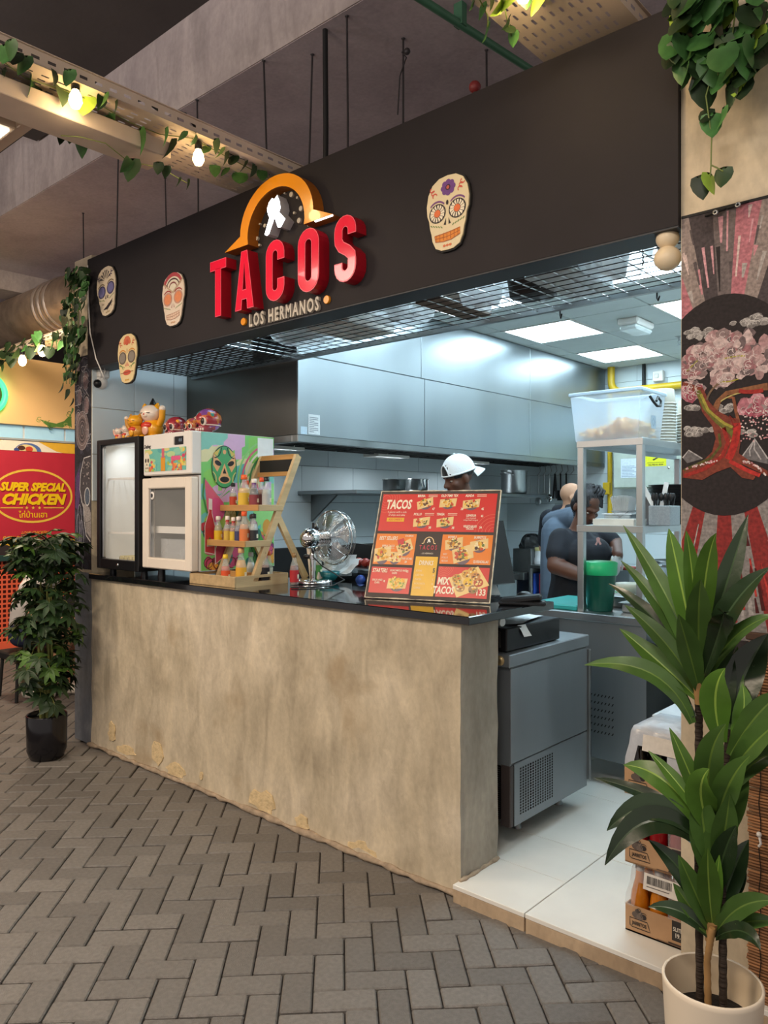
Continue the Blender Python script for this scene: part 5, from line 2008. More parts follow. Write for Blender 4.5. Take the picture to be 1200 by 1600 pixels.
m.tube([(fc.x + 0.01, fc.y - 0.11, mz - 0.05), (fc.x + 0.02, fc.y - 0.13, mz - 0.10), (fc.x + 0.06, fc.y - 0.10, TOPZ + 0.10), (fc.x + 0.13, fc.y - 0.06, TOPZ + 0.055), (fc.x + 0.19, fc.y - 0.06, TOPZ + 0.03), (fc.x + 0.2, fc.y - 0.16, TOPZ + 0.006), (fc.x + 0.15, fc.y - 0.30, TOPZ + 0.005), (fc.x + 0.1, fc.y - 0.36, TOPZ + 0.005)], 0.0035, RUBBER, 8)
m.build('power_cord', o)

# odd things around the fan
m = MB()
c = Vector((px_ - 0.065, 0.60, TOPZ))
vs = [c + Vector(p) for p in ((-0.045, -0.02, 0), (0.05, -0.03, 0), (0.05, 0.012, 0), (-0.045, 0.02, 0), (-0.085, -0.015, 0.215), (0.012, -0.012, 0.06), (0.012, 0.012, 0.06), (-0.085, 0.010, 0.215))]
m.add(vs, [(3, 2, 1, 0), (0, 1, 5, 4), (1, 2, 6, 5), (2, 3, 7, 6), (3, 0, 4, 7), (4, 5, 6, 7)], CREAM)
tag(m.build('paper_holder'), 'cream sloping paper holder standing behind the fan pole', 'holder')
m = MB()
c = at(510, 905, 0.62)
m.lathe([(0, 0), (0.03, 0.0), (0.055, 0.03), (0.06, 0.055), (0.056, 0.055), (0.03, 0.008)], (c.x, 0.645, TOPZ), T('1f6a70', 0.2), 20)
tag(m.build('small_bowl'), 'dark teal bowl behind the base of the fan', 'bowl')


def crumple(m, O, U, V, nx, ny, amp, mt, seed, droop=0.0):
    r = random.Random(seed)
    O, U, V = Vector(O), Vector(U), Vector(V)
    N = U.cross(V).normalized()
    vs = [O + U * (i / nx) + V * (j / ny) + N * (r.uniform(0, amp)) - Z3 * droop * (j / ny) ** 2 for j in range(ny + 1) for i in range(nx + 1)]
    fs = [(j * (nx + 1) + i, j * (nx + 1) + i + 1, (j + 1) * (nx + 1) + i + 1, (j + 1) * (nx + 1) + i) for j in range(ny) for i in range(nx)]
    m.add(vs, fs, mt)
    return m


# ------------------------------------------------------------------ menu board
BL = Vector((-2.448, 0.155, TOPZ + 0.006))
MU = Vector((0.949, 0.315, 0)).normalized()
lean = 0.38
MVv = (Vector((-0.315, 0.949, 0)) * math.sin(lean) + Z3 * math.cos(lean)).normalized()
MW, MH = 0.593, 0.53
o = thing('menu_board', 'red and orange printed menu board leaning on the counter end', 'menu', BL)
m = MB()
MN = MU.cross(MVv).normalized()
m.prism([(0, 0), (MW, 0), (MW, MH), (0, MH)], BL - MN * 0.012, MU, MVv, MN, 0.012, T('4a413d', 0.6), T('d8ccb4', 0.8, var=0.2, scale=60))
m.build('board', o)
m = MB()
for (p0, p1) in (((0, 0), (MW, 0)), ((MW, 0), (MW, MH)), ((MW, MH), (0, MH)), ((0, MH), (0, 0))):
    n = 26
    pts = []
    for i in range(n + 1):
        u = p0[0] + (p1[0] - p0[0]) * i / n
        v = p0[1] + (p1[1] - p0[1]) * i / n
        pts.append(BL + MU * u + MVv * v + MN * rnd.uniform(-0.002, 0.0006))
    m.tube(pts, [rnd.uniform(0.001, 0.0042) for _ in pts], T('d8ccb4', 0.8, var=0.2, scale=60), 5)
m.build('worn_edge', o)
m = MB()
q = BL + MU * 0.2 + MVv * 0.40 - MN * 0.014
m.prism([(0, 0), (0.2, 0), (0.2, 0.01), (0, 0.01)], q, MU, MVv, MN, 0.002, T('4a413d', 0.6))
sp = q + MU * 0.1
fp = Vector((-2.448, 0.155, TOPZ + 0.003)) + MU * 0.3 + Vector((-0.315, 0.949, 0)) * 0.34
m.tube([sp, fp], 0.006, T('4a413d', 0.6), 6)
m.build('prop', o)
a = Art(BL, MU, MVv, PRINTG)


def mp_(u, v):
    return (u * MW, (1 - v) * MH)


def panel(u0, v0, u1, v1, c, L=1):
    p, q = mp_(u0, v1), mp_(u1, v0)
    a.rect(p[0], p[1], q[0], q[1], c, L)


def mt_(s_, u, v, size, c='f4e8d0', L=4, **k):
    p = mp_(u, v)
    a.text(s_, p[0], p[1], size, c, L, **k)


RED_, ORA_, YEL_, CRM = 'd2302a', 'e8801e', 'e6b41e', 'f4e4c8'
panel(0.022, 0.03, 0.975, 0.385, RED_)
panel(0.022, 0.41, 0.36, 0.695, ORA_)
panel(0.575, 0.41, 0.975, 0.675, ORA_)
panel(0.022, 0.72, 0.36, 0.955, RED_)
panel(0.378, 0.615, 0.56, 0.965, YEL_)
panel(0.575, 0.70, 0.975, 0.965, RED_)
for k in range(5):                                   # pale outlines of fruit in the corners
    p = mp_(0.03, 0.04)
    a.clip = (0.022 * MW, 0.615 * MH, 0.975 * MW, 0.97 * MH)
    a.ring(p[0] + 0.015, p[1] - 0.02, 0.02 + 0.012 * k, 0.02 + 0.012 * k, 0.0016, 'e06a50', 2, 24)
    p = mp_(0.97, 0.38)
    a.ring(p[0], p[1], 0.02 + 0.016 * k, 0.02 + 0.016 * k, 0.0016, 'e07a58', 2, 24)
    a.clip = (0.575 * MW, 0.035 * MH, 0.975 * MW, 0.30 * MH)
    p = mp_(0.62, 0.70)
    a.ring(p[0], p[1], 0.012 + 0.008 * k, 0.012 + 0.008 * k, 0.0014, 'e06a50', 2, 18)
a.clip = None


def dish(u, v, w, h, rot, n, cols, board=True, bowl=True):
    c = mp_(u, v)
    ct, st = math.cos(rot), math.sin(rot)
    if bowl:
        a.ell(c[0], c[1] - h * 0.1, w * 0.40, h * 0.52, '6a5a68', 2, 18)
    if board:
        a.poly([(c[0] + x * ct - y * st, c[1] + x * st + y * ct) for x, y in ((-w * 0.52, -h * 0.42), (w * 0.45, -h * 0.38), (w * 0.52, h * 0.40), (-w * 0.48, h * 0.36))], 'e8c888', 3)
    for k in range(n):
        t, r = rnd.uniform(0, 2 * PI), math.sqrt(rnd.random()) * 0.36
        a.ell(c[0] + w * r * math.cos(t), c[1] + h * r * math.sin(t), w * rnd.uniform(0.05, 0.11), h * rnd.uniform(0.06, 0.12), rnd.choice(cols), 4, 8, rnd.uniform(0, 3), 0.2)


FOOD = ('e8b838', 'd89a2c', '8a5a30', 'f0d080', '6a7a34', 'c84a2c', '5a3a24', 'f0e0b0')
for (u, v, r) in ((0.395, 0.12, 0.3), (0.585, 0.115, 0.05), (0.775, 0.125, 0.1), (0.385, 0.295, 0.12), (0.58, 0.295, 0.15)):
    dish(u, v, 0.082, 0.052, r, 22, FOOD)
mt_('TACOS', 0.17, 0.135, 0.064, bold=0.035, sx=0.62, shear=0.12)
mt_('3 pieces with a side', 0.165, 0.205, 0.0145, sx=0.85, shear=0.1)
mt_('of chips and salsa', 0.165, 0.232, 0.0145, sx=0.85, shear=0.1)
p, q = mp_(0.085, 0.295), mp_(0.235, 0.258)
a.rect(p[0], p[1], q[0], q[1], YEL_, 3)
mt_('ADD CHEESE 5', 0.16, 0.277, 0.013, RED_, 4, sx=0.8, bold=0.02)
for (s_, u, v, pr__) in (('BIRRIA', 0.355, 0.05, '47'), ('OLD TIME TEX', 0.59, 0.05, '38'), ('ASADA', 0.755, 0.05, '45'), ('POLLO', 0.345, 0.225, '38'), ('TINGA', 0.535, 0.225, '38')):
    mt_(s_, u, v, 0.017, sx=0.75, bold=0.03, shear=0.1)
    mt_(pr__, u + 0.115, v + 0.125, 0.016, sx=0.8, bold=0.03)
    if s_ != 'OLD TIME TEX':
        for k in range(2):
            p = mp_(u + 0.06, v - 0.008 + 0.014 * k)
            a.rect(p[0], p[1] - 0.0016, p[0] + 0.045, p[1] + 0.0016, 'eac8b0', 3)
mt_('LENGUA', 0.785, 0.235, 0.016, sx=0.75, bold=0.03)
mt_('slow braised', 0.785, 0.258, 0.011, sx=0.85)
mt_('crispy beef tongue', 0.785, 0.276, 0.011, sx=0.85)
mt_('45', 0.872, 0.24, 0.015, bold=0.03, sx=0.8)
mt_('VEGETABLES', 0.785, 0.335, 0.015, sx=0.75, bold=0.03)
mt_('TACOS', 0.785, 0.356, 0.015, sx=0.75, bold=0.03)
mt_('34', 0.87, 0.345, 0.015, bold=0.03, sx=0.8)
mt_('BEST SELLERS', 0.125, 0.455, 0.026, sx=0.6, bold=0.02, shear=0.15)
dish(0.095, 0.60, 0.085, 0.085, 0.15, 34, FOOD)
dish(0.205, 0.625, 0.070, 0.060, -0.1, 20, FOOD)
dish(0.275, 0.535, 0.078, 0.070, 0.5, 28, FOOD)
a.poly([mp_(0.205, 0.47), mp_(0.255, 0.45), mp_(0.275, 0.50), (mp_(0.22, 0.525))], 'c8323a', 4)
mt_('BIRRIA TACOS', 0.135, 0.525, 0.014, sx=0.7, bold=0.02)
mt_('with consomme', 0.14, 0.545, 0.011, sx=0.8)
mt_('CHURROS', 0.30, 0.43, 0.013, sx=0.7, bold=0.02)
mt_('TRES LECHES', 0.305, 0.64, 0.013, sx=0.7, bold=0.02)
mt_('28', 0.30, 0.67, 0.014, sx=0.8, bold=0.03)
dish(0.675, 0.49, 0.085, 0.060, 0.2, 30, FOOD)
dish(0.755, 0.58, 0.098, 0.085, 0.3, 36, FOOD)
dish(0.875, 0.50, 0.085, 0.060, 0.2, 26, FOOD)
a.ell(*mp_(0.855, 0.53), 0.008, 0.008, '3a2420', 6, 12)
mt_('BOWLS', 0.655, 0.435, 0.016, sx=0.75, bold=0.03, shear=0.1)
mt_('BURRITOS', 0.875, 0.435, 0.016, sx=0.75, bold=0.03, shear=0.1)
mt_('QUESADILLAS', 0.90, 0.65, 0.016, sx=0.7, bold=0.03, shear=0.1)
for k in range(3):
    mt_(('BEEF', 'POLLO', 'VEGGIE')[k], 0.615, 0.59 + 0.03 * k, 0.012, sx=0.8, align='CENTER')
lx, ly = mp_(0.469, 0.475)
a.line([(lx - 0.034, ly - 0.012), (lx - 0.026, ly - 0.010)] + [(lx + 0.024 * math.cos(t), ly - 0.008 + 0.028 * math.sin(t)) for t in [PI - PI * i / 12 for i in range(13)]] + [(lx + 0.026, ly - 0.010), (lx + 0.034, ly - 0.012)], 0.004, 'f0cf98', 3)
a.poly([(lx - 0.009 + p[0] * 0.018, ly - 0.008 + p[1] * 0.02) for p in ic], 'f4f0e8', 3)
mt_('T A C O S', 0.469, 0.535, 0.030, 'c8324a', sx=0.66, bold=0.015)
mt_('- LOS HERMANOS -', 0.469, 0.588, 0.0105, sx=0.7)
mt_('DRINKS', 0.469, 0.675, 0.030, 'f8ecd0', sx=0.66, bold=0.02, shear=0.15)
for k, (s_, p_) in enumerate((('SODAS', '5'), ('ICED TEA', '19'), ('WATER', '5'), ('HORCHATA', '15'), ('COFFEE', '9'))):
    mt_(s_, 0.395, 0.745 + 0.038 * k, 0.0125, 'fae8c0', sx=0.75, align='LEFT')
    mt_(p_, 0.54, 0.745 + 0.038 * k + (0.0 if k else -0.005), 0.0125 if k else 0.028, 'fae8c0' if k else '2a3a1c', sx=0.8, bold=0.0 if k else 0.03)
mt_('STARTERS', 0.095, 0.755, 0.026, sx=0.64, bold=0.02, shear=0.12)
mt_('GUACAMOLE AND', 0.25, 0.75, 0.013, sx=0.75, bold=0.02)
mt_('CHIPS', 0.22, 0.775, 0.013, sx=0.75, bold=0.02)
mt_('32', 0.325, 0.755, 0.014, sx=0.8, bold=0.03)
mt_('SALSA AND', 0.085, 0.84, 0.013, sx=0.75, bold=0.02)
mt_('CHIPS', 0.085, 0.865, 0.013, sx=0.75, bold=0.02)
mt_('18', 0.142, 0.85, 0.014, sx=0.8, bold=0.03)
dish(0.255, 0.865, 0.095, 0.062, 0.0, 0, FOOD)
for k in range(60):
    t, r = rnd.uniform(0, 2 * PI), math.sqrt(rnd.random())
    c = mp_(0.255 + 0.065 * r * math.cos(t), 0.86 + 0.055 * r * math.sin(t))
    t = rnd.uniform(0, 6)
    a.poly([(c[0] + 0.008 * math.cos(t + q), c[1] + 0.008 * math.sin(t + q)) for q in (0, 2.1, 4.2)], rnd.choice(('f0c43c', 'e8b02c', 'f4d870', 'd89a2a', '8aa040')), 5)
mt_('MIX', 0.625, 0.83, 0.046, sx=0.66, bold=0.035, shear=0.1)
mt_('TACOS', 0.635, 0.91, 0.046, sx=0.66, bold=0.035, shear=0.1)
mt_('133', 0.925, 0.915, 0.040, sx=0.8, bold=0.03)
a.poly([mp_(0.665, 0.80), mp_(0.885, 0.69), mp_(0.985, 0.85), mp_(0.745, 0.965)], 'eccb84', 3)
for (u, v, c) in ((0.73, 0.80, 'c89a40'), (0.82, 0.83, 'e8bc30'), (0.80, 0.76, 'd8a850'), (0.875, 0.78, 'c88a48'), (0.90, 0.83, 'b8482c'), (0.765, 0.88, 'b0885a'), (0.865, 0.89, 'a07850'), (0.74, 0.84, 'c8b080'), (0.845, 0.735, 'd8a850')):
    p = mp_(u, v)
    a.ell(p[0], p[1], 0.022, 0.020, c, 4, 14)
    for k in range(10):
        a.ell(p[0] + rnd.uniform(-0.013, 0.013), p[1] + rnd.uniform(-0.012, 0.012), 0.005, 0.004, rnd.choice(FOOD), 5, 7)
a.build('printed_menu', o)

# ------------------------------------------------------------------ till corner
o = thing('till_screen', 'black point-of-sale screen on a grey foot behind the menu board', 'screen', (-2.12, 0.50, TOPZ))
sc_ = at(782, 868, 0.50)
u_ = Vector((0.35, 0.937, 0)).normalized()
v_ = Vector((-0.28, 0.10, 0.95)).normalized()
n_ = u_.cross(v_).normalized()
m = MB()
m.prism([(0, 0), (0.20, 0), (0.20, 0.30), (0, 0.30)], Vector((-2.02, 0.44, 1.165)), u_, v_, n_, 0.022, BLACK)
m.build('screen', o)
m = MB()
m.prism([(0.0, 0), (0.16, 0), (0.13, 0.10), (0.03, 0.12)], Vector((-2.08, 0.44, 1.102)), u_, v_, n_, 0.05, T('c4ccd0', 0.4))
m.build('foot', o)
m = MB()
c = at(826, 930, 0.44)
m.M = Matrix.Translation((c.x - 0.03, 0.44, TOPZ)) @ Matrix.Rotation(0.5, 4, 'Z')
m.cbox((-0.10, -0.045, 0.0), (0.10, 0.045, 0.018), BLACK, 0.006)
m.M = m.M @ Matrix.Rotation(-0.12, 4, 'Y') @ Matrix.Translation((0, 0, 0.012))
m.cbox((-0.09, -0.042, 0.0), (0.085, 0.042, 0.026), BLACK, 0.008)
tag(m.build('card_terminal'), 'black card terminal on the counter beside the menu board', 'card terminal')
m = MB()
c = at(815, 922, 0.50)
m.ball((c.x - 0.02, 0.56, TOPZ + 0.022), (0.04, 0.03, 0.022), BLACK, 14, 8)
tag(m.build('hand_scanner'), 'small rounded black scanner lying behind the card terminal', 'scanner')

# ------------------------------------------------------------------ kitchen: extractor hood on the left wall
HX, HY0, HY1 = -3.53, 0.71, 4.84
o = thing('extractor_hood', 'long brushed steel extractor hood along the left kitchen wall', 'extractor hood', ((-4.7 + HX) / 2, 2.8, 1.92))
m = MB()
m.box((-4.694, HY0 + 0.004, 2.02), (HX - 0.004, HY1, 2.90), STEEL_D)
m.build('core', o)
for (y0, y1, z0, z1) in ((HY0, 1.94, 1.965, 2.452), (1.945, 3.40, 1.965, 2.452), (3.405, HY1, 1.965, 2.452), (HY0, 1.90, 2.456, 2.905), (1.905, 3.40, 2.456, 2.905), (3.405, HY1, 2.456, 2.905)):
    m = MB()
    m.cbox((HX - 0.004, y0, z0), (HX + 0.004, y1, z1), STEEL_H, 0.002)
    m.build('front_panel', o)
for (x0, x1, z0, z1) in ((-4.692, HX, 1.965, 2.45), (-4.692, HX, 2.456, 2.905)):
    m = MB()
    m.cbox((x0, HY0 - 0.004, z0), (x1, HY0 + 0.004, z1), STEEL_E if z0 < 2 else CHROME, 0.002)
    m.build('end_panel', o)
m = MB()
m.cbox((HX - 0.05, HY0, 1.92), (HX + 0.002, HY1, 1.967), STEEL_D, 0.004)
m.cbox((-4.69, HY0, 1.92), (HX - 0.05, HY0 + 0.05, 1.967), STEEL_D, 0.004)
m.build('bottom_lip', o)
for k in range(8):
    m = MB()
    y = HY0 + 0.08 + 0.51 * k
    for q in range(9):
        m.box((-4.3 + 0.07 * q, y, 1.955 + 0.004 * q), (-4.26 + 0.07 * q, y + 0.48, 1.97 + 0.004 * q), BLACKM)
    m.build('baffle_filter', o)
for y in (1.2, 2.4, 3.6):  # boxes and lights added to brighten the tiles under the hood
    m = MB()
    m.cbox((-4.385, y - 0.2, 1.936), (-4.215, y + 0.2, 1.975), WHITE, 0.004)
    m.build('hood_lamp', o)
    l = lamp('hood_light', (-4.30, y, 1.93), 0.12, 4.0, (0.85, 0.95, 1.0), (0, -0.15, 0), 0.36)
a = Art((HX + 0.0045, 0, 0), Y3, Z3, PRINT)
p0, p1 = atx(481, 678, HX), atx(499, 649, HX)
a.rect(p0.y, p0.z, p1.y, p1.z, 'dfe6ea', 1)
for k in range(9):
    z = p0.z + (p1.z - p0.z) * (0.1 + 0.09 * k)
    a.rect(p0.y + 0.008, z, p0.y + (p1.y - p0.y) * (0.85 if k % 3 else 0.5), z + 0.005, '8a949c', 2)
p0, p1 = atx(469, 678, HX), atx(479, 667, HX)
a.rect(p0.y, p0.z, p1.y, p1.z, 'c4dcec', 1)
a.build('rating_sticker', o)

# ceiling panels and fittings
ORD = ('', 'second', 'third', 'fourth', 'fifth', 'sixth', 'seventh', 'eighth', 'ninth', 'tenth', 'eleventh', 'twelfth', 'thirteenth', 'fourteenth', 'fifteenth', 'sixteenth', 'seventeenth', 'eighteenth', 'nineteenth', 'twentieth', 'twenty-first', 'twenty-second', 'twenty-third', 'twenty-fourth', 'twenty-fifth', 'twenty-sixth')
PLB = ['LED panel near the hood just behind the slotted shelf end', 'LED panel mirrored in the hood, above the wire shelf edge', 'large bright square LED panel beside the hood, in full view', 'farthest bright LED panel beside the hood, by the yellow pipe bend', 'LED panel above the pillar end of the wire shelf', 'LED panel over the near end of the prep table', 'LED panel cut off by the pillar edge beside the emergency light', 'LED panel hidden behind the pillar at the far right of the kitchen', 'LED panel above the gap between counter end and pillar', 'LED panel hidden behind the pillar, over the cup stacks']
for k, (x0, x1, y0, y1) in enumerate(panels):
    o = thing('led_panel', PLB[k], 'ceiling light', ((x0 + x1) / 2, (y0 + y1) / 2, 2.905), 'kitchen ceiling panels')
    m = MB()
    ring = [(x0, y0), (x1, y0), (x1, y1), (x0, y1)]
    m.box((x0, y0, 2.908), (x1, y0 + 0.014, 2.925), WHITE)
    m.box((x0, y1 - 0.014, 2.908), (x1, y1, 2.925), WHITE)
    m.box((x0, y0 + 0.014, 2.908), (x0 + 0.014, y1 - 0.014, 2.925), WHITE)
    m.box((x1 - 0.014, y0 + 0.014, 2.908), (x1, y1 - 0.014, 2.925), WHITE)
    m.build('frame', o)
    m = MB()
    m.box((x0 + 0.014, y0 + 0.014, 2.911), (x1 - 0.014, y1 - 0.014, 2.918), PANEL)
    m.build('diffuser', o)
o = thing('emergency_light', 'white bulkhead emergency light on the kitchen ceiling between the bright panels', 'ceiling light', (-2.44, 3.1, 2.85))
m = MB()
m.cbox((-2.52, 2.95, 2.862), (-2.36, 3.25, 2.912), WHITE, 0.012)
m.build('housing', o)
m = MB()
m.cbox((-2.51, 2.96, 2.825), (-2.37, 3.24, 2.862), T('e4ecec', 0.2, alpha=0.85), 0.014)
m.build('diffuser', o)
o = thing('fire_sprinkler', 'small metal sprinkler head below the kitchen ceiling', 'sprinkler', (-2.40, 3.9, 2.82))
m = MB()
m.lathe([(0.04, 0.0), (0.03, -0.006), (0.012, -0.010), (0.010, -0.03)], (-2.40, 3.85, 2.912), STEEL, 14)
m.build('escutcheon', o)
m = MB()
for sg in (-1, 1):
    m.tube([(-2.40, 3.85, 2.885), (-2.40 + sg * 0.018, 3.85, 2.87), (-2.40, 3.85, 2.845)], 0.003, STEEL, 6)
m.lathe([(0, 0.002), (0.022, 0.002), (0.022, 0), (0, 0)], (-2.40, 3.85, 2.842), STEEL, 14)
m.build('deflector', o)

# back wall: gas pipe, conduit, socket, electrical cabinet
c0, c1 = at(955, 575, 4.78), at(955, 615, 4.78)
o = thing('gas_pipe', 'yellow gas pipe running along the top of the back kitchen wall and down it', 'pipe', (c0.x, 4.78, 1.0))
m = MB()
zz = at(1040, 604, 4.78).z
pts = [(c0.x, 4.78, 2.92), (c0.x, 4.78, zz + 0.10)] + [(c0.x + 0.10 - 0.10 * math.cos(t), 4.78, zz + 0.10 - 0.10 * math.sin(t)) for t in [PI / 2 * i / 6 for i in range(1, 7)]] + [(-0.6, 4.78, zz)]
m.tube(pts, 0.036, YEL, 14)
m.build('horizontal_run', o)
m = MB()
vx = at(953, 760, 4.80).x
m.tube([(vx, 4.80, zz), (vx, 4.80, 0.4)], 0.024, YEL, 12)
m.build('vertical_run', o)
m = MB()
zv = at(953, 765, 4.8).z
m.cbox((vx - 0.05, 4.74, zv - 0.05), (vx + 0.02, 4.80, zv + 0.07), YEL, 0.006)
m.tube([(vx - 0.03, 4.74, zv - 0.02), (vx - 0.05, 4.73, zv - 0.09)], 0.012, BLACK, 8)
m.build('valve', o)
m = MB()
q = at(1006, 590, 4.83)
m.tube([(q.x, 4.83, 2.92), (q.x, 4.83, zz + 0.05), (q.x + 0.02, 4.83, zz)], 0.018, RUBBER, 8)
tag(m.build('black_conduit'), 'short black conduit dropping from the kitchen ceiling to the yellow pipe', 'pipe')
q = at(1030, 588, 4.84)
o = thing('wall_socket', 'white socket box high on the back wall above the yellow pipe', 'socket', (q.x, 4.84, q.z))
m = MB()
m.cbox((q.x - 0.05, 4.80, q.z - 0.05), (q.x + 0.05, 4.854, q.z + 0.05), WHITE, 0.006)
m.build('box', o)
m = MB()
m.cbox((q.x - 0.03, 4.792, q.z - 0.02), (q.x + 0.01, 4.80, q.z + 0.02), OFFW, 0.003)
m.build('switch', o)
e0, e1 = at(957, 764, 4.65), at(1054, 690, 4.65)
o = thing('electrical_cabinet', 'pale grey electrical cabinet with a yellow sticker on the back wall', 'cabinet', ((e0.x + e1.x) / 2, 4.75, e0.z))
m = MB()
m.cbox((e0.x, 4.67, e0.z), (e1.x + 0.2, 4.853, e1.z + 0.1), T('b4bcb0', 0.45), 0.006)
m.build('housing', o)
m = MB()
m.cbox((e0.x + 0.01, 4.652, e0.z + 0.012), (e1.x, 4.67, e1.z + 0.09), T('b9c1b4', 0.4), 0.004)
dr = m.build('door', o)
a = Art((0, 4.6515, 0), X3, Z3, PRINT)
p, q = at(970, 747, 4.65), at(996, 716, 4.65)
a.rect(p.x, p.z, q.x, q.z, 'dce6ee', 1)
for k in range(8):
    a.rect(p.x + 0.01, p.z + 0.012 + 0.014 * k, q.x - 0.01 - 0.02 * (k % 3), p.z + 0.017 + 0.014 * k, '8fa0b4', 2)
p, q = at(1008, 729, 4.65), at(1041, 708, 4.65)
a.rect(p.x, p.z, q.x, q.z + 0.03, 'e8e428', 1)
a.text('CALL FREE NO. 800444', (p.x + q.x) / 2, p.z + 0.014, 0.020, '2a2a18', 2, 0.72, 0, 0.03)
a.poly([((p.x + q.x) / 2 - 0.03, p.z + 0.065), ((p.x + q.x) / 2 + 0.02, p.z + 0.085), ((p.x + q.x) / 2 + 0.024, p.z + 0.075), ((p.x + q.x) / 2 - 0.02, p.z + 0.052)], '2a2a2a', 2)
a.rect(p.x + 0.02, p.z + 0.032, q.x - 0.02, p.z + 0.037, '8a8a30', 2)
a.build('stickers', dr)
q = at(1045, 731, 4.65)
m = MB()
m.lathe([(0, 0.008), (0.010, 0.007), (0.013, 0)], (q.x, 4.652, q.z), CHROME, 12, (0, -1, 0))
m.build('lock', dr)

# hanging utensils
p = at(868, 722, 4.75)
o = thing('utensil_rail', 'steel rail with hooks on the back wall beside the hood', 'rail', (p.x, 4.78, p.z))
m = MB()
m.cyl((p.x - 0.35, 4.80, p.z - 0.02), (p.x + 0.25, 4.80, p.z - 0.02), 0.006, STEEL_D, 8)
m.build('bar', o)
for k in range(7):
    m = MB()
    x = p.x - 0.22 + 0.065 * k
    m.tube([(x, 4.80, p.z - 0.02), (x + 0.02, 4.79, p.z - 0.09), (x - 0.015, 4.785, p.z - 0.13)], 0.004, STEEL_D, 6)
    m.build('hook', o)
for k, (dx, ln, kind, mt, lb) in enumerate(((-0.22, 0.36, 'ladle', STEEL, 'long steel ladle hanging first on the back wall rail'), (-0.155, 0.28, 'whisk', STEEL, 'steel whisk hanging second on the back wall rail'), (-0.09, 0.32, 'spoon', CHROME, 'shiny round spoon hanging third on the back wall rail'), (-0.025, 0.26, 'tongs', BLACK, 'black tongs hanging by the shiny spoon'), (0.04, 0.28, 'spatula', BLACK, 'black spatula hanging behind the bald man'), (0.105, 0.26, 'spatula', BLACKM, 'matt black turner hanging last on the rail'))):
    x, z = p.x + dx, p.z - 0.12
    m = MB()
    m.tube([(x, 4.785, z), (x + 0.005, 4.775, z - ln * 0.7)], 0.008, mt, 6)
    if kind in ('ladle', 'spoon'):
        m.ball((x + 0.006, 4.765, z - ln * 0.8), (0.04, 0.02, 0.045), mt, 12, 8)
    elif kind == 'whisk':
        for q in range(6):
            t = PI * q / 6
            m.tube([(x + 0.005 + 0.03 * math.sin(s_) * math.cos(t), 4.775 + 0.03 * math.sin(s_) * math.sin(t), z - ln * 0.6 - 0.10 * (1 - math.cos(s_)) / 2) for s_ in [PI * i / 6 for i in range(7)]], 0.002, mt, 4)
    elif kind == 'tongs':
        for sg in (-1, 1):
            m.tube([(x, 4.785, z), (x + sg * 0.02, 4.78, z - ln)], 0.010, mt, 6)
    else:
        m.cbox((x - 0.035, 4.77, z - ln), (x + 0.04, 4.778, z - ln * 0.62), mt, 0.003)
    tag(m.build('hanging_' + kind), lb, kind if kind != 'tongs' else 'tongs', 'hanging utensils')

# steel shelf with pots under the hood, range, boxes
p = atx(793, 772, -4.2)
o = thing('wall_shelf', 'steel wall shelf with cooking pots under the hood', 'shelf', (-4.3, 3.0, 1.6))
zsh = p.z
m = MB()
m.cbox((-4.69, 1.75, zsh - 0.03), (-4.03, 4.6, zsh), STEEL_D, 0.004)
m.build('shelf_board', o)
for y in (1.9, 3.0, 4.2):
    m = MB()
    m.prism([(0, 0), (0.3, 0), (0, -0.22)], (-4.69, y, zsh - 0.03), X3, Z3, Y3, 0.02, STEEL_D)
    m.build('bracket', o)


def pot(x, y, z, r, h, mt, label, handles=True, name='cooking_pot', cat='pot'):
    o = thing(name, label, cat, (x, y, z), 'kitchen pots')
    m = MB()
    m.lathe([(0, 0), (r * 0.9, 0), (r, 0.02), (r, h), (r * 1.06, h + 0.004), (r * 1.06, h + 0.010), (r * 0.96, h + 0.008), (r * 0.95, 0.03), (0, 0.02)], (x, y, z), mt, 28)
    m.build('bowl', o)
    if handles:
        for sg in (-1, 1):
            m = MB()
            m.tube([(x + sg * 0.5 * r, y - r * 0.88, z + h * 0.82), (x + sg * 0.4 * r, y - r * 1.25, z + h * 0.9), (x - sg * 0.0 * r, y - r * 1.32, z + h * 0.92)], 0.008, mt, 8)
            m.build('handle', o)
    return o


pot(-4.2, atx(803, 772, -4.2).y, zsh, 0.13, 0.23, STEEL, 'tall steel pot on the wall shelf beside the cap wearer')
for k, (px, r, h, lb) in enumerate(((651, 0.10, 0.10, 'ribbed steel bowl on the wall shelf left of the white cap'), (628, 0.095, 0.09, 'dull steel bowl on the wall shelf beside the ribbed bowl'))):
    q = atx(px, 763, -4.2)
    o = pot(q.x, q.y - 0.10 * k, zsh, r, h, CHROME if k == 0 else STEEL_D, lb, False, 'mixing_bowl', 'bowl')
o = thing('cooking_range', 'steel cooking range with a black top under the hood', 'stove', (-4.2, 2.6, 0.06))
m = MB()
m.cbox((-4.69, 0.95, 0.16), (-3.72, 3.5, 0.88), STEEL_D, 0.006)
m.build('body', o)
m = MB()
m.cbox((-4.69, 0.95, 0.88), (-3.70, 3.5, 0.93), BLACKM, 0.006)
m.cbox((-4.69, 0.95, 0.93), (-4.62, 3.5, 1.20), BLACKM, 0.006)
m.build('top', o)
kb = atx(562, 906, -3.60)
for k in range(4):
    m = MB()
    m.lathe([(0.03, 0), (0.034, 0.012), (0.024, 0.03), (0, 0.032)], (-3.72, 1.35 + 0.55 * k, 0.80), BLACK, 14, (1, 0, 0))
    m.build('knob', o)
for y in (1.05, 3.4):
    for x in (-4.6, -3.8):
        m = MB()
        m.cyl((x, y, 0.062), (x, y, 0.165), 0.025, STEEL_D, 10)
        m.build('foot', o)
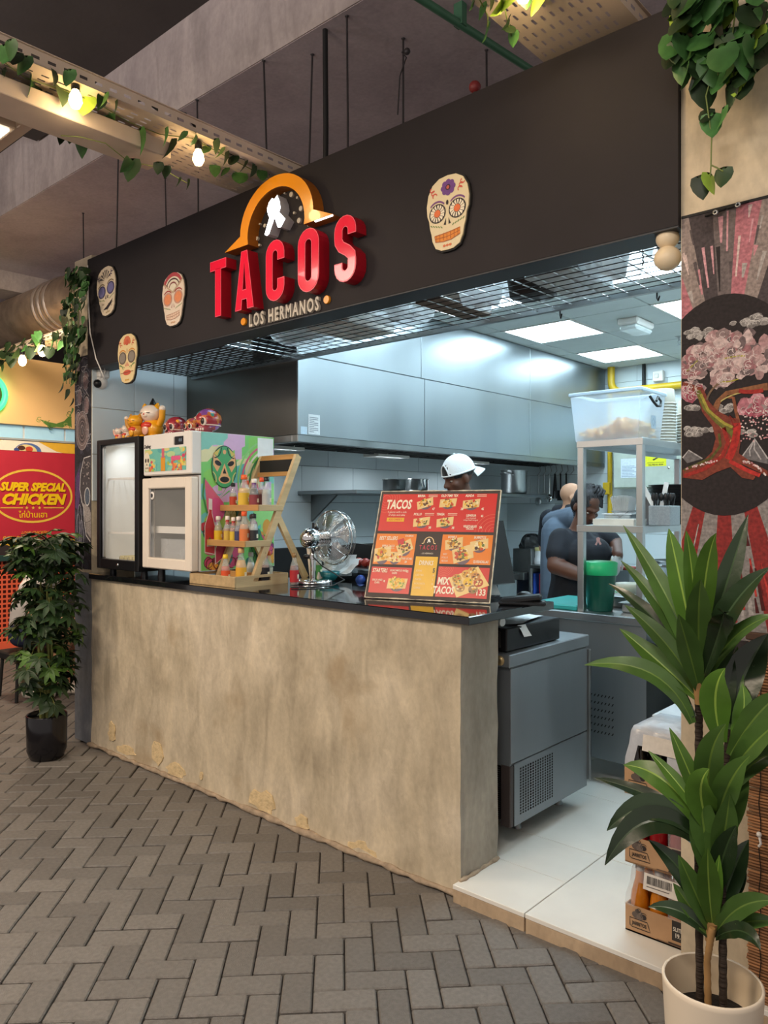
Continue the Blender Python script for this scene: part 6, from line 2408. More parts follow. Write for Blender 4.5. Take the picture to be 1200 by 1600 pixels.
# countertop warmer between fan and menu
wx = atx(556, 870, -3.35)
o = thing('food_warmer', 'low steel food warmer with a blue knob behind the fan', 'warmer', (-3.2, 1.05, 0.93))
ws = at(556, 885, 0.95)
m = MB()
m.cbox((-3.45, 0.80, 0.062), (-2.75, 1.10, 0.90), STEEL_D, 0.006)
m.build('cabinet', o)
m = MB()
m.cbox((-3.45, 0.80, 0.90), (-2.75, 1.10, 1.165), STEEL_D, 0.008)
m.cbox((-3.44, 0.797, 1.06), (-2.76, 0.803, 1.14), BLACK, 0.002)
m.build('body', o)
m = MB()
q0, q1 = at(538, 862, 1.08), at(580, 872, 1.08)
m.prism([(0, 0), (0.7, 0), (0.7, 0.10), (0, 0.13)], (-3.45, 1.085, 1.165), X3, Z3, (0, 1, 0), 0.012, BLACK)
m.build('splash_guard', o)
q = at(564, 906, 0.79)
m = MB()
m.lathe([(0.028, 0), (0.030, 0.014), (0.022, 0.03), (0, 0.032)], (q.x, 0.797, max(q.z, 1.02)), T('2a4a9a', 0.3), 16, (0, -1, 0))
m.build('blue_knob', o)
for k in range(7):
    m = MB()
    px = 551 + (k % 4) * 10
    q = at(px, 874, 0.90 + 0.05 * (k // 4))
    m.ball((q.x, q.y, 1.165 + 0.026), (0.028, 0.028, 0.025), TOM, 12, 8)
    tag(m.build('tomato'), ('leftmost', 'second', 'third', 'rightmost')[k % 4] + ' dark red tomato in the ' + ('front', 'back')[k // 4] + ' row on the food warmer', 'tomato', 'tomatoes on the food warmer')
m = MB()
crumple(m, (at(497, 890, 0.70).x, 0.72, 1.103), (0.20, 0.06, 0.02), (0.02, 0.03, 0.12), 6, 5, 0.03, PAPER, 3)
crumple(m, (at(503, 890, 0.66).x, 0.70, 1.103), (0.22, 0.02, 0.05), (-0.01, 0.06, 0.07), 6, 4, 0.03, PAPER, 8)
tag(m.build('paper_sheets'), 'crumpled white order papers on the counter behind the fan', 'paper')

o = thing('side_table', 'small steel table against the back wall behind the till', 'table', (-3.4, 3.9, 0.06))
tz = at(845, 884, 4.05).z
tx0, tx1 = at(829, 884, 4.05).x, at(885, 884, 4.05).x
m = MB()
m.cbox((tx0 - 0.03, 4.05, tz - 0.03), (tx1 + 0.1, 4.7, tz), STEEL_D, 0.004)
m.build('tabletop', o)
for x in (tx0 - 0.02, tx1 + 0.06):
    for y in (4.09, 4.66):
        m = MB()
        m.cyl((x, y, 0.062), (x, y, tz - 0.03), 0.02, STEEL_D, 10)
        m.build('leg', o)
q = at(845, 883, 4.2)
o = thing('plastic_jar', 'white jar with a pale yellow lid on the small steel table', 'jar', (q.x, 4.2, tz))
m = MB()
m.lathe([(0, 0), (0.058, 0), (0.064, 0.01), (0.064, 0.06), (0.057, 0.07), (0.057, 0.12), (0.05, 0.14)], (q.x, 4.2, tz), T('dfe6ec', 0.3), 20)
m.build('body', o)
m = MB()
m.lathe([(0.058, 0.135), (0.058, 0.165), (0.0, 0.17)], (q.x, 4.2, tz), T('cfca90', 0.4), 20)
m.build('lid', o)
for k, (px, c, lb) in enumerate(((833, '2a50b0', 'blue chopping board standing under the small steel table'), (846, '8a2a3a', 'dark red chopping board standing next to the blue board'), (852, 'd8d4c0', 'white chopping board standing behind the jeans'), (849, 'c0a030', 'yellow chopping board standing at the back of the boards'))):
    q = at(px, 935, 4.12 + (0.12 if k == 3 else 0))
    m = MB()
    m.cbox((q.x - 0.028, q.y, 0.56), (q.x + 0.020, q.y + 0.35, 0.88 + (0.05 if k == 3 else 0)), T(c, 0.4), 0.004)
    tag(m.build('chopping_board'), lb, 'chopping board', 'upright chopping boards')
m = MB()
m.cbox((tx0 + 0.01, 4.11, 0.53), (tx1 + 0.03, 4.64, 0.558), STEEL_D, 0.003)
tag(m.build('board_stand'), 'steel lower shelf carrying the upright chopping boards', 'shelf')
q = at(805, 893, 4.1)
o = thing('steel_bin', 'grey steel bin of black bags behind the till screen', 'bin', (q.x, 4.2, q.z))
m = MB()
m.cbox((at(801, 890, 4.1).x, 4.1, q.z), (at(833, 890, 4.1).x - 0.02, 4.5, at(805, 857, 4.1).z), STEEL_D, 0.005)
m.build('body', o)
bag((at(801, 857, 4.1).x + at(834, 857, 4.1).x) / 2 - 0.03, 4.3, at(805, 857, 4.1).z - 0.06, 0.10, 0.14, 0.12, 5, BLACK).build('black_bag', o)
o = thing('prep_cabinet', 'dark steel prep cabinet in the middle of the kitchen behind the till', 'cabinet', (-4.3, 4.1, 0.06))
m = MB()
zc = at(790, 905, 4.0).z
m.cbox((-4.65, 4.0, 0.062), (at(806, 905, 4.0).x, 4.7, zc), STEEL_D, 0.006)
m.cbox((-4.6, 3.995, zc - 0.16), (at(806, 905, 4.0).x - 0.005, 4.0, zc - 0.03), T('3a4248', 0.3, metal=0.7), 0.002)
m.build('body', o)
m = MB()
m.cbox((-4.63, 4.03, zc), (at(820, 905, 4.0).x - 0.03, 4.65, q.z), STEEL_D, 0.004)
m.build('top', o)

# ice machine under the counter end, cash drawer on it
o = thing('ice_machine', 'grey steel undercounter cooler with a perforated grille beside the counter end', 'cooler', (-2.1, 0.7, 0.062))
IX, IY0, IY1, IZ0, IZ1 = -1.775, 0.335, 1.02, 0.165, 0.90
DST = mat('grey_brushed_panel', '8b9196', 0.42, 0.7, var=0.08, scale=5, stretch=(1, 1, 0.1), rvar=0.06)
m = MB()
m.box((-2.45, IY0 + 0.004, 0.42), (IX - 0.006, IY1, 0.84), DST)
m.box((-2.45, IY0 + 0.20, IZ0), (IX - 0.008, IY1 - 0.002, 0.42), BLACKM)
m.box((-2.45, IY0 + 0.004, IZ0), (-2.40, IY0 + 0.2, 0.42), BLACKM)
m.build('body', o)
m = MB()
m.cbox((-2.46, IY0 - 0.02, 0.845), (IX + 0.008, IY1 + 0.01, IZ1), DST, 0.004)
m.build('top', o)
m = MB()
m.cbox((IX - 0.006, IY0, 0.435), (IX + 0.002, IY1, 0.838), DST, 0.002)
m.build('side_panel', o)
m = MB()
y0, y1, z0, z1 = IY0 + 0.07, IY0 + 0.36, IZ0 + 0.035, 0.405
m.plate((IX, y0, z0), Y3, Z3, 14, 17, (y1 - y0) / 14, (z1 - z0) / 17, 0.0125, 0.0085, DST)
for (a0, a1, b0, b1) in ((IY0 + 0.03, y0, IZ0, 0.43), (y1, IY1, IZ0, 0.43), (y0, y1, IZ0, z0), (y0, y1, z1, 0.43)):
    m.add([(IX, a0, b0), (IX, a1, b0), (IX, a1, b1), (IX, a0, b1)], [(0, 1, 2, 3)], DST)
m.build('vent_panel', o)
m = MB()
m.box((IX - 0.12, y0 - 0.02, z0 - 0.02), (IX - 0.03, y1 + 0.02, z1 + 0.01), BLACKM)
m.build('fan_housing', o)
m = MB()
for k in range(26):
    z = IZ0 + 0.02 + 0.009 * k
    m.tube([(-1.83, IY0 + 0.005, z), (-2.1, IY0 + 0.005, z)], 0.0016, STEEL_D, 4)
    m.box((-2.1, IY0 + 0.012, z), (-1.835, IY0 + 0.10, z + 0.001), BLACKM)
m.build('condenser_fins', o)
m = MB()
m.cbox((IX - 0.05, IY0, IZ0), (IX - 0.002, IY0 + 0.03, 0.425), T('3a3230', 0.5), 0.003)
m.build('corner_post', o)
m = MB()
m.lathe([(0.008, 0.010), (0.018, 0.010), (0.022, 0.0)], (IX - 0.04, IY0 - 0.02, 0.872), tint('brass_ring', 'b09a70', 0.35, metal=0.6), 18, (0, -1, 0))
m.lathe([(0, 0.004), (0.012, 0.004)], (IX - 0.04, IY0 - 0.02, 0.872), T('8a7a5a', 0.5), 14, (0, -1, 0))
m.build('round_cap', o)
m = MB()
m.cbox((IX - 0.02, IY1, IZ0 + 0.03), (IX + 0.016, IY1 + 0.016, 0.83), STEEL_D, 0.003)
m.build('door_edge', o)
for y in (IY0 + 0.25, IY1 - 0.06):
    for x in (-2.38, -1.90):
        m = MB()
        m.lathe([(0.022, 0.105), (0.016, 0.02), (0.026, 0.0)], (x, y, 0.0615), STEEL_D, 10)
        m.build('foot', o)
o = thing('cash_drawer', 'black cash drawer on top of the steel cooler', 'drawer', (-1.95, 0.55, IZ1))
m = MB()
m.cbox((-2.18, 0.345, IZ1 + 0.004), (-1.80, 0.80, IZ1 + 0.105), BLACK, 0.005)
m.build('body', o)
m = MB()
m.cbox((-2.15, 0.338, IZ1 + 0.02), (-1.83, 0.348, IZ1 + 0.09), BLACKM, 0.003)
m.build('drawer_front', o)
m = MB()
crumple(m, (-2.02, 0.36, IZ1 + 0.108), (0.215, 0.08, 0.0), (-0.06, 0.32, 0.004), 6, 6, 0.008, PAPER, 4)
crumple(m, (-1.803, 0.44, IZ1 + 0.109), (0.008, 0.05, 0), (0.022, 0.02, -0.05), 3, 3, 0.006, PAPER, 6)
m.tube([(-2.0, 0.39, IZ1 + 0.128), (-1.83, 0.36, IZ1 + 0.128)], 0.018, PAPER, 10)
tag(m.build('paper_wrap'), 'white paper draped over the black cash drawer', 'paper')

# ------------------------------------------------------------------ refrigerated prep table with its shelf unit
PX0, PX1, PY0, PY1, PZ = -2.28, -1.60, 1.32, 3.15, 0.96
o = thing('prep_table', 'long refrigerated steel prep table with a slotted vent in its end', 'table', ((PX0 + PX1) / 2, 2.2, 0.062))
m = MB()
m.box((PX0 + 0.02, PY0 + 0.022, 0.20), (PX1 - 0.02, PY1 - 0.02, PZ - 0.04), STEEL_D)
m.build('body', o)
m = MB()
m.cbox((PX0, PY0, PZ - 0.042), (PX1, PY1, PZ), STEEL, 0.004)
m.build('tabletop', o)
ENDM = mat('table_end_steel', '8d9599', 0.40, 0.75, var=0.08, scale=4, stretch=(1, 1, 0.2), rvar=0.06)
m = MB()
u0, u1, z0, z1 = PX0 + 0.24, PX0 + 0.50, 0.33, 0.56
nu, nv = 13, 12
cu, cv = (u1 - u0) / nu, (z1 - z0) / nv
y = PY0 + 0.014
for j in range(nv):
    for i in range(nu):
        a0, b0 = u0 + cu * i, z0 + cv * j
        if j % 2 == 0:
            s_ = cu * 0.5
            h = [(a0 + 0.003, b0 + 0.003), (a0 + 0.009, b0 + 0.003), (a0 + 0.017, b0 + cv - 0.003), (a0 + 0.011, b0 + cv - 0.003)]
            q = [(a0, b0), (a0 + cu, b0), (a0 + cu, b0 + cv), (a0, b0 + cv)] + h
            m.add([(p[0], y, p[1]) for p in q], [(0, 1, 5, 4), (1, 2, 6, 5), (2, 3, 7, 6), (3, 0, 4, 7)], ENDM)
        else:
            m.add([(a0, y, b0), (a0 + cu, y, b0), (a0 + cu, y, b0 + cv), (a0, y, b0 + cv)], [(0, 1, 2, 3)], ENDM)
for (a0, a1, b0, b1) in ((PX0 + 0.01, u0, 0.20, PZ - 0.042), (u1, PX1 - 0.01, 0.20, PZ - 0.042), (u0, u1, 0.20, z0), (u0, u1, z1, PZ - 0.042)):
    m.add([(a0, y, b0), (a1, y, b0), (a1, y, b1), (a0, y, b1)], [(0, 1, 2, 3)], ENDM)
m.build('end_panel', o)
m = MB()
m.box((u0 - 0.01, PY0 + 0.017, z0 - 0.01), (u1 + 0.01, PY0 + 0.021, z1 + 0.01), BLACKM)
m.build('vent_backing', o)
for (px, py) in ((984, 975), (941, 1113)):
    q = at(px, py, y)
    m = MB()
    m.lathe([(0, 0.004), (0.006, 0.003), (0.008, 0)], (PX1 - 0.06 if px > 950 else PX0 + 0.1, y, 0.84), WHITE, 10, (0, -1, 0))
    m.build('screw', o)
for x in (PX0 + 0.08, PX1 - 0.08):
    for yy in (PY0 + 0.1, PY1 - 0.1):
        m = MB()
        m.cyl((x, yy, 0.0615), (x, yy, 0.202), 0.025, STEEL_D, 10)
        m.build('foot', o)
o = thing('shelf_unit', 'two-tier steel shelf unit standing on the prep table', 'shelf', (-1.83, 1.9, PZ))
SX0, SX1, SY0, SY1 = -2.005, -1.64, 1.36, 2.75
for x in (SX0, SX1 - 0.036):
    for yy in (SY0, SY1 - 0.036):
        m = MB()
        m.cbox((x, yy, PZ), (x + 0.036, yy + 0.036, 1.845), STEEL, 0.003)
        m.build('post', o)
for z in (1.425, 1.877):
    m = MB()
    m.cbox((SX0 - 0.003, SY0 - 0.003, z - 0.036), (SX1 + 0.003, SY0 + 0.003, z), STEEL, 0.002)
    m.cbox((SX1 - 0.003, SY0, z - 0.036), (SX1 + 0.003, SY1, z), STEEL, 0.002)
    m.cbox((SX0, SY0, z - 0.008), (SX1, SY1, z), STEEL, 0.001)
    m.cbox((SX0 - 0.003, SY0, z - 0.036), (SX0 + 0.003, SY1, z), STEEL, 0.002)
    m.build('shelf', o)

# tub of tortilla chips
o = thing('chip_tub', 'cloudy plastic tub half full of tortilla chips on top of the shelf unit', 'tub', (-1.86, 1.56, 1.877))
def tapered(m, x0, x1, y0, y1, z0, z1, fl, mt, t=0.0):
    vs = [(x0, y0, z0), (x1, y0, z0), (x1, y1, z0), (x0, y1, z0), (x0 - fl, y0 - fl, z1), (x1 + fl, y0 - fl, z1), (x1 + fl, y1 + fl, z1), (x0 - fl, y1 + fl, z1)]
    return m.add(vs, [(3, 2, 1, 0), (0, 1, 5, 4), (1, 2, 6, 5), (2, 3, 7, 6), (3, 0, 4, 7)], mt)
m = MB()
tapered(m, -2.045, -1.69, 1.42, 1.70, 1.879, 2.135, 0.022, TUB)
m.build('body', o)
m = MB()
for (p0, p1) in (((-2.075, 1.39), (-1.66, 1.405)), ((-2.075, 1.715), (-1.66, 1.73)), ((-2.075, 1.405), (-2.06, 1.715)), ((-1.675, 1.405), (-1.66, 1.715))):
    m.cbox((p0[0], p0[1], 2.125), (p1[0], p1[1], 2.145), TUBRIM, 0.004)
m.build('rim', o)
m = MB()
m.tube([(-1.662, 1.50, 2.105), (-1.645, 1.505, 2.075), (-1.64, 1.54, 2.055), (-1.645, 1.60, 2.06), (-1.655, 1.63, 2.09), (-1.66, 1.60, 2.11), (-1.655, 1.57, 2.085)], 0.007, BLACK, 8)
m.build('handle', o)
m = MB()
for k in range(650):
    x, yy = rnd.uniform(-2.03, -1.705), rnd.uniform(1.43, 1.69)
    top = 0.055 + 0.055 * math.exp(-((x + 1.80) / 0.10) ** 2)
    z = 1.885 + top * rnd.random() ** 0.6
    c = Vector((x, yy, z))
    t = rnd.uniform(0, 6)
    ax = Vector((rnd.uniform(-1, 1), rnd.uniform(-1, 1), rnd.uniform(-1, 1))).normalized()
    R3 = Matrix.Rotation(rnd.uniform(0, 3), 3, ax)
    m.add([c + R3 @ Vector((0.020 * math.cos(t + q), 0.020 * math.sin(t + q), 0)) for q in (0, 2.1, 4.2)], [(0, 1, 2)], CHIP)
m.build('tortilla_chips', o, kind='stuff')
a = Art((-1.688 + 0.012, 1.50, 1.94), Y3, Z3, PRINT)
a.rect(0.05, 0, 0.11, 0.07, 'a8bccc', 1)
a.ring(0.08, 0.035, 0.018, 0.022, 0.004, '7a8ca0', 2, 4)
a.build('moulded_mark', o)

# paper cups in nested, upturned stacks
KCUP = mat('grey_paper_cup', 'b9b4a6', 0.6, var=0.06, stretch=(1, 1, 0.1), scale=30)
KRIM = mat('cup_rim', 'dcdcd6', 0.5, var=0.03)
cup0 = None
cs = at(1042, 650, 1.86)
cs2 = (cs.x - 0.055, 1.95)
for st, (x, yy, n) in enumerate(((cs.x, 1.80, 14), (cs.x - 0.075, 1.90, 9), (cs.x + 0.085, 1.98, 11))):
    for k in range(n):
        z = 1.877 + 0.0165 * k
        if cup0 is None:
            o = thing('paper_cup', 'x', 'cup', (x, yy, z), 'x')
            m = MB()
            m.lathe([(0.071, 0.0), (0.060, 0.083), (0.056, 0.086), (0.056, 0.081), (0, 0.081)], (x, yy, z), KCUP, 24)
            m.build('wall', o)
            m = MB()
            m.tube([(x + 0.072 * math.cos(t), yy + 0.072 * math.sin(t), z + 0.004) for t in [2 * PI * i / 24 for i in range(25)]], 0.0035, KRIM, 6, cap=False)
            m.build('rim', o)
            cup0 = o
        else:
            o = dup(cup0, (x, yy, z))
        g = ('in the tall stack by the tub', 'in the short stack by the tub', 'in the stack behind the others')[st]
        o['group'] = 'upturned cups ' + g
        o['label'] = ORD[n - 1 - k] + ' upturned paper cup from the top ' + g
        if k == n - 1:
            o['label'] = 'topmost paper cup ' + g

# middle shelf
Z_ = 1.425
m = MB()
for k in range(10):
    m.cbox((-1.93 + rnd.uniform(-0.003, 0.003), 1.39, Z_ + 0.0035 * k), (-1.70 + rnd.uniform(-0.003, 0.003), 1.55, Z_ + 0.0035 * k + 0.0033), T('d8d8d0', 0.6), 0.001)
tag(m.build('paper_trays'), 'low stack of white paper trays at the front of the middle shelf', 'trays')
m = MB()
m.cbox((-1.955, 1.57, Z_), (-1.80, 1.72, Z_ + 0.055), T('c8d8e0', 0.25, alpha=0.6), 0.006)
m.cbox((-1.965, 1.565, Z_ + 0.055), (-1.79, 1.725, Z_ + 0.062), T('dfe8ee', 0.4), 0.003)
tag(m.build('lidded_box'), 'clear lidded box on the middle shelf behind the paper trays', 'box')
q = at(975, 800, 1.62)
o = thing('napkin_holder', 'wire holder of white napkins on the middle shelf between the posts', 'napkin holder', (q.x, 1.62, Z_))
m = MB()
for k in range(14):
    m.M = Matrix.Translation((q.x - 0.03 + 0.0045 * k, 1.63, Z_ + 0.03)) @ Matrix.Rotation(-0.25 + 0.03 * k, 4, 'Y')
    m.box((-0.001, -0.05, 0.0), (0.001, 0.05, 0.125 + rnd.uniform(-0.01, 0.01)), PAPER)
m.M = None
m.build('napkins', o)
m = MB()
for z in (0.01, 0.075):
    m.tube([(q.x - 0.05, 1.57, Z_ + z), (q.x + 0.05, 1.57, Z_ + z), (q.x + 0.05, 1.70, Z_ + z), (q.x - 0.05, 1.70, Z_ + z), (q.x - 0.05, 1.57, Z_ + z)], 0.0022, STEEL_D, 6)
m.tube([(q.x - 0.05, 1.57, Z_ + 0.01), (q.x + 0.05, 1.57, Z_ + 0.075)], 0.002, STEEL_D, 6)
m.tube([(q.x + 0.05, 1.57, Z_ + 0.01), (q.x - 0.05, 1.57, Z_ + 0.075)], 0.002, STEEL_D, 6)
m.build('wire_frame', o)
m = MB()
m.M = Matrix.Translation((q.x + 0.10, 1.66, Z_)) @ Matrix.Rotation(0.3, 4, 'Y')
m.cbox((-0.03, -0.03, 0.0), (0.03, 0.03, 0.17), T('5a5c60', 0.6), 0.006)
m.M = None
tag(m.build('menu_sleeve'), 'grey paper sleeve leaning beside the napkin holder', 'sleeve')
q = at(1029, 800, 1.52)
GBIN = mat('grey_speckled_bin', '8f979c', 0.5, var=0.12, scale=120)
o = thing('cutlery_bin', 'grey bin of black cutlery on the middle shelf by the right post', 'bin', (q.x, 1.55, Z_))
m = MB()
c0, c1 = at(1013, 800, 1.50).x, at(1047, 800, 1.50).x
m.cbox((c0, 1.50, Z_), (c1, 1.64, Z_ + 0.105), GBIN, 0.004)
m.build('body', o)
for k in range(14):
    m = MB()
    x, yy = rnd.uniform(c0 + 0.015, c1 - 0.015), rnd.uniform(1.52, 1.62)
    m.tube([(x, yy, Z_ + 0.08), (x + rnd.uniform(-0.02, 0.02), yy, Z_ + 0.145)], 0.004, BLACK, 6)
    m.ball((x + rnd.uniform(-0.015, 0.015), yy, Z_ + 0.15), (0.012, 0.006, 0.022), BLACK, 8, 6)
    m.build('cutlery', o)
for dx in (0.015, 0.05):
    m = MB()
    m.M = Matrix.Translation((c0 + dx, 1.55, Z_ + 0.09)) @ Matrix.Rotation(0.2 if dx > 0.03 else -0.5, 4, 'Y')
    m.box((-0.012, -0.003, 0.0), (0.012, 0.003, 0.14), PAPER)
    m.M = None
    m.build('paper_sachet', o)
PLT = mat('black_plate', '1d2024', 0.35, var=0.1)
pc = at(1052, 800, 1.95)
pl0 = None
for k in range(26):
    z = Z_ + 0.0085 * k
    if pl0 is None:
        o = thing('dinner_plate', 'x', 'plate', (pc.x, 1.95, z), 'stack of black plates')
        m = MB()
        m.lathe([(0, 0.001), (0.085, 0.001), (0.135, 0.009), (0.138, 0.0115), (0.085, 0.004), (0, 0.004)], (pc.x, 1.95, z), PLT, 28)
        m.build('dish', o)
        pl0 = o
    else:
        o = dup(pl0, (pc.x + rnd.uniform(-0.002, 0.002), 1.95, z))
    o['label'] = ORD[25 - k] + ' black plate from the top of the stack on the middle shelf' if k < 25 else 'topmost black plate of the stack on the middle shelf'

# table top things
q = at(938, 940, 1.47)
o = thing('drink_pitcher', 'dark green pitcher with a lighter green lid on the prep table', 'pitcher', (q.x, 1.47, PZ))
m = MB()
m.lathe([(0, 0), (0.062, 0.0), (0.066, 0.006), (0.083, 0.20), (0.085, 0.205)], (q.x, 1.47, PZ), GREEN_D, 28)
m.build('body', o)
m = MB()
m.lathe([(0.087, 0.195), (0.089, 0.20), (0.092, 0.262), (0.080, 0.268), (0.03, 0.272), (0, 0.273)], (q.x, 1.47, PZ), GREEN_L, 28)
m.M = Matrix.Translation((q.x, 1.47, PZ + 0.262)) @ Matrix.Rotation(2.2, 4, 'Z')
m.cbox((0.06, -0.025, -0.02), (0.105, 0.025, 0.006), GREEN_L, 0.006)
m.M = None
m.build('lid', o)
m = MB()
m.cbox((-2.30, 1.36, PZ), (-2.01, 1.80, PZ + 0.028), TEALB, 0.006)
tag(m.build('cutting_board'), 'thick teal cutting board at the near corner of the prep table', 'cutting board')
for k, (x, yy, w, d, h, lb) in enumerate(((-1.93, 1.62, 0.22, 0.16, 0.065, 'steel food pan on the prep table beside the green pitcher'), (-1.72, 1.45, 0.16, 0.28, 0.055, 'long steel food pan on the prep table by the right post'), (-1.72, 1.80, 0.16, 0.26, 0.055, 'steel food pan behind the right post'))):
    m = MB()
    m.cbox((x - w / 2, yy, PZ), (x + w / 2, yy + d, PZ + h), STEEL, 0.01)
    m.cbox((x - w / 2 - 0.01, yy - 0.01, PZ + h - 0.004), (x + w / 2 + 0.01, yy + d + 0.01, PZ + h + 0.002), STEEL, 0.002)
    tag(m.build('food_pan'), lb, 'food pan', 'steel food pans')
q = at(985, 915, 2.0)
m = MB()
m.lathe([(0, 0), (0.05, 0), (0.085, 0.05), (0.09, 0.075), (0.086, 0.075), (0.05, 0.008)], (q.x, 2.0, PZ + 0.03), T('dfe6dc', 0.25, alpha=0.8), 22)
m.lathe([(0, 0.05), (0.08, 0.055)], (q.x, 2.0, PZ + 0.03), T('d8d070', 0.5, var=0.3, scale=50), 16)
tag(m.build('salad_bowl'), 'clear bowl of yellow relish on the prep table behind the posts', 'bowl')
pot(at(1045, 890, 2.35).x + 0.02, 2.40, PZ, 0.15, 0.22, STEEL, 'wide steel stock pot with black-wrapped handles on the prep table', True)
m = MB()
q = at(972, 905, 2.62)
m.cbox((q.x - 0.07, 2.62, PZ), (q.x + 0.05, 2.74, PZ + 0.13), T('7a8488', 0.4), 0.006)
m.cbox((q.x - 0.07, 2.62, PZ + 0.13), (q.x + 0.05, 2.74, PZ + 0.15), T('b04a40', 0.4), 0.004)
tag(m.build('sauce_caddy'), 'small grey caddy with a red top on the prep table', 'caddy')
m = MB()
crumple(m, (-2.12, 1.86, PZ + 0.01), (0.16, 0.02, 0.0), (0.0, 0.12, 0.02), 7, 5, 0.025, T('4aa060', 0.6), 9)
tag(m.build('herb_pile'), 'small pile of chopped green herbs on the prep table', 'herbs')

# appliance and plates beyond the crates
o = thing('black_grill_unit', 'dark ribbed cooler grille beyond the drink crates', 'cooler', (-1.2, 1.6, 0.062))
gx0, gx1 = -1.53, -0.95
m = MB()
m.box((gx0, 1.62, 0.10), (gx1, 2.2, 0.80), BLACKM)
m.build('body', o)
for k in range(34):
    m = MB() if k == 0 else m
    m.box((gx0 + 0.01, 1.605, 0.13 + 0.019 * k), (gx1 - 0.01, 1.622, 0.139 + 0.019 * k), T('3c4044', 0.4, metal=0.6))
m.build('grille', o)
m = MB()
m.cbox((gx0, 1.60, 0.80), (gx1, 2.2, 0.83), STEEL_D, 0.004)
m.build('top', o)
o = thing('stool_table', 'low white box carrying plates behind the drink crates', 'box', (-1.16, 0.9, 0.062))
m = MB()
m.cbox((-1.36, 0.80, 0.062), (-0.96, 1.25, 0.63), T('c4c8cc', 0.5), 0.006)
m.build('body', o)
for k in range(4):
    m = MB()
    m.lathe([(0, 0.001), (0.09, 0.001), (0.15, 0.014), (0.154, 0.018), (0.09, 0.006), (0, 0.006)], (-1.13 + 0.01 * k, 0.98, 0.632 + 0.012 * k), T('e8eef2', 0.25), 30)
    tag(m.build('white_plate'), ('bottom', 'second', 'third')[k] + ' white plate up in the small stack beyond the crates' if k < 3 else 'topmost white plate beyond the drink crates', 'plate', 'white plates')

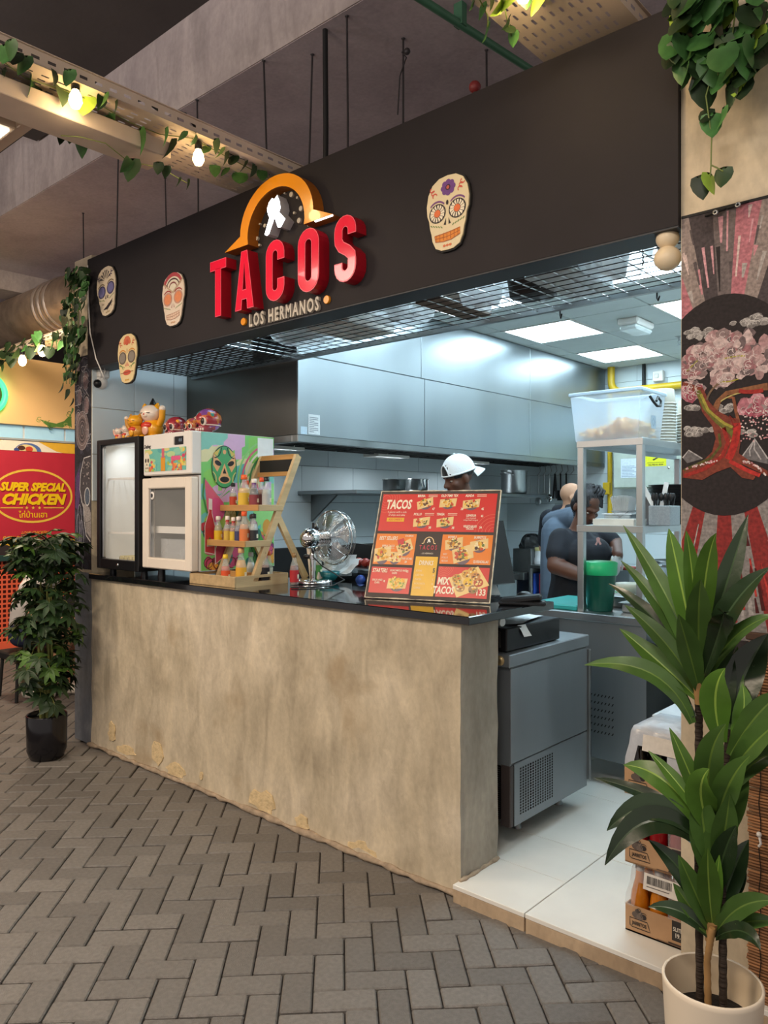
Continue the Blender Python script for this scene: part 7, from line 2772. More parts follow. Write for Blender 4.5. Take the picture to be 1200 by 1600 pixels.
# ------------------------------------------------------------------ people
class Fig:
    def __init__(s):
        s.caps, s.mb = [], MB()

    def cap(s, a, b_, ra, rb, tg):
        a, b_ = Vector(a), Vector(b_)
        s.caps.append((a, b_, ra, rb, tg))
        s.mb.tube([a, b_], [ra, rb], PAPER, 14)
        s.mb.ball(a, ra, PAPER, 14, 10)
        s.mb.ball(b_, rb, PAPER, 14, 10)

    def ell(s, c, r, M, tg):
        c = Vector(c)
        s.caps.append((c, c, sum(r) / 3, sum(r) / 3, tg))
        s.mb.ball(c, r, PAPER, 20, 14, M)

    def chain(s, pts, rs, tg):
        for i in range(len(pts) - 1):
            s.cap(pts[i], pts[i + 1], rs[i], rs[i + 1], tg)

    def head(s, c, f, up, k=1.0):
        f, up = Vector(f).normalized(), Vector(up).normalized()
        r = f.cross(up).normalized()
        up = r.cross(f).normalized()
        M = Matrix((r, f, up)).transposed().to_3x3()
        c = Vector(c)
        p = lambda x, y, z: c + (r * x + f * y + up * z) * k
        s.ell(p(0, -0.012, 0.035), (0.074 * k, 0.093 * k, 0.085 * k), M, 'skin')
        s.ell(p(0, 0.015, -0.02), (0.064 * k, 0.074 * k, 0.085 * k), M, 'skin')
        s.ell(p(0, 0.035, -0.075), (0.045 * k, 0.045 * k, 0.035 * k), M, 'skin')
        s.ell(p(0, 0.068, -0.098), (0.018 * k, 0.014 * k, 0.014 * k), M, 'skin')
        s.cap(p(0, 0.086, 0.015), p(0, 0.106, -0.022), 0.009 * k, 0.013 * k, 'skin')
        for sg in (-1, 1):
            s.ell(p(sg * 0.011, 0.094, -0.026), (0.010 * k, 0.011 * k, 0.009 * k), M, 'skin')
            s.cap(p(sg * 0.012, 0.086, 0.028), p(sg * 0.045, 0.068, 0.030), 0.010 * k, 0.009 * k, 'skin')
            s.ell(p(sg * 0.042, 0.055, -0.02), (0.024 * k, 0.022 * k, 0.022 * k), M, 'skin')
            s.ell(p(sg * 0.077, -0.012, -0.005), (0.010 * k, 0.020 * k, 0.032 * k), M, 'skin')
        s.cap(p(-0.018, 0.083, -0.052), p(0.018, 0.083, -0.052), 0.009 * k, 0.009 * k, 'lip')
        s.cap(p(-0.015, 0.080, -0.064), p(0.015, 0.080, -0.064), 0.010 * k, 0.010 * k, 'lip')
        return p, M

    def hand(s, w, d, nrm, side, tg='skin', curl=0.5):
        w, d, nrm = Vector(w), Vector(d).normalized(), Vector(nrm).normalized()
        lat = d.cross(nrm).normalized()
        nrm = lat.cross(d)
        M = Matrix((lat, d, nrm)).transposed().to_3x3()
        s.ell(w + d * 0.045, (0.040, 0.052, 0.016), M, tg)
        for i, (o_, L_) in enumerate(((-0.030, 0.062), (-0.010, 0.075), (0.011, 0.070), (0.030, 0.055))):
            b0 = w + d * 0.085 + lat * o_
            b1 = b0 + (d * math.cos(curl * 0.6) - nrm * math.sin(curl * 0.6)) * L_ * 0.45
            b2 = b1 + (d * math.cos(curl * 1.5) - nrm * math.sin(curl * 1.5)) * L_ * 0.32
            b3 = b2 + (d * math.cos(curl * 2.2) - nrm * math.sin(curl * 2.2)) * L_ * 0.23
            s.chain([b0, b1, b2, b3], [0.0095, 0.0088, 0.008, 0.007], tg)
        t0 = w + d * 0.02 + lat * side * 0.030
        t1 = t0 + (d * 0.6 + lat * side * 0.8 - nrm * 0.2) * 0.038
        t2 = t1 + (d * 0.9 + lat * side * 0.25 - nrm * 0.35) * 0.030
        s.chain([t0, t1, t2], [0.013, 0.011, 0.009], tg)

    def finish(s, root, mats, vox=0.0075, it=3):
        o = s.mb.build('body', None, origin=(0, 0, 0))
        md = o.modifiers.new('r', 'REMESH')
        md.mode = 'VOXEL'
        md.voxel_size = vox
        bpy.context.view_layer.update()
        dg = bpy.context.evaluated_depsgraph_get()
        me = bpy.data.meshes.new_from_object(o.evaluated_get(dg))
        o.modifiers.clear()
        bm = bmesh.new()
        bm.from_mesh(me)
        for _ in range(it):
            bmesh.ops.smooth_vert(bm, verts=bm.verts, factor=0.5, use_axis_x=True, use_axis_y=True, use_axis_z=True)
        names = list(mats)
        import numpy as np
        A = np.array([c[0] for c in s.caps])
        B = np.array([c[1] for c in s.caps])
        RA = np.array([c[2] for c in s.caps])
        RB = np.array([c[3] for c in s.caps])
        TG = np.array([names.index(c[4]) for c in s.caps])
        D = B - A
        LL = (D * D).sum(1) + 1e-9
        bm.faces.ensure_lookup_table()
        cen = np.array([f.calc_center_median() for f in bm.faces])
        best = np.full(len(cen), 1e9)
        idx = np.zeros(len(cen), int)
        for i in range(len(A)):
            t = np.clip(((cen - A[i]) @ D[i]) / LL[i], 0, 1)
            d = np.linalg.norm(cen - (A[i] + t[:, None] * D[i]), axis=1) - (RA[i] + t * (RB[i] - RA[i]))
            k = d < best
            best[k] = d[k]
            idx[k] = TG[i]
        for f, m_ in zip(bm.faces, idx):
            f.material_index = int(m_)
            f.smooth = True
        old = o.data
        me2 = bpy.data.meshes.new('body')
        for n in names:
            me2.materials.append(mats[n])
        bm.to_mesh(me2)
        bm.free()
        o.data = me2
        bpy.data.meshes.remove(old)
        bpy.data.meshes.remove(me)
        adopt(o, root)
        return o


def eyes(p, M, root, k=1.0):
    for sg in (-1, 1):
        m = MB()
        m.ball(p(sg * 0.031, 0.070, 0.006), (0.011 * k, 0.0095 * k, 0.005 * k), EYE_W, 12, 8, M)
        m.ball(p(sg * 0.031, 0.076, 0.004), (0.006 * k, 0.006 * k, 0.0055 * k), DOT, 8, 6, M)
        m.build('eye', root)


def legs(F, hip, floor_z, f, mat_l, shoe='shoe', spread=0.10, r=(0.088, 0.062, 0.045)):
    f = Vector(f).normalized()
    side = f.cross(Z3)
    for sg in (-1, 1):
        h = Vector(hip) + side * sg * spread
        kn = Vector((h.x, h.y, floor_z + (h.z - floor_z) * 0.52)) + f * 0.03
        an = Vector((h.x, h.y, floor_z + 0.085)) - f * 0.02
        F.chain([h, kn, an], r, mat_l)
        F.cap(an + f * -0.03 - Z3 * 0.038, an + f * 0.13 - Z3 * 0.050, 0.045, 0.033, shoe)


LIP_D = tint('dark_lip', '57322c', 0.45)
KF = 0.062
# woman in a black shirt at the prep table
hc = at(916, 793, 2.20)
root = thing('person', 'person in black T-shirt and jeans with a braided bun at the prep table', 'person', (-2.62, 2.25, KF))
F = Fig()
f_w = Vector((0.90, -0.38, 0)).normalized()
pel, che = at(891, 950, 2.25), at(898, 862, 2.24)
shc = at(901, 834, 2.22)
rs, ls = at(876, 843, 2.12), at(938, 841, 2.42)
F.chain([pel, (pel + che) / 2 + f_w * 0.03, che], [0.165, 0.160, 0.165], 'tee')
F.cap(che + f_w * 0.05 + Vector((0.03, -0.05, -0.01)), che + f_w * 0.06 + Vector((0.06, 0.08, -0.01)), 0.11, 0.11, 'tee')
F.cap(rs + Vector((0.03, 0.02, -0.03)), ls + Vector((-0.03, -0.02, -0.03)), 0.085, 0.080, 'tee')
re_, rw = at(868, 884, 2.02), at(917, 903, 1.98)
F.chain([rs, rs * 0.45 + re_ * 0.55], [0.078, 0.080], 'tee')
F.chain([rs * 0.5 + re_ * 0.5, re_, re_ * 0.45 + rw * 0.55, rw], [0.062, 0.057, 0.050, 0.033], 'skin')
F.hand(rw, (rw - re_), Z3, 1, 'skin', 0.7)
le, lw_ = at(961, 846, 2.50), at(966, 868, 2.30)
F.chain([ls, ls * 0.3 + le * 0.7], [0.070, 0.064], 'tee')
F.chain([ls * 0.4 + le * 0.6, le, lw_], [0.050, 0.046, 0.032], 'skin')
F.hand(lw_, Vector((0.1, -0.5, -0.8)), Vector((0.9, -0.3, 0.1)), -1, 'glove', 0.5)
F.chain([shc + Vector((0, 0, -0.01)), hc + Vector((-0.03, 0.02, -0.06))], [0.062, 0.055], 'skin')
up_w = Vector((0.50, -0.22, 0.84)).normalized()
fa_w = Vector((0.74, -0.36, -0.57)).normalized()
hp, hM = F.head(hc, fa_w, up_w, 1.0)
F.cap(pel + Vector((0, 0, -0.06)), pel + Vector((0, 0, 0.0)), 0.168, 0.168, 'jeans')
legs(F, pel - Z3 * 0.05, KF, f_w, 'jeans', r=(0.105, 0.072, 0.05))
F.finish(root, {'skin': SKIN_D, 'tee': TEE, 'jeans': DENIM, 'lip': LIP_D, 'shoe': BLACKM, 'glove': GLOVE})
eyes(hp, hM, root)
m = MB()
m.ball(hp(0, -0.030, 0.050), (0.084, 0.090, 0.086), HAIR, 22, 14, hM)
m.ball(hp(0, -0.055, -0.005), (0.078, 0.060, 0.075), HAIR, 18, 12, hM)
for k in range(12):
    x = -0.066 + 0.012 * k
    m.tube([hp(x * 1.0, 0.062, 0.072 - abs(x) * 0.5), hp(x * 1.1, 0.03, 0.112 - abs(x) * 0.5), hp(x * 0.8, -0.03, 0.140 - abs(x) * 0.4), hp(x * 0.4, -0.06, 0.145)], 0.0075, HAIR, 6)
m.build('braided_hair', root)
m = MB()
bc = at(929, 771, 2.22)
m.ball(bc, (0.055, 0.055, 0.05), HAIR, 16, 10)
for k in range(8):
    t = 2 * PI * k / 8
    m.tube([bc + Vector((0.05 * math.cos(t), 0.05 * math.sin(t), -0.02)), bc + Vector((0.062 * math.cos(t + 0.5), 0.062 * math.sin(t + 0.5), 0.012)), bc + Vector((0.03 * math.cos(t + 1.2), 0.03 * math.sin(t + 1.2), 0.048))], 0.011, HAIR, 6)
m.build('bun', root)
lg = at(934, 851, 2.10)
m = MB()
q = che + f_w * 0.165 + Vector((0.06, 0.02, 0.02))
U_ = Vector((0.60, 0.80, 0)).normalized()
a = Art(at(934, 851, 2.06) - U_ * 0.02, U_, Z3, PRINT)
a.poly([(0.0, 0.0), (0.012, -0.005), (0.022, 0.018), (0.034, -0.004), (0.046, 0.004), (0.034, 0.024), (0.036, 0.04), (0.022, 0.048), (0.008, 0.040), (0.012, 0.022)], 'c89a98', 1)
a.build('shirt_logo', root)

# bald man bending with his back turned
root = thing('person', 'bald person in a slate apron over black, back turned, behind the braided-bun cook', 'person', (-3.2, 3.3, KF))
F = Fig()
hc = at(893, 779, 3.30)
f_m = Vector((0.75, 0.66, 0)).normalized()
ls, rs = at(858, 810, 3.35), at(905, 803, 3.15)
che, pel = at(874, 835, 3.22), at(874, 925, 3.18)
F.chain([pel, (pel + che) / 2, che], [0.155, 0.155, 0.150], 'apron')
F.cap(ls + Vector((0.04, -0.02, -0.03)), rs + Vector((-0.03, 0, -0.02)), 0.085, 0.085, 'apron')
le, re_ = at(850, 856, 3.42), at(925, 850, 3.10)
F.chain([ls, ls * 0.25 + le * 0.75], [0.080, 0.066], 'tee')
lw_ = at(880, 885, 3.6)
F.chain([ls * 0.3 + le * 0.7, le, lw_], [0.050, 0.046, 0.033], 'skin')
F.hand(lw_, lw_ - le, Z3, 1, 'skin', 0.6)
rw = at(952, 862, 3.30)
F.chain([rs, rs * 0.2 + re_ * 0.8], [0.080, 0.066], 'tee')
F.chain([rs * 0.3 + re_ * 0.7, re_, rw], [0.052, 0.046, 0.033], 'skin')
F.hand(rw, Vector((0.5, 0.3, -0.7)), Vector((0.5, -0.7, 0.3)), -1, 'glove', 0.5)
F.chain([at(888, 802, 3.27), hc + Vector((-0.01, 0, -0.07))], [0.07, 0.062], 'skin')
F.cap(at(872, 799, 3.34), at(902, 797, 3.22), 0.058, 0.055, 'tee')
hp, hM = F.head(hc, (0.72, 0.62, -0.35), (0.25, 0.2, 0.95), 1.04)
F.cap(pel - Z3 * 0.02, pel - Z3 * 0.08, 0.15, 0.14, 'trousers')
legs(F, pel - Z3 * 0.05, KF, f_m, 'trousers')
F.finish(root, {'skin': SKIN_M, 'tee': TEE, 'apron': APRON, 'trousers': BLACKM, 'lip': SKIN_M, 'shoe': BLACKM, 'glove': GLOVE})
eyes(hp, hM, root, 1.04)

# cook in a white cap behind the menu board
root = thing('person', 'person in a backwards white cap looking down behind the menu board', 'person', (-2.95, 1.75, KF))
F = Fig()
hc = at(717, 748, 1.62)
fa = Vector((-0.42, -0.82, -0.30)).normalized()
up = Vector((-0.08, -0.26, 0.95)).normalized()
F.chain([hc + Vector((0.01, 0.07, -0.24)), hc + Vector((0, 0.03, -0.07))], [0.07, 0.06], 'skin')
bx_, by_, bz_ = hc.x + 0.02, hc.y + 0.10, hc.z
f_c = Vector((-0.25, -0.97, 0)).normalized()
s_c = f_c.cross(Z3)
che = Vector((bx_, by_, bz_ - 0.42))
pel = Vector((bx_ + 0.02, by_ + 0.04, KF + 0.92))
F.chain([pel, (pel + che) / 2, che], [0.145, 0.14, 0.15], 'tee')
rs, ls = che + s_c * 0.19 + Z3 * 0.12, che - s_c * 0.19 + Z3 * 0.12
F.cap(rs, ls, 0.07, 0.07, 'tee')
for sh, sg in ((rs, 1), (ls, -1)):
    el = sh + s_c * sg * 0.06 + Vector((0, 0.02, -0.27))
    wr = el + f_c * 0.20 - s_c * sg * 0.10 + Z3 * 0.02
    F.chain([sh, sh * 0.4 + el * 0.6], [0.068, 0.058], 'tee')
    F.chain([sh * 0.5 + el * 0.5, el, wr], [0.048, 0.043, 0.030], 'skin')
    F.hand(wr, wr - el, Z3, -sg, 'skin', 0.6)
hp, hM = F.head(hc, fa, up, 1.03)
legs(F, pel - Z3 * 0.03, KF, f_c, 'trousers')
F.cap(pel - Z3 * 0.02, pel - Z3 * 0.08, 0.142, 0.135, 'trousers')
F.finish(root, {'skin': SKIN_D, 'tee': TEE, 'trousers': BLACKM, 'lip': LIP_D, 'shoe': BLACKM})
eyes(hp, hM, root, 1.03)
for sg in (-1, 1):
    m = MB()
    m.tube([hp(sg * 0.014, 0.092, 0.028), hp(sg * 0.035, 0.086, 0.034), hp(sg * 0.055, 0.064, 0.028)], [0.004, 0.005, 0.003], HAIR, 6)
    m.build('eyebrow', root)
CAPW = mat('white_cap_mesh', 'dfe6ea', 0.8, var=0.04, bump=0.25, bscale=220)
cap_ = thing('cap', 'x', 'x', hp(0, 0, 0.05))
for k_ in ('label', 'category'):
    del cap_[k_]
adopt(cap_, root)
WP[cap_.name] = hp(0, 0, 0.05)
m = MB()
vs, fs = [], []
nu, nv = 36, 12
for j in range(nv + 1):
    t = (PI / 2) * j / nv
    for i in range(nu):
        a_ = 2 * PI * i / nu
        x, y, z = 0.090 * math.sin(t) ** 0.9 * math.cos(a_), 0.112 * math.sin(t) ** 0.9 * math.sin(a_), 0.118 * math.cos(t)
        vs.append(hp(x, y - 0.012, z + 0.038))
for j in range(nv):
    for i in range(nu):
        i2 = (i + 1) % nu
        ac_ = 2 * PI * (i + 0.5) / nu - PI / 2
        if j >= nv - 5 and abs(ac_) < 0.62 * math.sqrt(max(0, 1 - ((nv - j - 0.5) / 5.0 - 0.05) ** 2)):
            continue
        fs.append((j * nu + i, (j + 1) * nu + i, (j + 1) * nu + i2, j * nu + i2))
m.add(vs, fs, CAPW, smooth=True)
m.build('crown', cap_)
g_ = lambda q: math.sqrt(1 - (0.068 * math.sin(q) / 0.118) ** 2)
m = MB()
m.tube([hp(0.0905 * math.cos(q), 0.1125 * math.sin(q) - 0.012, 0.042) for q in [PI / 2 + 0.5 + (2 * PI - 1.0) * i / 30 for i in range(31)]], 0.006, CAPW, 6)
m.ball(hp(0, -0.012, 0.157), 0.009, CAPW, 10, 6)
m.tube([hp(0.090 * g_(q) * math.cos(PI / 2 + 0.56 * math.cos(q)), 0.113 * g_(q) * math.sin(PI / 2 + 0.56 * math.cos(q)) - 0.012, 0.040 + 0.068 * math.sin(q)) for q in [PI * i / 14 for i in range(15)]], 0.0055, CAPW, 6)
m.tube([hp(0.0905 * math.cos(q), 0.1125 * math.sin(q) - 0.012, 0.042) for q in [PI / 2 - 0.52 + 1.04 * i / 8 for i in range(9)]], 0.005, CAPW, 6)
m.build('band', cap_)
m = MB()
vs, fs = [], []
for j in range(7):
    for i in range(13):
        q = -PI / 2 + (i - 6) / 6 * 0.95
        r = 1.0 + 0.62 * j / 6 * math.cos((i - 6) / 6 * 1.2)
        for h_ in (0.0, 0.005):
            vs.append(hp(0.090 * math.cos(q) * (1 + 0.1 * j / 6), 0.112 * math.sin(q) * r - 0.012, 0.040 + h_ - 0.035 * (j / 6) ** 1.3 - 0.02 * ((i - 6) / 6) ** 2))
for j in range(6):
    for i in range(12):
        a_ = (j * 13 + i) * 2
        fs += [(a_, a_ + 26, a_ + 28, a_ + 2), (a_ + 1, a_ + 3, a_ + 29, a_ + 27)]
for i in range(12):
    a_ = (6 * 13 + i) * 2
    fs.append((a_, a_ + 1, a_ + 3, a_ + 2))
m.add(vs, fs, CAPW, smooth=True)
m.build('visor', cap_)
m = MB()
m.ball(hp(0, -0.012, 0.045), (0.080, 0.099, 0.090), HAIR, 18, 10, hM)
m.build('hair', root)

# seated visitor behind the bushy plant
root = thing('person', 'seated person in white shirt, navy shorts and white trainers behind the bushy potted plant', 'person', (-6.35, 0.2, 0))
F = Fig()
f_s = Vector((0.80, 0.60, 0)).normalized()
pel = at(44, 982, 0.30)
shc = at(62, 912, 0.30)
hc = at(78, 868, 0.34)
F.chain([pel, (pel + shc) / 2 - f_s * 0.04, shc], [0.145, 0.135, 0.125], 'shirt')
sd = f_s.cross(Z3)
for sg in (-1, 1):
    sh = shc + sd * sg * 0.17 - Z3 * 0.02
    el = sh - Z3 * 0.24 + f_s * 0.06 + sd * sg * 0.03
    wr = el + f_s * 0.22 + Z3 * 0.0 - sd * sg * 0.05
    F.chain([sh, sh * 0.5 + el * 0.5], [0.068, 0.058], 'shirt')
    F.chain([sh * 0.5 + el * 0.5, el, wr], [0.046, 0.042, 0.030], 'skin')
    F.hand(wr, wr - el, Z3, -sg, 'skin', 0.4)
    hp_ = pel + sd * sg * 0.09 - Z3 * 0.03
    kn = hp_ + f_s * 0.40 - Z3 * 0.0
    kk = hp_ * 0.25 + kn * 0.75
    F.chain([hp_, kk], [0.105, 0.088], 'shorts')
    an = Vector((kn.x, kn.y, 0.10)) - f_s * (0.30 if sg > 0 else 0.12)
    F.chain([kk, kn, kn * 0.4 + an * 0.6, an], [0.066, 0.060, 0.052, 0.038], 'skin')
    F.cap(an - f_s * 0.05 - Z3 * 0.05, an + f_s * 0.14 - Z3 * 0.062, 0.050, 0.038, 'shoe')
F.chain([shc + Z3 * 0.08, hc - Z3 * 0.06], [0.058, 0.052], 'skin')
hp, hM = F.head(hc, (0.8, 0.6, -0.1), (0, 0, 1), 1.0)
F.finish(root, {'skin': SKIN_M, 'shirt': T('d8d2cc', 0.8, var=0.06), 'shorts': T('232a44', 0.8), 'lip': SKIN_M, 'shoe': SHOE}, 0.009)
eyes(hp, hM, root)
m = MB()
m.ball(hp(0, -0.022, 0.045), (0.084, 0.094, 0.088), HAIR, 20, 12, hM)
m.build('hair', root)
o = thing('stool', 'dark low stool under the seated person', 'stool', (pel.x, pel.y, 0))
m = MB()
m.cbox((pel.x - 0.18, pel.y - 0.18, pel.z - 0.23), (pel.x + 0.18, pel.y + 0.18, pel.z - 0.17), BLACKM, 0.01)
m.build('seat', o)
for sx in (-1, 1):
    for sy in (-1, 1):
        m = MB()
        m.cyl((pel.x + sx * 0.16, pel.y + sy * 0.16, 0), (pel.x + sx * 0.14, pel.y + sy * 0.14, pel.z - 0.19), 0.014, BLACKM, 8)
        m.build('leg', o)
o = thing('shoulder_bag', 'black bag on the lap of the seated person', 'bag', (pel.x + 0.1, pel.y - 0.05, pel.z))
m = MB()
q = pel + f_s * 0.33 + Z3 * 0.17 + sd * 0.10
m.M = Matrix.Translation(q) @ Matrix.Rotation(0.64, 4, 'Z') @ Matrix.Rotation(-0.25, 4, 'Y')
m.cbox((-0.17, -0.06, -0.07), (0.17, 0.06, 0.10), BLACKM, 0.02)
m.M = None
m.build('body', o)
m = MB()
m.tube([q + f_s * -0.15 + Z3 * 0.09, q + Z3 * 0.26 - f_s * 0.02, q + f_s * 0.13 + Z3 * 0.09], 0.010, BLACKM, 8)
m.build('strap', o)

# ------------------------------------------------------------------ drink crates
WRAP = mat('shrink_wrap', 'e6e8ec', 0.18, alpha=0.20, var=0.1, bump=0.7, bscale=14)
WRAPT = mat('shrink_wrap_bunched', 'dde2ea', 0.25, alpha=0.6, var=0.1, bump=1.0, bscale=16)
CX0, CX1, CY0, CY1 = -1.158, -0.948, 0.095, 0.375


def crate(z, drink, label, dx, top=False, rot=0.0, barcode=False, topd='d8d2c8'):
    o = thing('drink_crate', label, 'crate', ((CX0 + CX1) / 2 + dx, 0.23, z), 'stacked drink crates')
    M_ = Matrix.Translation(((CX0 + CX1) / 2 + dx, (CY0 + CY1) / 2, z)) @ Matrix.Rotation(rot, 4, 'Z')
    w, d = (CX1 - CX0) / 2, (CY1 - CY0) / 2
    m = MB()
    m.M = M_
    m.box((-w, -d, 0.001), (w, d, 0.006), CARD)
    m.box((-w, -d, 0.001), (w, -d + 0.004, 0.092), CARD)
    m.box((-w, d - 0.004, 0.001), (w, d, 0.092), CARD)
    m.box((-w, -d + 0.004, 0.001), (-w + 0.004, d - 0.004, 0.092), CARD)
    m.box((w - 0.004, -d + 0.004, 0.001), (w, d - 0.004, 0.092), CARD)
    tr = m.build('cardboard_tray', o)
    U = M_.to_3x3() @ X3
    a = Art(M_ @ Vector((-w, -d - 0.0003, 0.002)), U, Z3, PRINT)
    a.line([(0.016, 0.048), (0.078, 0.048), (0.082, 0.036), (0.088, 0.018), (0.024, 0.018), (0.017, 0.022)], 0.0028, '241f1c', 2, True)
    a.text('JARRITOS', 0.050, 0.032, 0.0165, '241f1c', 3, 0.72, 0, 0.035)
    for (u, v, s1, s2, c) in ((0.040, 0.062, 0.016, 0.012, '5c5048'), (0.052, 0.058, 0.012, 0.010, '6a5c52'), (0.044, 0.076, 0.009, 0.007, '4a403a'), (0.066, 0.062, 0.009, 0.009, '2a2422'), (0.054, 0.072, 0.008, 0.006, '7a6a5e')):
        a.ell(u, v, s1, s2, c, 2, 14)
    a.ring(0.049, 0.080, 0.006, 0.006, 0.0018, '2a2422', 3, 12)
    a.ring(0.066, 0.066, 0.010, 0.010, 0.002, '2a2422', 3, 12, 0.5, 4)
    a.rect(0.162, 0.022, 0.200, 0.088, '2c2826', 2)
    a.text('5LITE', 0.181, 0.060, 0.018, 'd8d0c4', 3, 0.72, 0, 0.03)
    a.text('19.', 0.181, 0.040, 0.020, 'd8d0c4', 3, 0.8, 0, 0.03)
    a.rect(0.110, 0.004, 0.198, 0.0075, '6a5240', 2)
    a.rect(0.150, 0.008, 0.195, 0.013, '3a2c24', 2)
    a.build('printing', tr)
    for i in range(3):
        for j in range(4):
            if j not in (0, 3) and i not in (0, 2):
                continue
            m = MB()
            m.M = M_
            x, y = -w + 0.036 + 0.068 * i, -d + 0.037 + 0.068 * j
            m.lathe([(0, 0.008), (0.029, 0.008), (0.031, 0.014), (0.031, 0.105), (0.027, 0.135), (0.016, 0.175), (0.0135, 0.20), (0.0135, 0.212), (0, 0.212)], (x, y, 0), T(drink, 0.08, alpha=0.9, var=0.15, coat=0.4), 14)
            b_ = m.build('bottle', o)
            m = MB()
            m.M = M_
            m.lathe([(0.015, 0.205), (0.0155, 0.222), (0, 0.224)], (x, y, 0), T('c8c4bc', 0.3, metal=0.5), 12)
            m.build('bottle_cap', b_)
    m = MB()
    m.M = M_
    vs, fs = [], []
    lv = ((0.090, 1.01), (0.125, 0.985), (0.17, 0.90), (0.215, 0.86), (0.232, 0.80))
    r = random.Random(int(z * 100))
    n = 32
    for (h, k) in lv:
        for i in range(n):
            t = 2 * PI * i / n
            cx_, cy_ = math.cos(t), math.sin(t)
            q = 1 / max(abs(cx_), abs(cy_))
            vs.append((w * cx_ * q * k * r.uniform(0.985, 1.015), d * cy_ * q * k * r.uniform(0.985, 1.015), h))
    # the wrap has a rounded window in its front over the bottles
    for j in range(len(lv) - 1):
        for i in range(n):
            if 21 <= i <= 25 and j < 2:
                continue
            fs.append((j * n + i, j * n + (i + 1) % n, (j + 1) * n + (i + 1) % n, (j + 1) * n + i))
    fs.append([(len(lv) - 1) * n + i for i in range(n)])
    m.add(vs, fs, WRAPT if top else WRAP, smooth=True)
    m.build('shrink_wrap', o)
    if barcode or top:
        a = Art(M_ @ Vector((-0.045, -d * 0.955, 0.158)), U, Vector((0, 0.12, 1)).normalized(), PRINT)
        a.poly([(0, 0.0), (0.13, -0.004), (0.128, 0.052), (0.002, 0.055)], topd, 1)
        if barcode:
            u = 0.012
            for k in range(26):
                w_ = rnd.choice((0.001, 0.0018, 0.003))
                a.rect(u, 0.020, u + w_, 0.046, '2a2624', 2)
                u += w_ + rnd.choice((0.001, 0.0016))
                if u > 0.112:
                    break
            a.rect(0.012, 0.010, 0.09, 0.013, '6a625c', 2)
        a.build('paper_label', o)
    return o


crate(0.063, 'c87818', 'bottom drink crate of orange bottles with a barcode label', 0.0, barcode=True)
crate(0.298, '8e1018', 'middle drink crate of red bottles', -0.003, rot=0.02)
crate(0.533, '18120f', 'top drink crate of dark bottles under bunched clear wrap', -0.002, top=True, rot=-0.015)

# ------------------------------------------------------------------ bamboo blind on the right pillar
o = thing('bamboo_blind', 'brown bamboo slat blind hanging on the right pillar', 'blind', (-0.35, -0.02, 0.02))
s0 = None
for k in range(122):
    z = 0.03 + 0.0090 * k
    if s0 is None:
        m = MB()
        m.tube([(-0.725, -0.018, z), (-0.10, -0.018, z)], 0.0040, BAMBOO, 6)
        s0 = m.build('slat', o)
        base_ = s0.location.copy()
    else:
        c = s0.copy()
        COL.objects.link(c)
        c.location = base_ + Vector((rnd.uniform(-0.004, 0.004), rnd.uniform(-0.002, 0.002), 0.0090 * k))
for x in (-0.69, -0.66, -0.45, -0.2):
    m = MB()
    m.tube([(x + 0.003 * math.sin(i * 1.3), -0.024, 0.02 + 0.0275 * i) for i in range(41)], 0.0014, RUBBER, 5)
    m.build('tie_cord', o)
q = at(1187, 1305, -0.03)
m = MB()
m.tube([q + Vector((0, -0.004, 0)), q + Vector((0.006, -0.010, -0.02)), q + Vector((0, -0.010, -0.03))], 0.004, WHITE, 6)
m.ball(q + Vector((0, -0.006, 0.004)), 0.008, WHITE, 8, 6)
m.build('cord_stop', o)
m = MB()
m.cbox((-0.73, -0.026, 1.128), (-0.10, -0.004, 1.15), T('4a3426', 0.6), 0.003)
m.build('head_rail', o)

# ------------------------------------------------------------------ plants
def strap_leaf(p0, p1, p2, w, mt, fold=0.25, n=10, roll=None, rib=None):
    m = MB()
    P = [Vector(p) for p in bez(p0, p1, p2, n)]
    vs = []
    for i, p in enumerate(P):
        t = i / n
        tan = (P[min(i + 1, n)] - P[max(i - 1, 0)]).normalized()
        sd_ = tan.cross(roll if roll is not None else Vector((0, 0, 1)))
        if sd_.length < 0.2:
            sd_ = tan.cross(Vector((0.3, -1, 0)))
        sd_.normalize()
        nr = sd_.cross(tan)
        ww = w * (0.30 + 0.70 * math.sin(min(1, t * 1.9) * PI / 2)) * (1 - max(0, (t - 0.5) / 0.5) ** 2.0) + 0.0015
        for q in (-1, -0.55, -0.07, 0.07, 0.55, 1):
            vs.append(p + sd_ * ww / 2 * q + nr * (abs(q) * ww * fold * 0.5 + (0.0016 * math.sin(i * 1.7 + q * 2) if abs(q) == 1 else 0)))
    for c_, qs in ((mt, (0, 1, 3, 4)), (rib or mt, (2,))):
        m.add(vs, [(i * 6 + q, i * 6 + q + 1, i * 6 + q + 7, i * 6 + q + 6) for i in range(n) for q in qs], c_, smooth=True)
    return m


def leafmat(name, c, stripe, rough=0.33):
    m = mat(name, c, rough, var=0.18, scale=10, stretch=(1, 1, 1), objrand=0.30, bump=0.08, bscale=30, spec=0.6)
    return m


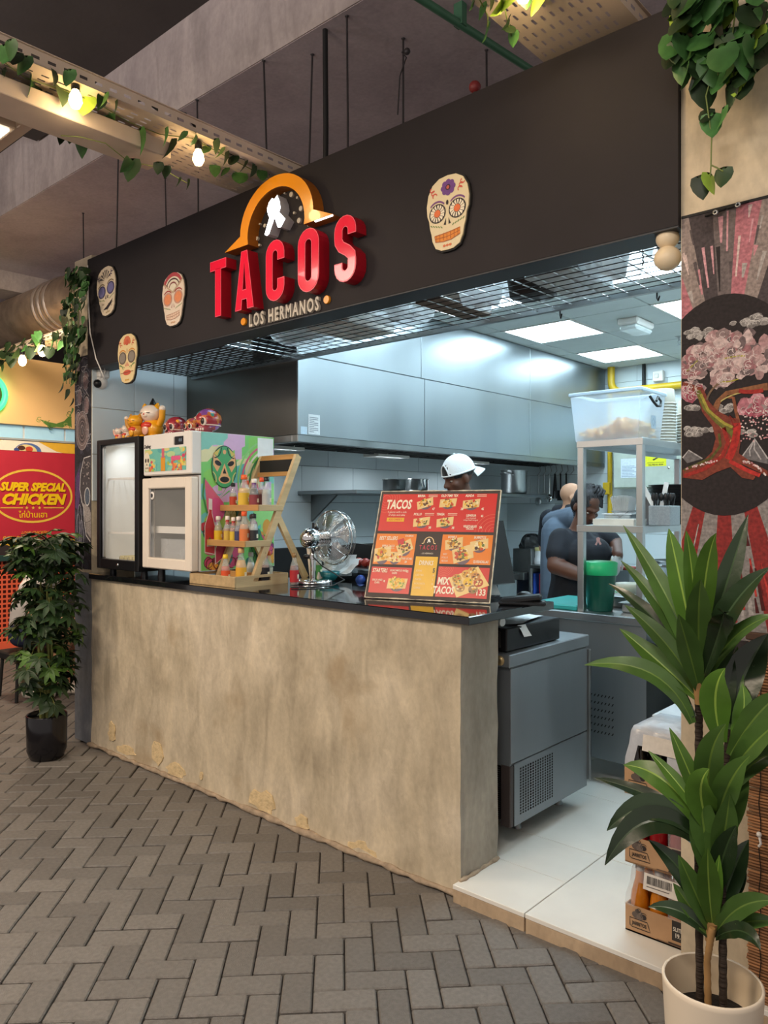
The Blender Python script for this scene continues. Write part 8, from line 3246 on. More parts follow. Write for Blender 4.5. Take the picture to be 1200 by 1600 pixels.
DR1, DR2, DR3 = leafmat('dracaena_leaf', '42602a', 0), leafmat('dracaena_leaf_bright', '4c7028', 0), leafmat('dracaena_leaf_dark', '24371f', 0, 0.25)
RB1, RB2, RB3 = leafmat('leaf_midrib', '5f7a34', 0), leafmat('leaf_midrib_bright', '8aa848', 0), leafmat('leaf_midrib_dark', '3a5030', 0)
PYY = -0.42
pc = Vector((at(1113, 1528, PYY).x, PYY, 0))
o = thing('potted_dracaena', 'tall strap-leaved plant in a cream pot in front of the tree mural', 'potted plant', pc)
m = MB()
m.lathe([(0, 0), (0.085, 0), (0.094, 0.006), (0.112, 0.14), (0.121, 0.300), (0.122, 0.312), (0.118, 0.316), (0.1145, 0.313)], pc, POTW, 44)
pot_ = m.build('pot', o)
m = MB()
m.lathe([(0.1145, 0.313), (0.1105, 0.25), (0.103, 0.20)], pc, POTIN, 40)
m.build('pot_inside', pot_)
m = MB()
m.lathe([(0, 0.222), (0.06, 0.226), (0.105, 0.216)], pc, SOIL, 30)
m.build('soil', o)


def tr(px0, py0, px1, py1, dy0=0.0, dy1=0.0):
    return at(px0, py0, PYY + dy0), at(px1, py1, PYY + dy1)


for (pts, r) in ((((1094, 1555, 0.02), (1091, 1350, 0.03), (1092, 1150, 0.02), (1092, 1075, 0.0)), 0.0105), (((1130, 1565, -0.01), (1129, 1420, 0.0), (1130, 1300, 0.03), (1140, 1130, 0.06)), 0.0105), (((1107, 1560, -0.03), (1105, 1500, -0.03), (1113, 1450, -0.03)), 0.009)):
    pp = [at(a_, b_, PYY + c_) for a_, b_, c_ in pts]
    pp[0].z = 0.215
    full, rs_ = [], []
    for i in range(len(pp) - 1):
        for s_ in range(14):
            t = s_ / 14
            full.append(pp[i].lerp(pp[i + 1], t))
            rs_.append(r * (1.0 if s_ % 2 else 0.88))
    full.append(pp[-1])
    rs_.append(r * 0.8)
    m = MB()
    m.tube(full, rs_, TRUNK if len(pts) > 3 else TANST, 10)
    m.build('trunk', o)
for (x0, y0, x1, y1) in ((1092, 1100, 1091, 1055), (1108, 1470, 1114, 1440), (1120, 1290, 1112, 1250)):
    m = MB()
    m.tube([at(x0, y0, PYY - 0.005), at(x1, y1, PYY - 0.01)], [0.010, 0.016], TANST, 10)
    m.build('leaf_base', o)
LV = [  # base px, control px, tip px, depth of tip, width, material
    ((1090, 1060), (1070, 960), (974, 821), 0.04, 0.046, 0), ((1090, 1040), (1062, 900), (1045, 826), -0.03, 0.050, 1), ((1092, 1030), (1085, 900), (1072, 829), -0.10, 0.036, 1),
    ((1094, 1030), (1098, 880), (1119, 833), -0.12, 0.046, 1), ((1095, 1040), (1130, 930), (1169, 804), 0.05, 0.050, 2), ((1088, 1060), (1050, 950), (970, 876), 0.02, 0.036, 0),
    ((1088, 1070), (1040, 960), (951, 912), 0.05, 0.034, 2), ((1088, 1080), (1050, 1000), (976, 945), -0.04, 0.040, 0), ((1088, 1090), (1040, 1040), (968, 982), -0.02, 0.046, 1),
    ((1082, 1130), (1040, 1020), (913, 1039), -0.10, 0.046, 0), ((1085, 1120), (1050, 1050), (1000, 1034), 0.06, 0.026, 2), ((1096, 1050), (1130, 940), (1205, 885), -0.08, 0.052, 2),
    ((1098, 1060), (1140, 950), (1128, 955), -0.16, 0.046, 2), ((1098, 1070), (1140, 975), (1215, 960), -0.05, 0.034, 0), ((1092, 1045), (1090, 950), (1095, 905), -0.12, 0.050, 0),
    ((1093, 1080), (1075, 1010), (1060, 960), -0.14, 0.048, 0), ((1100, 1090), (1125, 1010), (1160, 970), 0.06, 0.044, 2),
    # right-hand cluster behind
    ((1140, 1140), (1150, 1060), (1200, 990), 0.08, 0.080, 2), ((1138, 1130), (1135, 1050), (1130, 985), 0.06, 0.040, 2), ((1142, 1140), (1148, 1080), (1152, 1010), 0.06, 0.036, 1),
    ((1128, 1160), (1105, 1080), (1133, 1044), -0.08, 0.062, 1), ((1140, 1180), (1180, 1110), (1225, 1080), -0.05, 0.050, 0), ((1145, 1160), (1170, 1120), (1160, 1068), 0.02, 0.040, 1),
    ((1140, 1210), (1180, 1150), (1230, 1120), -0.10, 0.050, 0), ((1138, 1240), (1190, 1160), (1235, 1180), 0.0, 0.044, 0),
    # middle cluster
    ((1110, 1290), (1080, 1210), (1046, 1137), -0.04, 0.036, 1), ((1105, 1290), (1070, 1230), (1013, 1173), 0.0, 0.030, 1), ((1100, 1300), (1050, 1200), (974, 1195), 0.02, 0.058, 1),
    ((1095, 1300), (1040, 1240), (928, 1215), 0.06, 0.032, 2), ((1095, 1310), (1020, 1220), (948, 1298), -0.08, 0.060, 2), ((1098, 1320), (1010, 1230), (945, 1352), -0.14, 0.062, 2),
    ((1112, 1300), (1080, 1230), (1108, 1201), -0.13, 0.062, 1), ((1118, 1300), (1130, 1220), (1172, 1180), -0.10, 0.054, 0), ((1112, 1270), (1095, 1180), (1134, 1131), -0.10, 0.058, 0),
    ((1120, 1330), (1150, 1260), (1166, 1190), 0.0, 0.046, 0), ((1105, 1310), (1060, 1260), (1045, 1210), 0.08, 0.044, 2), ((1104, 1330), (1075, 1300), (1050, 1260), 0.10, 0.04, 2),
    ((1112, 1350), (1095, 1290), (1095, 1230), -0.06, 0.056, 0), ((1120, 1360), (1135, 1300), (1140, 1240), -0.06, 0.050, 0),
    # low cluster
    ((1112, 1450), (1080, 1360), (1013, 1312), -0.04, 0.044, 2), ((1112, 1455), (1085, 1390), (1060, 1336), -0.08, 0.044, 0), ((1114, 1450), (1105, 1380), (1106, 1325), -0.10, 0.046, 1),
    ((1116, 1450), (1118, 1390), (1124, 1336), -0.04, 0.026, 1), ((1118, 1450), (1140, 1360), (1170, 1312), 0.04, 0.050, 2), ((1118, 1460), (1150, 1400), (1215, 1408), -0.06, 0.044, 0),
    ((1110, 1465), (1070, 1410), (1013, 1417), -0.06, 0.034, 2), ((1118, 1462), (1160, 1430), (1220, 1442), -0.02, 0.032, 0), ((1118, 1465), (1165, 1435), (1188, 1484), -0.10, 0.036, 2),
    ((1110, 1460), (1080, 1420), (1052, 1380), -0.02, 0.036, 0), ((1122, 1440), (1150, 1370), (1160, 1345), 0.08, 0.044, 2),
    ((1108, 1380), (1100, 1300), (1080, 1270), -0.05, 0.05, 0), ((1116, 1400), (1128, 1330), (1150, 1290), -0.05, 0.05, 2)]
for (b0, c0, t0, dt, w, k) in LV:
    side_sg = -1 if t0[0] < b0[0] else 1
    P0, P1, P2_ = at(b0[0], b0[1], PYY - 0.01), at(c0[0], c0[1], PYY + dt * 0.5 - 0.01), at(t0[0], t0[1], PYY + dt)
    ctl = P1 * 2 - (P0 + P2_) / 2 if False else P1
    m = strap_leaf(P0, ctl, P2_, w * 1.18, (DR1, DR2, DR3)[k], 0.30, 12, Vector((0.25, -0.75, 0.6)), (RB1, RB2, RB3)[k])
    m.build('leaf', o)

# bushy schefflera-like plant at the left end
pc = Vector((-4.80, -0.26, 0))
pc = Vector((at(73, 1150, -0.31).x, -0.31, 0))
o = thing('potted_bush', 'bushy dark green plant in a round black pot at the far end of the counter', 'potted plant', pc)
m = MB()
m.lathe([(0, 0), (0.085, 0.0), (0.105, 0.012), (0.122, 0.06), (0.126, 0.285), (0.122, 0.29), (0.116, 0.285), (0.116, 0.25)], pc, POTB, 40)
m.build('pot', o)
m = MB()
m.lathe([(0, 0.255), (0.116, 0.25)], pc, SOIL, 24)
m.build('soil', o)
for k in range(9):
    t = rnd.uniform(0, 2 * PI)
    r = rnd.uniform(0.01, 0.07)
    b0 = pc + Vector((r * math.cos(t), r * math.sin(t), 0.25))
    m = MB()
    hgt = rnd.uniform(0.8, 1.15)
    m.tube([b0, b0 + Vector((rnd.uniform(-0.02, 0.02), rnd.uniform(-0.02, 0.02), 0.4)), b0 + Vector((rnd.uniform(-0.06, 0.06), rnd.uniform(-0.06, 0.06), hgt))], [0.010, 0.008, 0.005], STEMG, 8)
    m.build('stem', o)


def leaflet(m, p0, d, up, L_, w, mt):
    d = Vector(d).normalized()
    sd_ = d.cross(Vector(up))
    sd_ = sd_.normalized() if sd_.length > 1e-3 else d.orthogonal().normalized()
    nr = sd_.cross(d)
    vs = []
    for t, k in ((0, 0.12), (0.25, 0.8), (0.5, 1.0), (0.78, 0.62), (1.0, 0.04)):
        c = Vector(p0) + d * L_ * t - nr * (t * t * L_ * 0.22)
        for q in (-1, 0, 1):
            vs.append(c + sd_ * w / 2 * k * q + nr * abs(q) * w * 0.12 * k)
    fs = []
    for i in range(4):
        for q in range(2):
            a_ = i * 3 + q
            fs.append((a_, a_ + 1, a_ + 4, a_ + 3))
    m.add(vs, fs, mt, smooth=True)


protos = []
for v in range(4):
    m = MB()
    m.tube([(0, 0, 0), (0.03, 0, 0.012), (0.06, 0, 0.012)], 0.002, STEMG, 4)
    n = 6 + v % 2
    for k in range(n):
        t = -1.9 + 3.8 * k / (n - 1)
        leaflet(m, (0.06, 0, 0.012), (math.cos(t), math.sin(t), -0.12 + rnd.uniform(-0.15, 0.1)), (0, 0, 1), rnd.uniform(0.080, 0.115), rnd.uniform(0.030, 0.040), (LEAFD, LEAFD, LEAFD, mat('mid_green_leaf', '4a6a2c', 0.4, var=0.25, scale=14, objrand=0.35))[v])
    protos.append(m)
first = []
for m in protos:
    q = m.build('palmate_leaf', o, origin=(0, 0, 0))
    first.append(q)
n = 0
for k in range(270):
    z = rnd.uniform(1.25, 1.46) if k > 225 else rnd.choice((rnd.uniform(0.42, 0.66), rnd.uniform(0.62, 0.90), rnd.uniform(0.88, 1.14), rnd.uniform(1.10, 1.44), rnd.uniform(1.22, 1.44)))
    t = rnd.uniform(0, 2 * PI)
    r = rnd.uniform(0.01, 0.165 if z > 0.55 else 0.12)
    q = first[k % 4] if k < 4 else first[(0, 0, 1, 1, 2, 3)[k % 6]].copy()
    if k >= 4:
        COL.objects.link(q)
    q.matrix_basis = Matrix.Translation(pc + Vector((r * math.cos(t), r * math.sin(t), z))) @ Matrix.Rotation(t + rnd.uniform(-0.5, 0.5), 4, 'Z') @ Matrix.Rotation(rnd.uniform(-0.5, 1.0), 4, 'Y') @ Matrix.Rotation(rnd.uniform(-0.4, 0.4), 4, 'X') @ Matrix.Scale(rnd.uniform(0.8, 1.1), 4)

o.scale = (0.93, 0.93, 0.93)
# trailing ivies
def heart(mt, s=1.0):
    m = MB()
    pts = [(0, 0), (0.012, -0.016), (0.026, -0.014), (0.031, 0.004), (0.026, 0.024), (0.014, 0.044), (0, 0.060)]
    vs = []
    for x, y in pts:
        vs.append((-x * s, y * s, abs(x) * s * 0.28 - y * y * 3.0 * s))
        vs.append((0, y * s, -y * y * 3.0 * s))
        vs.append((x * s, y * s, abs(x) * s * 0.28 - y * y * 3.0 * s))
    fs = []
    for i in range(len(pts) - 1):
        a_ = i * 3
        fs += [(a_, a_ + 1, a_ + 4, a_ + 3), (a_ + 1, a_ + 2, a_ + 5, a_ + 4)]
    return m.add(vs, fs, mt, smooth=True)


IVW = mat('cream_edged_leaf', 'a8a880', 0.5, var=0.35, scale=25, objrand=0.2)


def ivy(label, runs, spots_, name='trailing_ivy'):
    base = Vector(runs[0][0])
    o = thing(name, label, 'trailing plant', base)
    for r in runs:
        m = MB()
        m.tube(r, 0.0022, VINE, 5)
        m.build('vine', o)
    pr = {}
    for (p, kind, s, yaw, pitch, roll) in spots_:
        if kind not in pr:
            q = heart((LEAFV, LEAFY, LEAFD, IVW)[kind]).build('leaf', o, origin=(0, 0, 0))
            pr[kind] = q
        else:
            q = pr[kind].copy()
            COL.objects.link(q)
        q.matrix_basis = Matrix.Translation(p) @ Matrix.Rotation(yaw, 4, 'Z') @ Matrix.Rotation(pitch, 4, 'X') @ Matrix.Rotation(roll, 4, 'Y') @ Matrix.Scale(s, 4)
    return o


def drop(p, kind, s, rnd_=0.5):       # a leaf hanging with its face towards the hall
    return (Vector(p), kind, s, rnd.uniform(-0.9, 0.9), -PI / 2 + rnd.uniform(-rnd_, rnd_) - 0.1, rnd.uniform(-0.7, 0.7))


sp, runs = [], []
for k in range(70):                                   # right cluster
    px, py = rnd.uniform(1050, 1190), rnd.uniform(-20, 118)
    if abs(px - 1118) > 75 - max(0, py - 80) * 0.8:
        continue
    sp.append(drop(at(px, py, -0.10 - rnd.uniform(0, 0.14)), rnd.choice((0, 0, 0, 2, 2, 1)), rnd.uniform(0.85, 1.45)))
for (px, py, k, s) in ((1052, 78, 2, 1.2), (1070, 90, 1, 0.9), (1090, 105, 2, 1.3), (1101, 132, 2, 1.25), (1123, 120, 0, 1.0), (1150, 118, 1, 1.0), (1139, 140, 2, 1.0), (1160, 130, 2, 0.9), (1178, 70, 2, 1.6), (1190, 50, 0, 1.2), (1165, 95, 2, 1.5), (1112, 185, 0, 0.95), (1104, 175, 2, 0.7), (1128, 176, 0, 0.8), (1110, 278, 1, 0.9), (1095, 282, 2, 0.9), (1130, 268, 2, 0.8), (1060, 15, 1, 1.2), (1100, 60, 0, 1.3), (1130, 60, 0, 1.4), (1075, 70, 0, 1.3)):
    sp.append(drop(at(px, py, -0.16), k, s * 1.1, 0.3))
for px in (1070, 1095, 1120, 1145, 1165):
    runs.append([at(px - 5, -40, -0.14), at(px + 4, 20, -0.18), at(px - 3, 70, -0.15), at(px + 2, 118, -0.16)])
runs.append([at(1112, 118, -0.16), at(1103, 150, -0.17), at(1112, 215, -0.16), at(1111, 256, -0.16), at(1110, 276, -0.16)])
runs.append([at(1111, 258, -0.16), at(1120, 262, -0.16), at(1130, 268, -0.16)])
ivy('lush green ivy trailing over the top of the right pillar', runs, sp)

sp, runs = [], []
for k in range(170):                                   # left cluster
    py = rnd.uniform(418, 590)
    cx_ = 124 - (py - 418) * 0.06 + rnd.uniform(-24, 12) * (1 if py < 540 else 0.6)
    sp.append(drop(at(cx_, py, -0.02 - rnd.uniform(0, 0.14)), rnd.choice((0, 2, 2, 0, 3)) if cx_ < 112 else rnd.choice((0, 2, 2, 0)), rnd.uniform(0.5, 0.95)))
for (px, py, k, s) in ((131, 516, 2, 1.5), (127, 525, 0, 1.3), (104, 586, 2, 0.8), (97, 602, 2, 1.0), (104, 612, 2, 1.0), (113, 596, 0, 0.7), (113, 625, 2, 0.8), (112, 640, 0, 0.7)):
    sp.append(drop(at(px, py, -0.12), k, s, 0.3))
for dx in (0, 6, 12, 18):
    runs.append([at(114 + dx, 425, -0.006), at(110 + dx * 0.7, 470, -0.10), at(104 + dx, 530, -0.13), at(104 + dx * 0.8, 600, -0.13)])
ivy('dense ivy with cream-edged leaves hanging on the left pillar', runs, sp)

# ------------------------------------------------------------------ overhead trays, lights and hangers
def atz(px, py, z):
    a_ = (px - 600) / FPX
    b_ = (HOR - py) / FPX
    dx, dy = FWD[0] + a_ * RGT[0], FWD[1] + a_ * RGT[1]
    t = (z - CAM_Z) / b_
    return Vector((dx * t, -CAM_D + dy * t, z))


def cable_tray(label, x0, x1, y0, y1, z, along='y', cu=0.062, cv=0.034, mt=TRAYW):
    o = thing('cable_tray', label, 'cable tray', ((x0 + x1) / 2, (y0 + y1) / 2, z))
    m = MB()
    if along == 'y':
        nu, nv = int((y1 - y0) / cu), int((x1 - x0 - 0.02) / cv)
        m.plate((x0 + 0.01, y0, z), Y3, X3, nu, nv, cu, cv, cu * 0.48, cv * 0.26, mt, stag=False)
        m.box((x0, y0, z), (x0 + 0.01, y0 + nu * cu, z + 0.002), mt)
        m.box((x0 + 0.01 + nv * cv, y0, z), (x1, y0 + nu * cu, z + 0.002), mt)
    else:
        nu, nv = int((x1 - x0) / cu), int((y1 - y0 - 0.02) / cv)
        m.plate((x0, y0 + 0.01, z), X3, Y3, nu, nv, cu, cv, cu * 0.48, cv * 0.26, mt)
        m.box((x0, y0, z), (x0 + nu * cu, y0 + 0.01, z + 0.002), mt)
        m.box((x0, y0 + 0.01 + nv * cv, z), (x0 + nu * cu, y1, z + 0.002), mt)
    m.build('slotted_base', o)
    for s_ in (0, 1):
        m = MB()
        if along == 'y':
            x = (x0, x1 - 0.002)[s_]
            m.plate((x, y0, z), Y3, Z3, nu, 1, cu, 0.055, cu * 0.5, 0.012, mt)
            m.box((x - 0.008, y0, z + 0.055), (x + 0.010, y0 + nu * cu, z + 0.058), mt)
        else:
            y = (y0, y1 - 0.002)[s_]
            m.plate((x0, y, z), X3, Z3, nu, 1, cu, 0.055, cu * 0.5, 0.012, mt)
            m.box((x0, y - 0.008, z + 0.055), (x0 + nu * cu, y + 0.010, z + 0.058), mt)
        m.build('side_flange', o)
    return o


TZ = 3.15
cable_tray('long white perforated cable tray running over the fascia above the orange arch', -3.24, -2.85, -3.2, 0.25, TZ)
cable_tray('short perforated cable tray over the fascia near the right pillar', -1.45, -1.09, -3.0, 0.25, TZ)
cable_tray('perforated cable tray branching off beside the bright square lamp', -5.2, -3.25, -1.42, -1.005, TZ - 0.03, 'x')
m = MB()
m.cbox((-3.14, -3.2, 3.05), (-2.955, -0.545, 3.118), TRAYW, 0.003)
m.box((-3.06, -3.0, 3.118), (-3.04, -0.7, 3.152), TRAYW)
o = m.build('linear_light')
tag(o, 'unlit white linear light fitting fixed under the long cable tray', 'ceiling light')
o = thing('square_lamp', 'bright square lamp under the branching cable tray', 'ceiling light', (-3.5, -1.4, 3.05))
m = MB()
m.cbox((-3.82, -1.72, 3.055), (-3.205, -1.105, 3.115), T('b8a48e', 0.5), 0.004)
m.build('frame', o)
m = MB()
m.box((-3.80, -1.70, 3.046), (-3.225, -1.125, 3.0555), LAMPW)
m.build('diffuser', o)


def bulb(p, label, r=0.026, power=1.3):
    o = thing('string_bulb', label, 'light bulb', p, 'warm string bulbs')
    m = MB()
    m.lathe([(0, -r * 1.5), (r * 0.6, -r * 1.25), (r, -r * 0.4), (r * 0.85, r * 0.5), (r * 0.5, r * 1.2), (r * 0.45, r * 1.5)], p, BULB, 16)
    m.build('glass', o)
    m = MB()
    m.lathe([(r * 0.5, r * 1.3), (r * 0.62, r * 1.4), (r * 0.62, r * 2.6), (0, r * 2.7)], p, BLACK, 12)
    m.build('socket', o)
    m = MB()
    m.tube([p + Vector((0, 0, r * 2.6)), p + Vector((0.004, 0.002, r * 4.2))], 0.003, RUBBER, 6)
    m.build('wire', o)
    l = bpy.data.lights.new('bulb_glow', 'POINT')
    l.energy = power
    l.color = (1.0, 0.72, 0.38)
    l.shadow_soft_size = 0.03
    lo = bpy.data.objects.new('bulb_glow', l)
    lo.location = p - Vector((0, 0, r * 2.4))
    COL.objects.link(lo)


bulb(atz(118, 155, 3.095), 'glowing string bulb over the unlit linear fitting beside a lime leaf')
bulb(atz(310, 246, 3.075), 'glowing string bulb hanging past the end of the linear fitting')
bulb(at(66, 548, 0.78), 'distant glowing bulb on the ivy-wrapped tray above the peach wall, nearer the pillar', 0.038, 3.0)
bulb(at(35, 563, 0.78), 'distant glowing bulb on the ivy-wrapped tray, lower and further from the pillar', 0.038, 3.0)
bulb(Vector((-1.25, -0.42, 3.09)), 'glowing string bulb under the short cable tray near the right pillar', 0.026, 4.0)

# cables on the long tray
m = MB()
c = [atz(x, y, z) for x, y, z in ((205, 158, 3.17), (225, 156, 3.24), (247, 172, 3.22), (251, 181, 3.17))]
m.tube(c, 0.006, RUBBER, 6)
c = [atz(x, y, z) for x, y, z in ((249, 182, 3.17), (258, 168, 3.24), (290, 178, 3.24), (310, 205, 3.2), (340, 232, 3.18), (400, 255, 3.17), (432, 268, 3.17))]
m.tube(c, 0.006, RUBBER, 6)
tag(m.build('looped_cable'), 'black cable looping over the edge of the long cable tray', 'cable')

# ivies along the trays
sp, runs = [], []
for (px, py, k, s) in ((8, 82, 0, 1.1), (25, 92, 2, 0.9), (37, 100, 0, 1.2), (56, 143, 2, 1.1), (47, 130, 0, 1.2), (44, 142, 2, 0.8), (82, 118, 2, 0.9), (107, 120, 0, 1.0), (95, 146, 2, 1.1), (133, 160, 1, 1.4), (163, 156, 0, 0.9), (158, 160, 2, 0.8), (167, 190, 0, 1.5), (219, 216, 0, 1.5), (266, 230, 2, 1.4), (258, 213, 0, 1.1), (124, 222, 0, 1.5), (110, 215, 2, 0.8), (94, 217, 2, 0.7), (161, 228, 2, 0.8), (204, 262, 2, 1.5), (200, 258, 0, 1.0), (247, 263, 2, 0.8), (259, 269, 2, 0.8), (279, 287, 2, 0.7), (293, 290, 2, 0.7), (305, 218, 0, 0.9), (322, 236, 0, 0.8), (336, 228, 2, 0.9), (352, 247, 2, 1.0), (375, 278, 0, 1.3), (382, 261, 2, 0.9), (336, 267, 0, 0.9), (351, 271, 0, 0.9), (364, 252, 2, 1.0), (396, 266, 2, 0.9), (410, 275, 0, 0.9), (345, 240, 0, 0.9), (286, 214, 0, 0.8), (180, 168, 2, 0.8), (3, 118, 2, 1.0), (15, 75, 0, 1.0)):
    z = 3.10 if py > 200 and px > 90 and px < 300 else 3.14
    sp.append(drop(atz(px, py - 6, z - (0.09 if py > 255 and px < 300 else 0)), k, s, 0.4))
runs.append([atz(x, y, 3.142) for x, y in ((-10, 85), (40, 122), (90, 138), (150, 160), (200, 190), (250, 210), (300, 216), (345, 240), (395, 266), (420, 278))])
runs.append([atz(x, y, 3.03) for x, y in ((95, 212), (125, 214), (165, 224), (200, 252), (250, 262), (292, 286))])
ivy('thin ivy winding along the long cable tray past two bulbs', runs, sp)
sp, runs = [], []
for (px, py, k, s) in ((795, 2, 1, 1.5), (838, 6, 1, 1.2), (783, 8, 1, 1.1), (760, 52, 0, 0.9), (752, 20, 0, 0.8), (794, 38, 2, 0.7), (801, 62, 0, 0.7), (740, -4, 0, 1.0), (765, -6, 2, 1.0), (797, 50, 2, 0.7), (820, -8, 0, 1.1)):
    sp.append(drop(atz(px, py - 8, 3.10), k, s, 0.4))
runs.append([atz(x, y, 3.13) for x, y in ((730, -20), (790, -5), (850, -2))])
runs.append([atz(x, y, 3.10) for x, y in ((745, -10), (762, 25), (762, 45))])
runs.append([atz(x, y, 3.10) for x, y in ((785, -5), (792, 30), (800, 60))])
ivy('sparse ivy with lime leaves under the short cable tray', runs, sp)

# hanging rods, thick cable, green conduit, red sprinkler bulb
ROD = tint('dark_rod', '2c2829', 0.5)
for k, (tx, ty, bx, by, lb) in enumerate(((412, 95, 432, 275, 'bent hanger wire just above the orange arch'), (488, 85, 478, 265, 'thin hanger rod left of the thick black cable'), (542, 25, 543, 240, 'thin hanger rod right of the thick black cable'), (630, 60, 628, 200, 'knotted hanger wire to the right of the two rods'), (308, 156, 310, 345, 'short hanger rod above the long tray'), (277, 40, 278, 200, 'long wire hanging down to the loops of black cable'), (185, 233, 180, 395, 'hanger rod left of the long tray'), (258, 278, 262, 370, 'hanger rod below the long tray'), (130, 333, 131, 420, 'distant hanger rod above the far left ivy'), (760, 78, 760, 140, 'hanger rod beside the green conduit'))):
    T_ = atz(tx, ty, 4.0)
    y_ = max(0.305, T_.y)
    T_ = at(tx, ty, y_)
    B_ = at(bx, by, y_)
    T_.z = 4.003
    B_.z = min(B_.z, 2.98) if k not in (5,) else B_.z
    m = MB()
    mid = (T_ + B_) / 2 + Vector((0.004 if k != 0 else -0.03, 0, 0))
    m.tube([T_, mid, B_], 0.0055 if k != 5 else 0.003, ROD, 6)
    m.ball(T_, 0.012, ROD, 8, 6)
    if k == 3:
        m.tube([T_ + Vector((0, -0.01, -0.08)), T_ + Vector((0.03, -0.01, -0.12)), T_ + Vector((-0.015, -0.01, -0.2)), T_ + Vector((-0.03, -0.01, -0.4))], 0.004, ROD, 6)
        m.ball(T_ + Vector((0.035, -0.01, -0.09)), 0.018, ROD, 8, 6)
    tag(m.build('hanger_rod'), lb, 'rod', 'ceiling hanger rods')
m = MB()
q = at(508, 120, 0.34)
m.tube([Vector((q.x, 0.34, 4.0)), Vector((q.x + 0.006, 0.34, 3.5)), Vector((q.x, 0.34, 2.98))], 0.014, RUBBER, 10)
tag(m.build('thick_cable'), 'thick black cable dropping straight behind the fascia', 'cable')
m = MB()
q0, q1 = atz(660, 0, 3.9), atz(815, 100, 3.9)
m.tube([q0 + (q0 - q1) * 1.5, q0, q1, q1 + (q1 - q0) * 0.8], 0.020, GREENP, 10)
for t in (0.35,):
    p = q0.lerp(q1, t)
    m.box((p.x - 0.025, p.y - 0.02, 3.89), (p.x + 0.025, p.y + 0.02, 4.0), GREENP)
tag(m.build('green_conduit'), 'green pipe clipped under the soffit behind the fascia', 'pipe')
m = MB()
q = at(742, 136, 0.5)
m.ball(q, 0.028, T('7a2a2a', 0.5), 14, 10)
m.cyl(q, Vector((q.x, q.y, 2.98)), 0.010, ROD, 8)
tag(m.build('alarm_bulb'), 'dull red round fitting peeping over the fascia', 'fitting')

# silver duct, beam and far tray at the left
o = thing('air_duct', 'foil wrapped round air duct above the neighbouring stall', 'duct', (-8, 1.2, 3.3))
m = MB()
m.tube([(-11, 1.2, 3.55), (-8.6, 1.2, 3.55), (-7.0, 1.2, 3.55), (-4.95, 1.2, 3.55)], 0.25, SILVER, 28)
m.build('wrapped_pipe', o)
for x in (-7.72, -7.60, -7.48):
    m = MB()
    m.lathe([(0.252, -0.03), (0.262, -0.02), (0.262, 0.02), (0.252, 0.03)], (x, 1.2, 3.55), CHROME if False else T('c8bcb0', 0.3, metal=0.7), 28, (1, 0, 0))
    m.build('foil_band', o)
m = MB()
m.box((-8.75, -3.0, 3.80), (-8.35, 1.75, 4.02), CONC_WALL)
m.build('ceiling_beam', kind='structure')
cable_tray('ivy-wrapped cable tray above the peach wall of the neighbouring stall', -8.28, -5.05, 0.80, 1.04, 3.06, 'x', 0.08, 0.05)
sp, runs = [], []
for k in range(70):
    x = rnd.uniform(-8.2, -5.2)
    sp.append(drop((x, 0.78 + rnd.uniform(-0.04, 0.03), 3.11 - rnd.uniform(-0.02, 0.14)), rnd.choice((0, 2, 2)), rnd.uniform(1.1, 1.8)))
runs.append([(-8.2 + 0.3 * i, 0.78, 3.08 + 0.02 * (i % 2)) for i in range(11)])
ivy('ivy wrapped round the distant tray with two bulbs', runs, sp)

# ------------------------------------------------------------------ neighbouring stall
SXX = -8.30
m = MB()
m.box((SXX - 0.2, -2.0, 2.395), (SXX, 3.4, 3.10), PEACH)
m.build('wall_stall', kind='structure')
m = MB()
m.box((-11.2, -5.0, 0.0), (-11.0, 6.5, 4.6), DARKSLAB)
m.build('wall_far', kind='structure')
g = MB()
g.box((SXX - 0.10, -2.0, 2.24), (SXX - 0.07, 3.4, 2.395), T('d8dee0', 0.5))
w_ = g.build('window_1', kind='structure')
for k in range(12):
    m = MB()
    y = -2.0 + 0.45 * k
    m.box((SXX - 0.068, y + 0.012, 2.25), (SXX - 0.060, y + 0.438, 2.385), SKYGL)
    m.build('pane', w_)
m = MB()
m.cbox((SXX - 0.07, -2.0, 2.228), (SXX + 0.01, 3.4, 2.25), T('a8b0b4', 0.4), 0.003)
m.build('sill', w_)
o = thing('stall_banner', 'red banner with yellow lettering about chicken on the neighbouring stall', 'banner', (SXX, 1.0, 1.03))
m = MB()
m.box((SXX - 0.04, -1.5, 1.03), (SXX - 0.005, 3.2, 2.225), T('c22c40', 0.55, var=0.03))
m.build('panel', o)
a = Art((SXX - 0.0045, 0, 0), Y3, Z3, PRINTG)
a.lay = 0.001
a.rect(-1.5, 2.118, 3.2, 2.225, 'f2c040', 1)
a.clip = (-1.5, 2.119, 3.2, 2.224)
a.poly([(0.9, 2.224), (1.55, 2.119), (0.82, 2.119), (0.75, 2.16)], 'fbf4e2', 2)
a.poly([(0.92, 2.224), (1.28, 2.224), (1.5, 2.119), (1.0, 2.119)], 'fbf4e2', 2)
a.ell(1.17, 2.12, 0.14, 0.085, '5a78b8', 3, 24)
a.ell(1.15, 2.115, 0.115, 0.075, 'f0dca0', 4, 20)
a.ell(1.10, 2.15, 0.04, 0.025, '5a3a30', 5, 12)
a.ell(1.18, 2.14, 0.04, 0.03, 'd8503a', 5, 12)
a.ell(1.05, 2.13, 0.03, 0.02, '4a5a98', 5, 12)
a.clip = None
a.rect(-1.5, 1.032, 3.2, 1.172, '3a3436', 1)
a.poly([(-1.5, 1.172), (3.2, 1.172), (3.2, 1.10), (1.35, 1.05), (1.12, 1.06), (0.95, 1.13), (0.6, 1.12), (-1.5, 1.15)], 'f0c03a', 2)
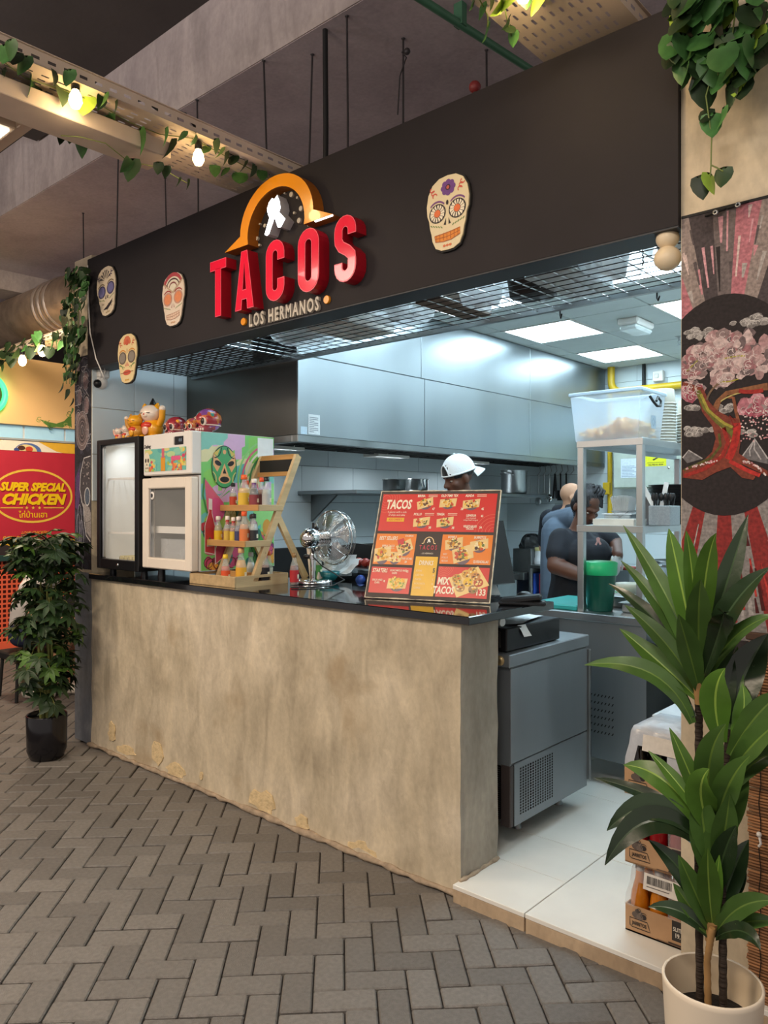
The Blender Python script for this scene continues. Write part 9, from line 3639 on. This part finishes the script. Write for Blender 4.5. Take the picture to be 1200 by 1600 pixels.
a.poly([(-1.5, 1.172), (1.02, 1.172), (0.95, 1.14), (0.6, 1.135), (-1.5, 1.16)], 'f6ead0', 3)
a.ring(1.222, 1.643, 0.425, 0.277, 0.022, 'f6cf52', 2, 48)
for (s_, v, sz, sx_) in (('SUPER SPECIAL', 1.735, 0.118, 0.60), ('CHICKEN', 1.603, 0.150, 0.80)):
    vs, fs = glyphs(s_, sz, sx_, 0.28, 0.055)
    w0 = max(p[0] for p in vs) - min(p[0] for p in vs)
    k_ = 0.70 / w0 if 'SUPER' in s_ else 0.685 / w0
    for dx, c_, L_ in ((0.008, '8e1c2c', 3), (0, 'fbd21e', 4)):
        a.add([a.P(1.225 + p[0] * k_ + dx, v + p[1] - dx, L_ * a.lay) for p in vs], fs, PRINTG, lin(c_))
for (y0, y1) in ((0.885, 1.115), (1.335, 1.56)):
    a.rect(y0, 1.512, y1, 1.522, 'f6cf52', 3)
for k in range(3):
    a.star(1.155 + 0.068 * k, 1.517, 0.020, 'f6cf52', 3)
a.text('ไก่บ้านเฮา', 1.225, 1.440, 0.085, 'fbd21e', 3, 0.95, 0, 0.012)
a.text('EVERY DAY', 1.02, 1.20, 0.05, 'f2b83a', 3, 0.9, 0.25, 0.01)
a.text('LOVE CHICKEN', 1.24, 1.25, 0.045, 'f2b83a', 3, 0.9, 0.25, 0.01)
a.build('print', o)
m = MB()
m.cbox((SXX - 0.06, -1.5, 0.965), (SXX + 0.07, 3.2, 1.028), T('2c4a48', 0.4), 0.004)
tag(m.build('stall_ledge'), 'dark green ledge under the red banner of the neighbouring stall', 'ledge')
o = thing('mesh_front', 'orange perforated mesh front below the ledge of the neighbouring stall', 'mesh front', (SXX, 1.0, 0.02))
m = MB()
m.plate((SXX, 0.4, 0.12), Y3, Z3, 36, 17, 0.05, 0.05, 0.031, 0.031, ORMESH)
m.build('mesh_sheet', o)
m = MB()
m.box((SXX - 0.01, 0.4, 0.02), (SXX + 0.004, 2.2, 0.12), ORMESH)
m.build('bottom_rail', o)
m = MB()
m.box((SXX - 0.12, 0.3, 0.02), (SXX - 0.06, 2.3, 0.96), DARKR)
m.build('backing', o)
a = Art((SXX + 0.001, 0, 0), Y3, Z3, PRINT)
p_ = lambda px, py: (atx(px, py, SXX).y, atx(px, py, SXX).z)
dg = [(62, 655), (74, 659), (88, 662), (100, 658), (108, 650), (111, 646), (112, 668), (104, 664), (98, 668), (88, 667), (80, 668), (72, 664)]
a.poly([p_(*q) for q in dg], '5d8a3c', 1)
for k in range(14):
    q = rnd.choice(dg)
    u, v = p_(q[0] + rnd.uniform(-4, 4), q[1] + rnd.uniform(-2, 3))
    a.ring(u, v, 0.022, 0.016, 0.007, rnd.choice(('3a6230', 'a8b060', '4a7838')), 2, 9, rnd.uniform(0, 3), rnd.uniform(4, 6))
a.build('scroll_ornament', bpy.data.objects['wall_stall'])
o = thing('neon_ring', 'green glowing round sign at the edge of the peach wall', 'sign', (SXX + 0.03, 0.75, 2.55))
q = atx(-22, 614, SXX + 0.05)
m = MB()
m.tube([(SXX + 0.05, q.y + 0.19 * math.cos(t), q.z + 0.19 * math.sin(t)) for t in [2 * PI * i / 32 for i in range(33)]], 0.03, NEON, 8, cap=False)
m.build('ring', o)
m = MB()
m.lathe([(0, 0.0), (0.18, 0.0), (0.18, -0.03)], (SXX + 0.05, q.y, q.z), T('5a4636', 0.6), 28, (1, 0, 0))
m.build('disc', o)
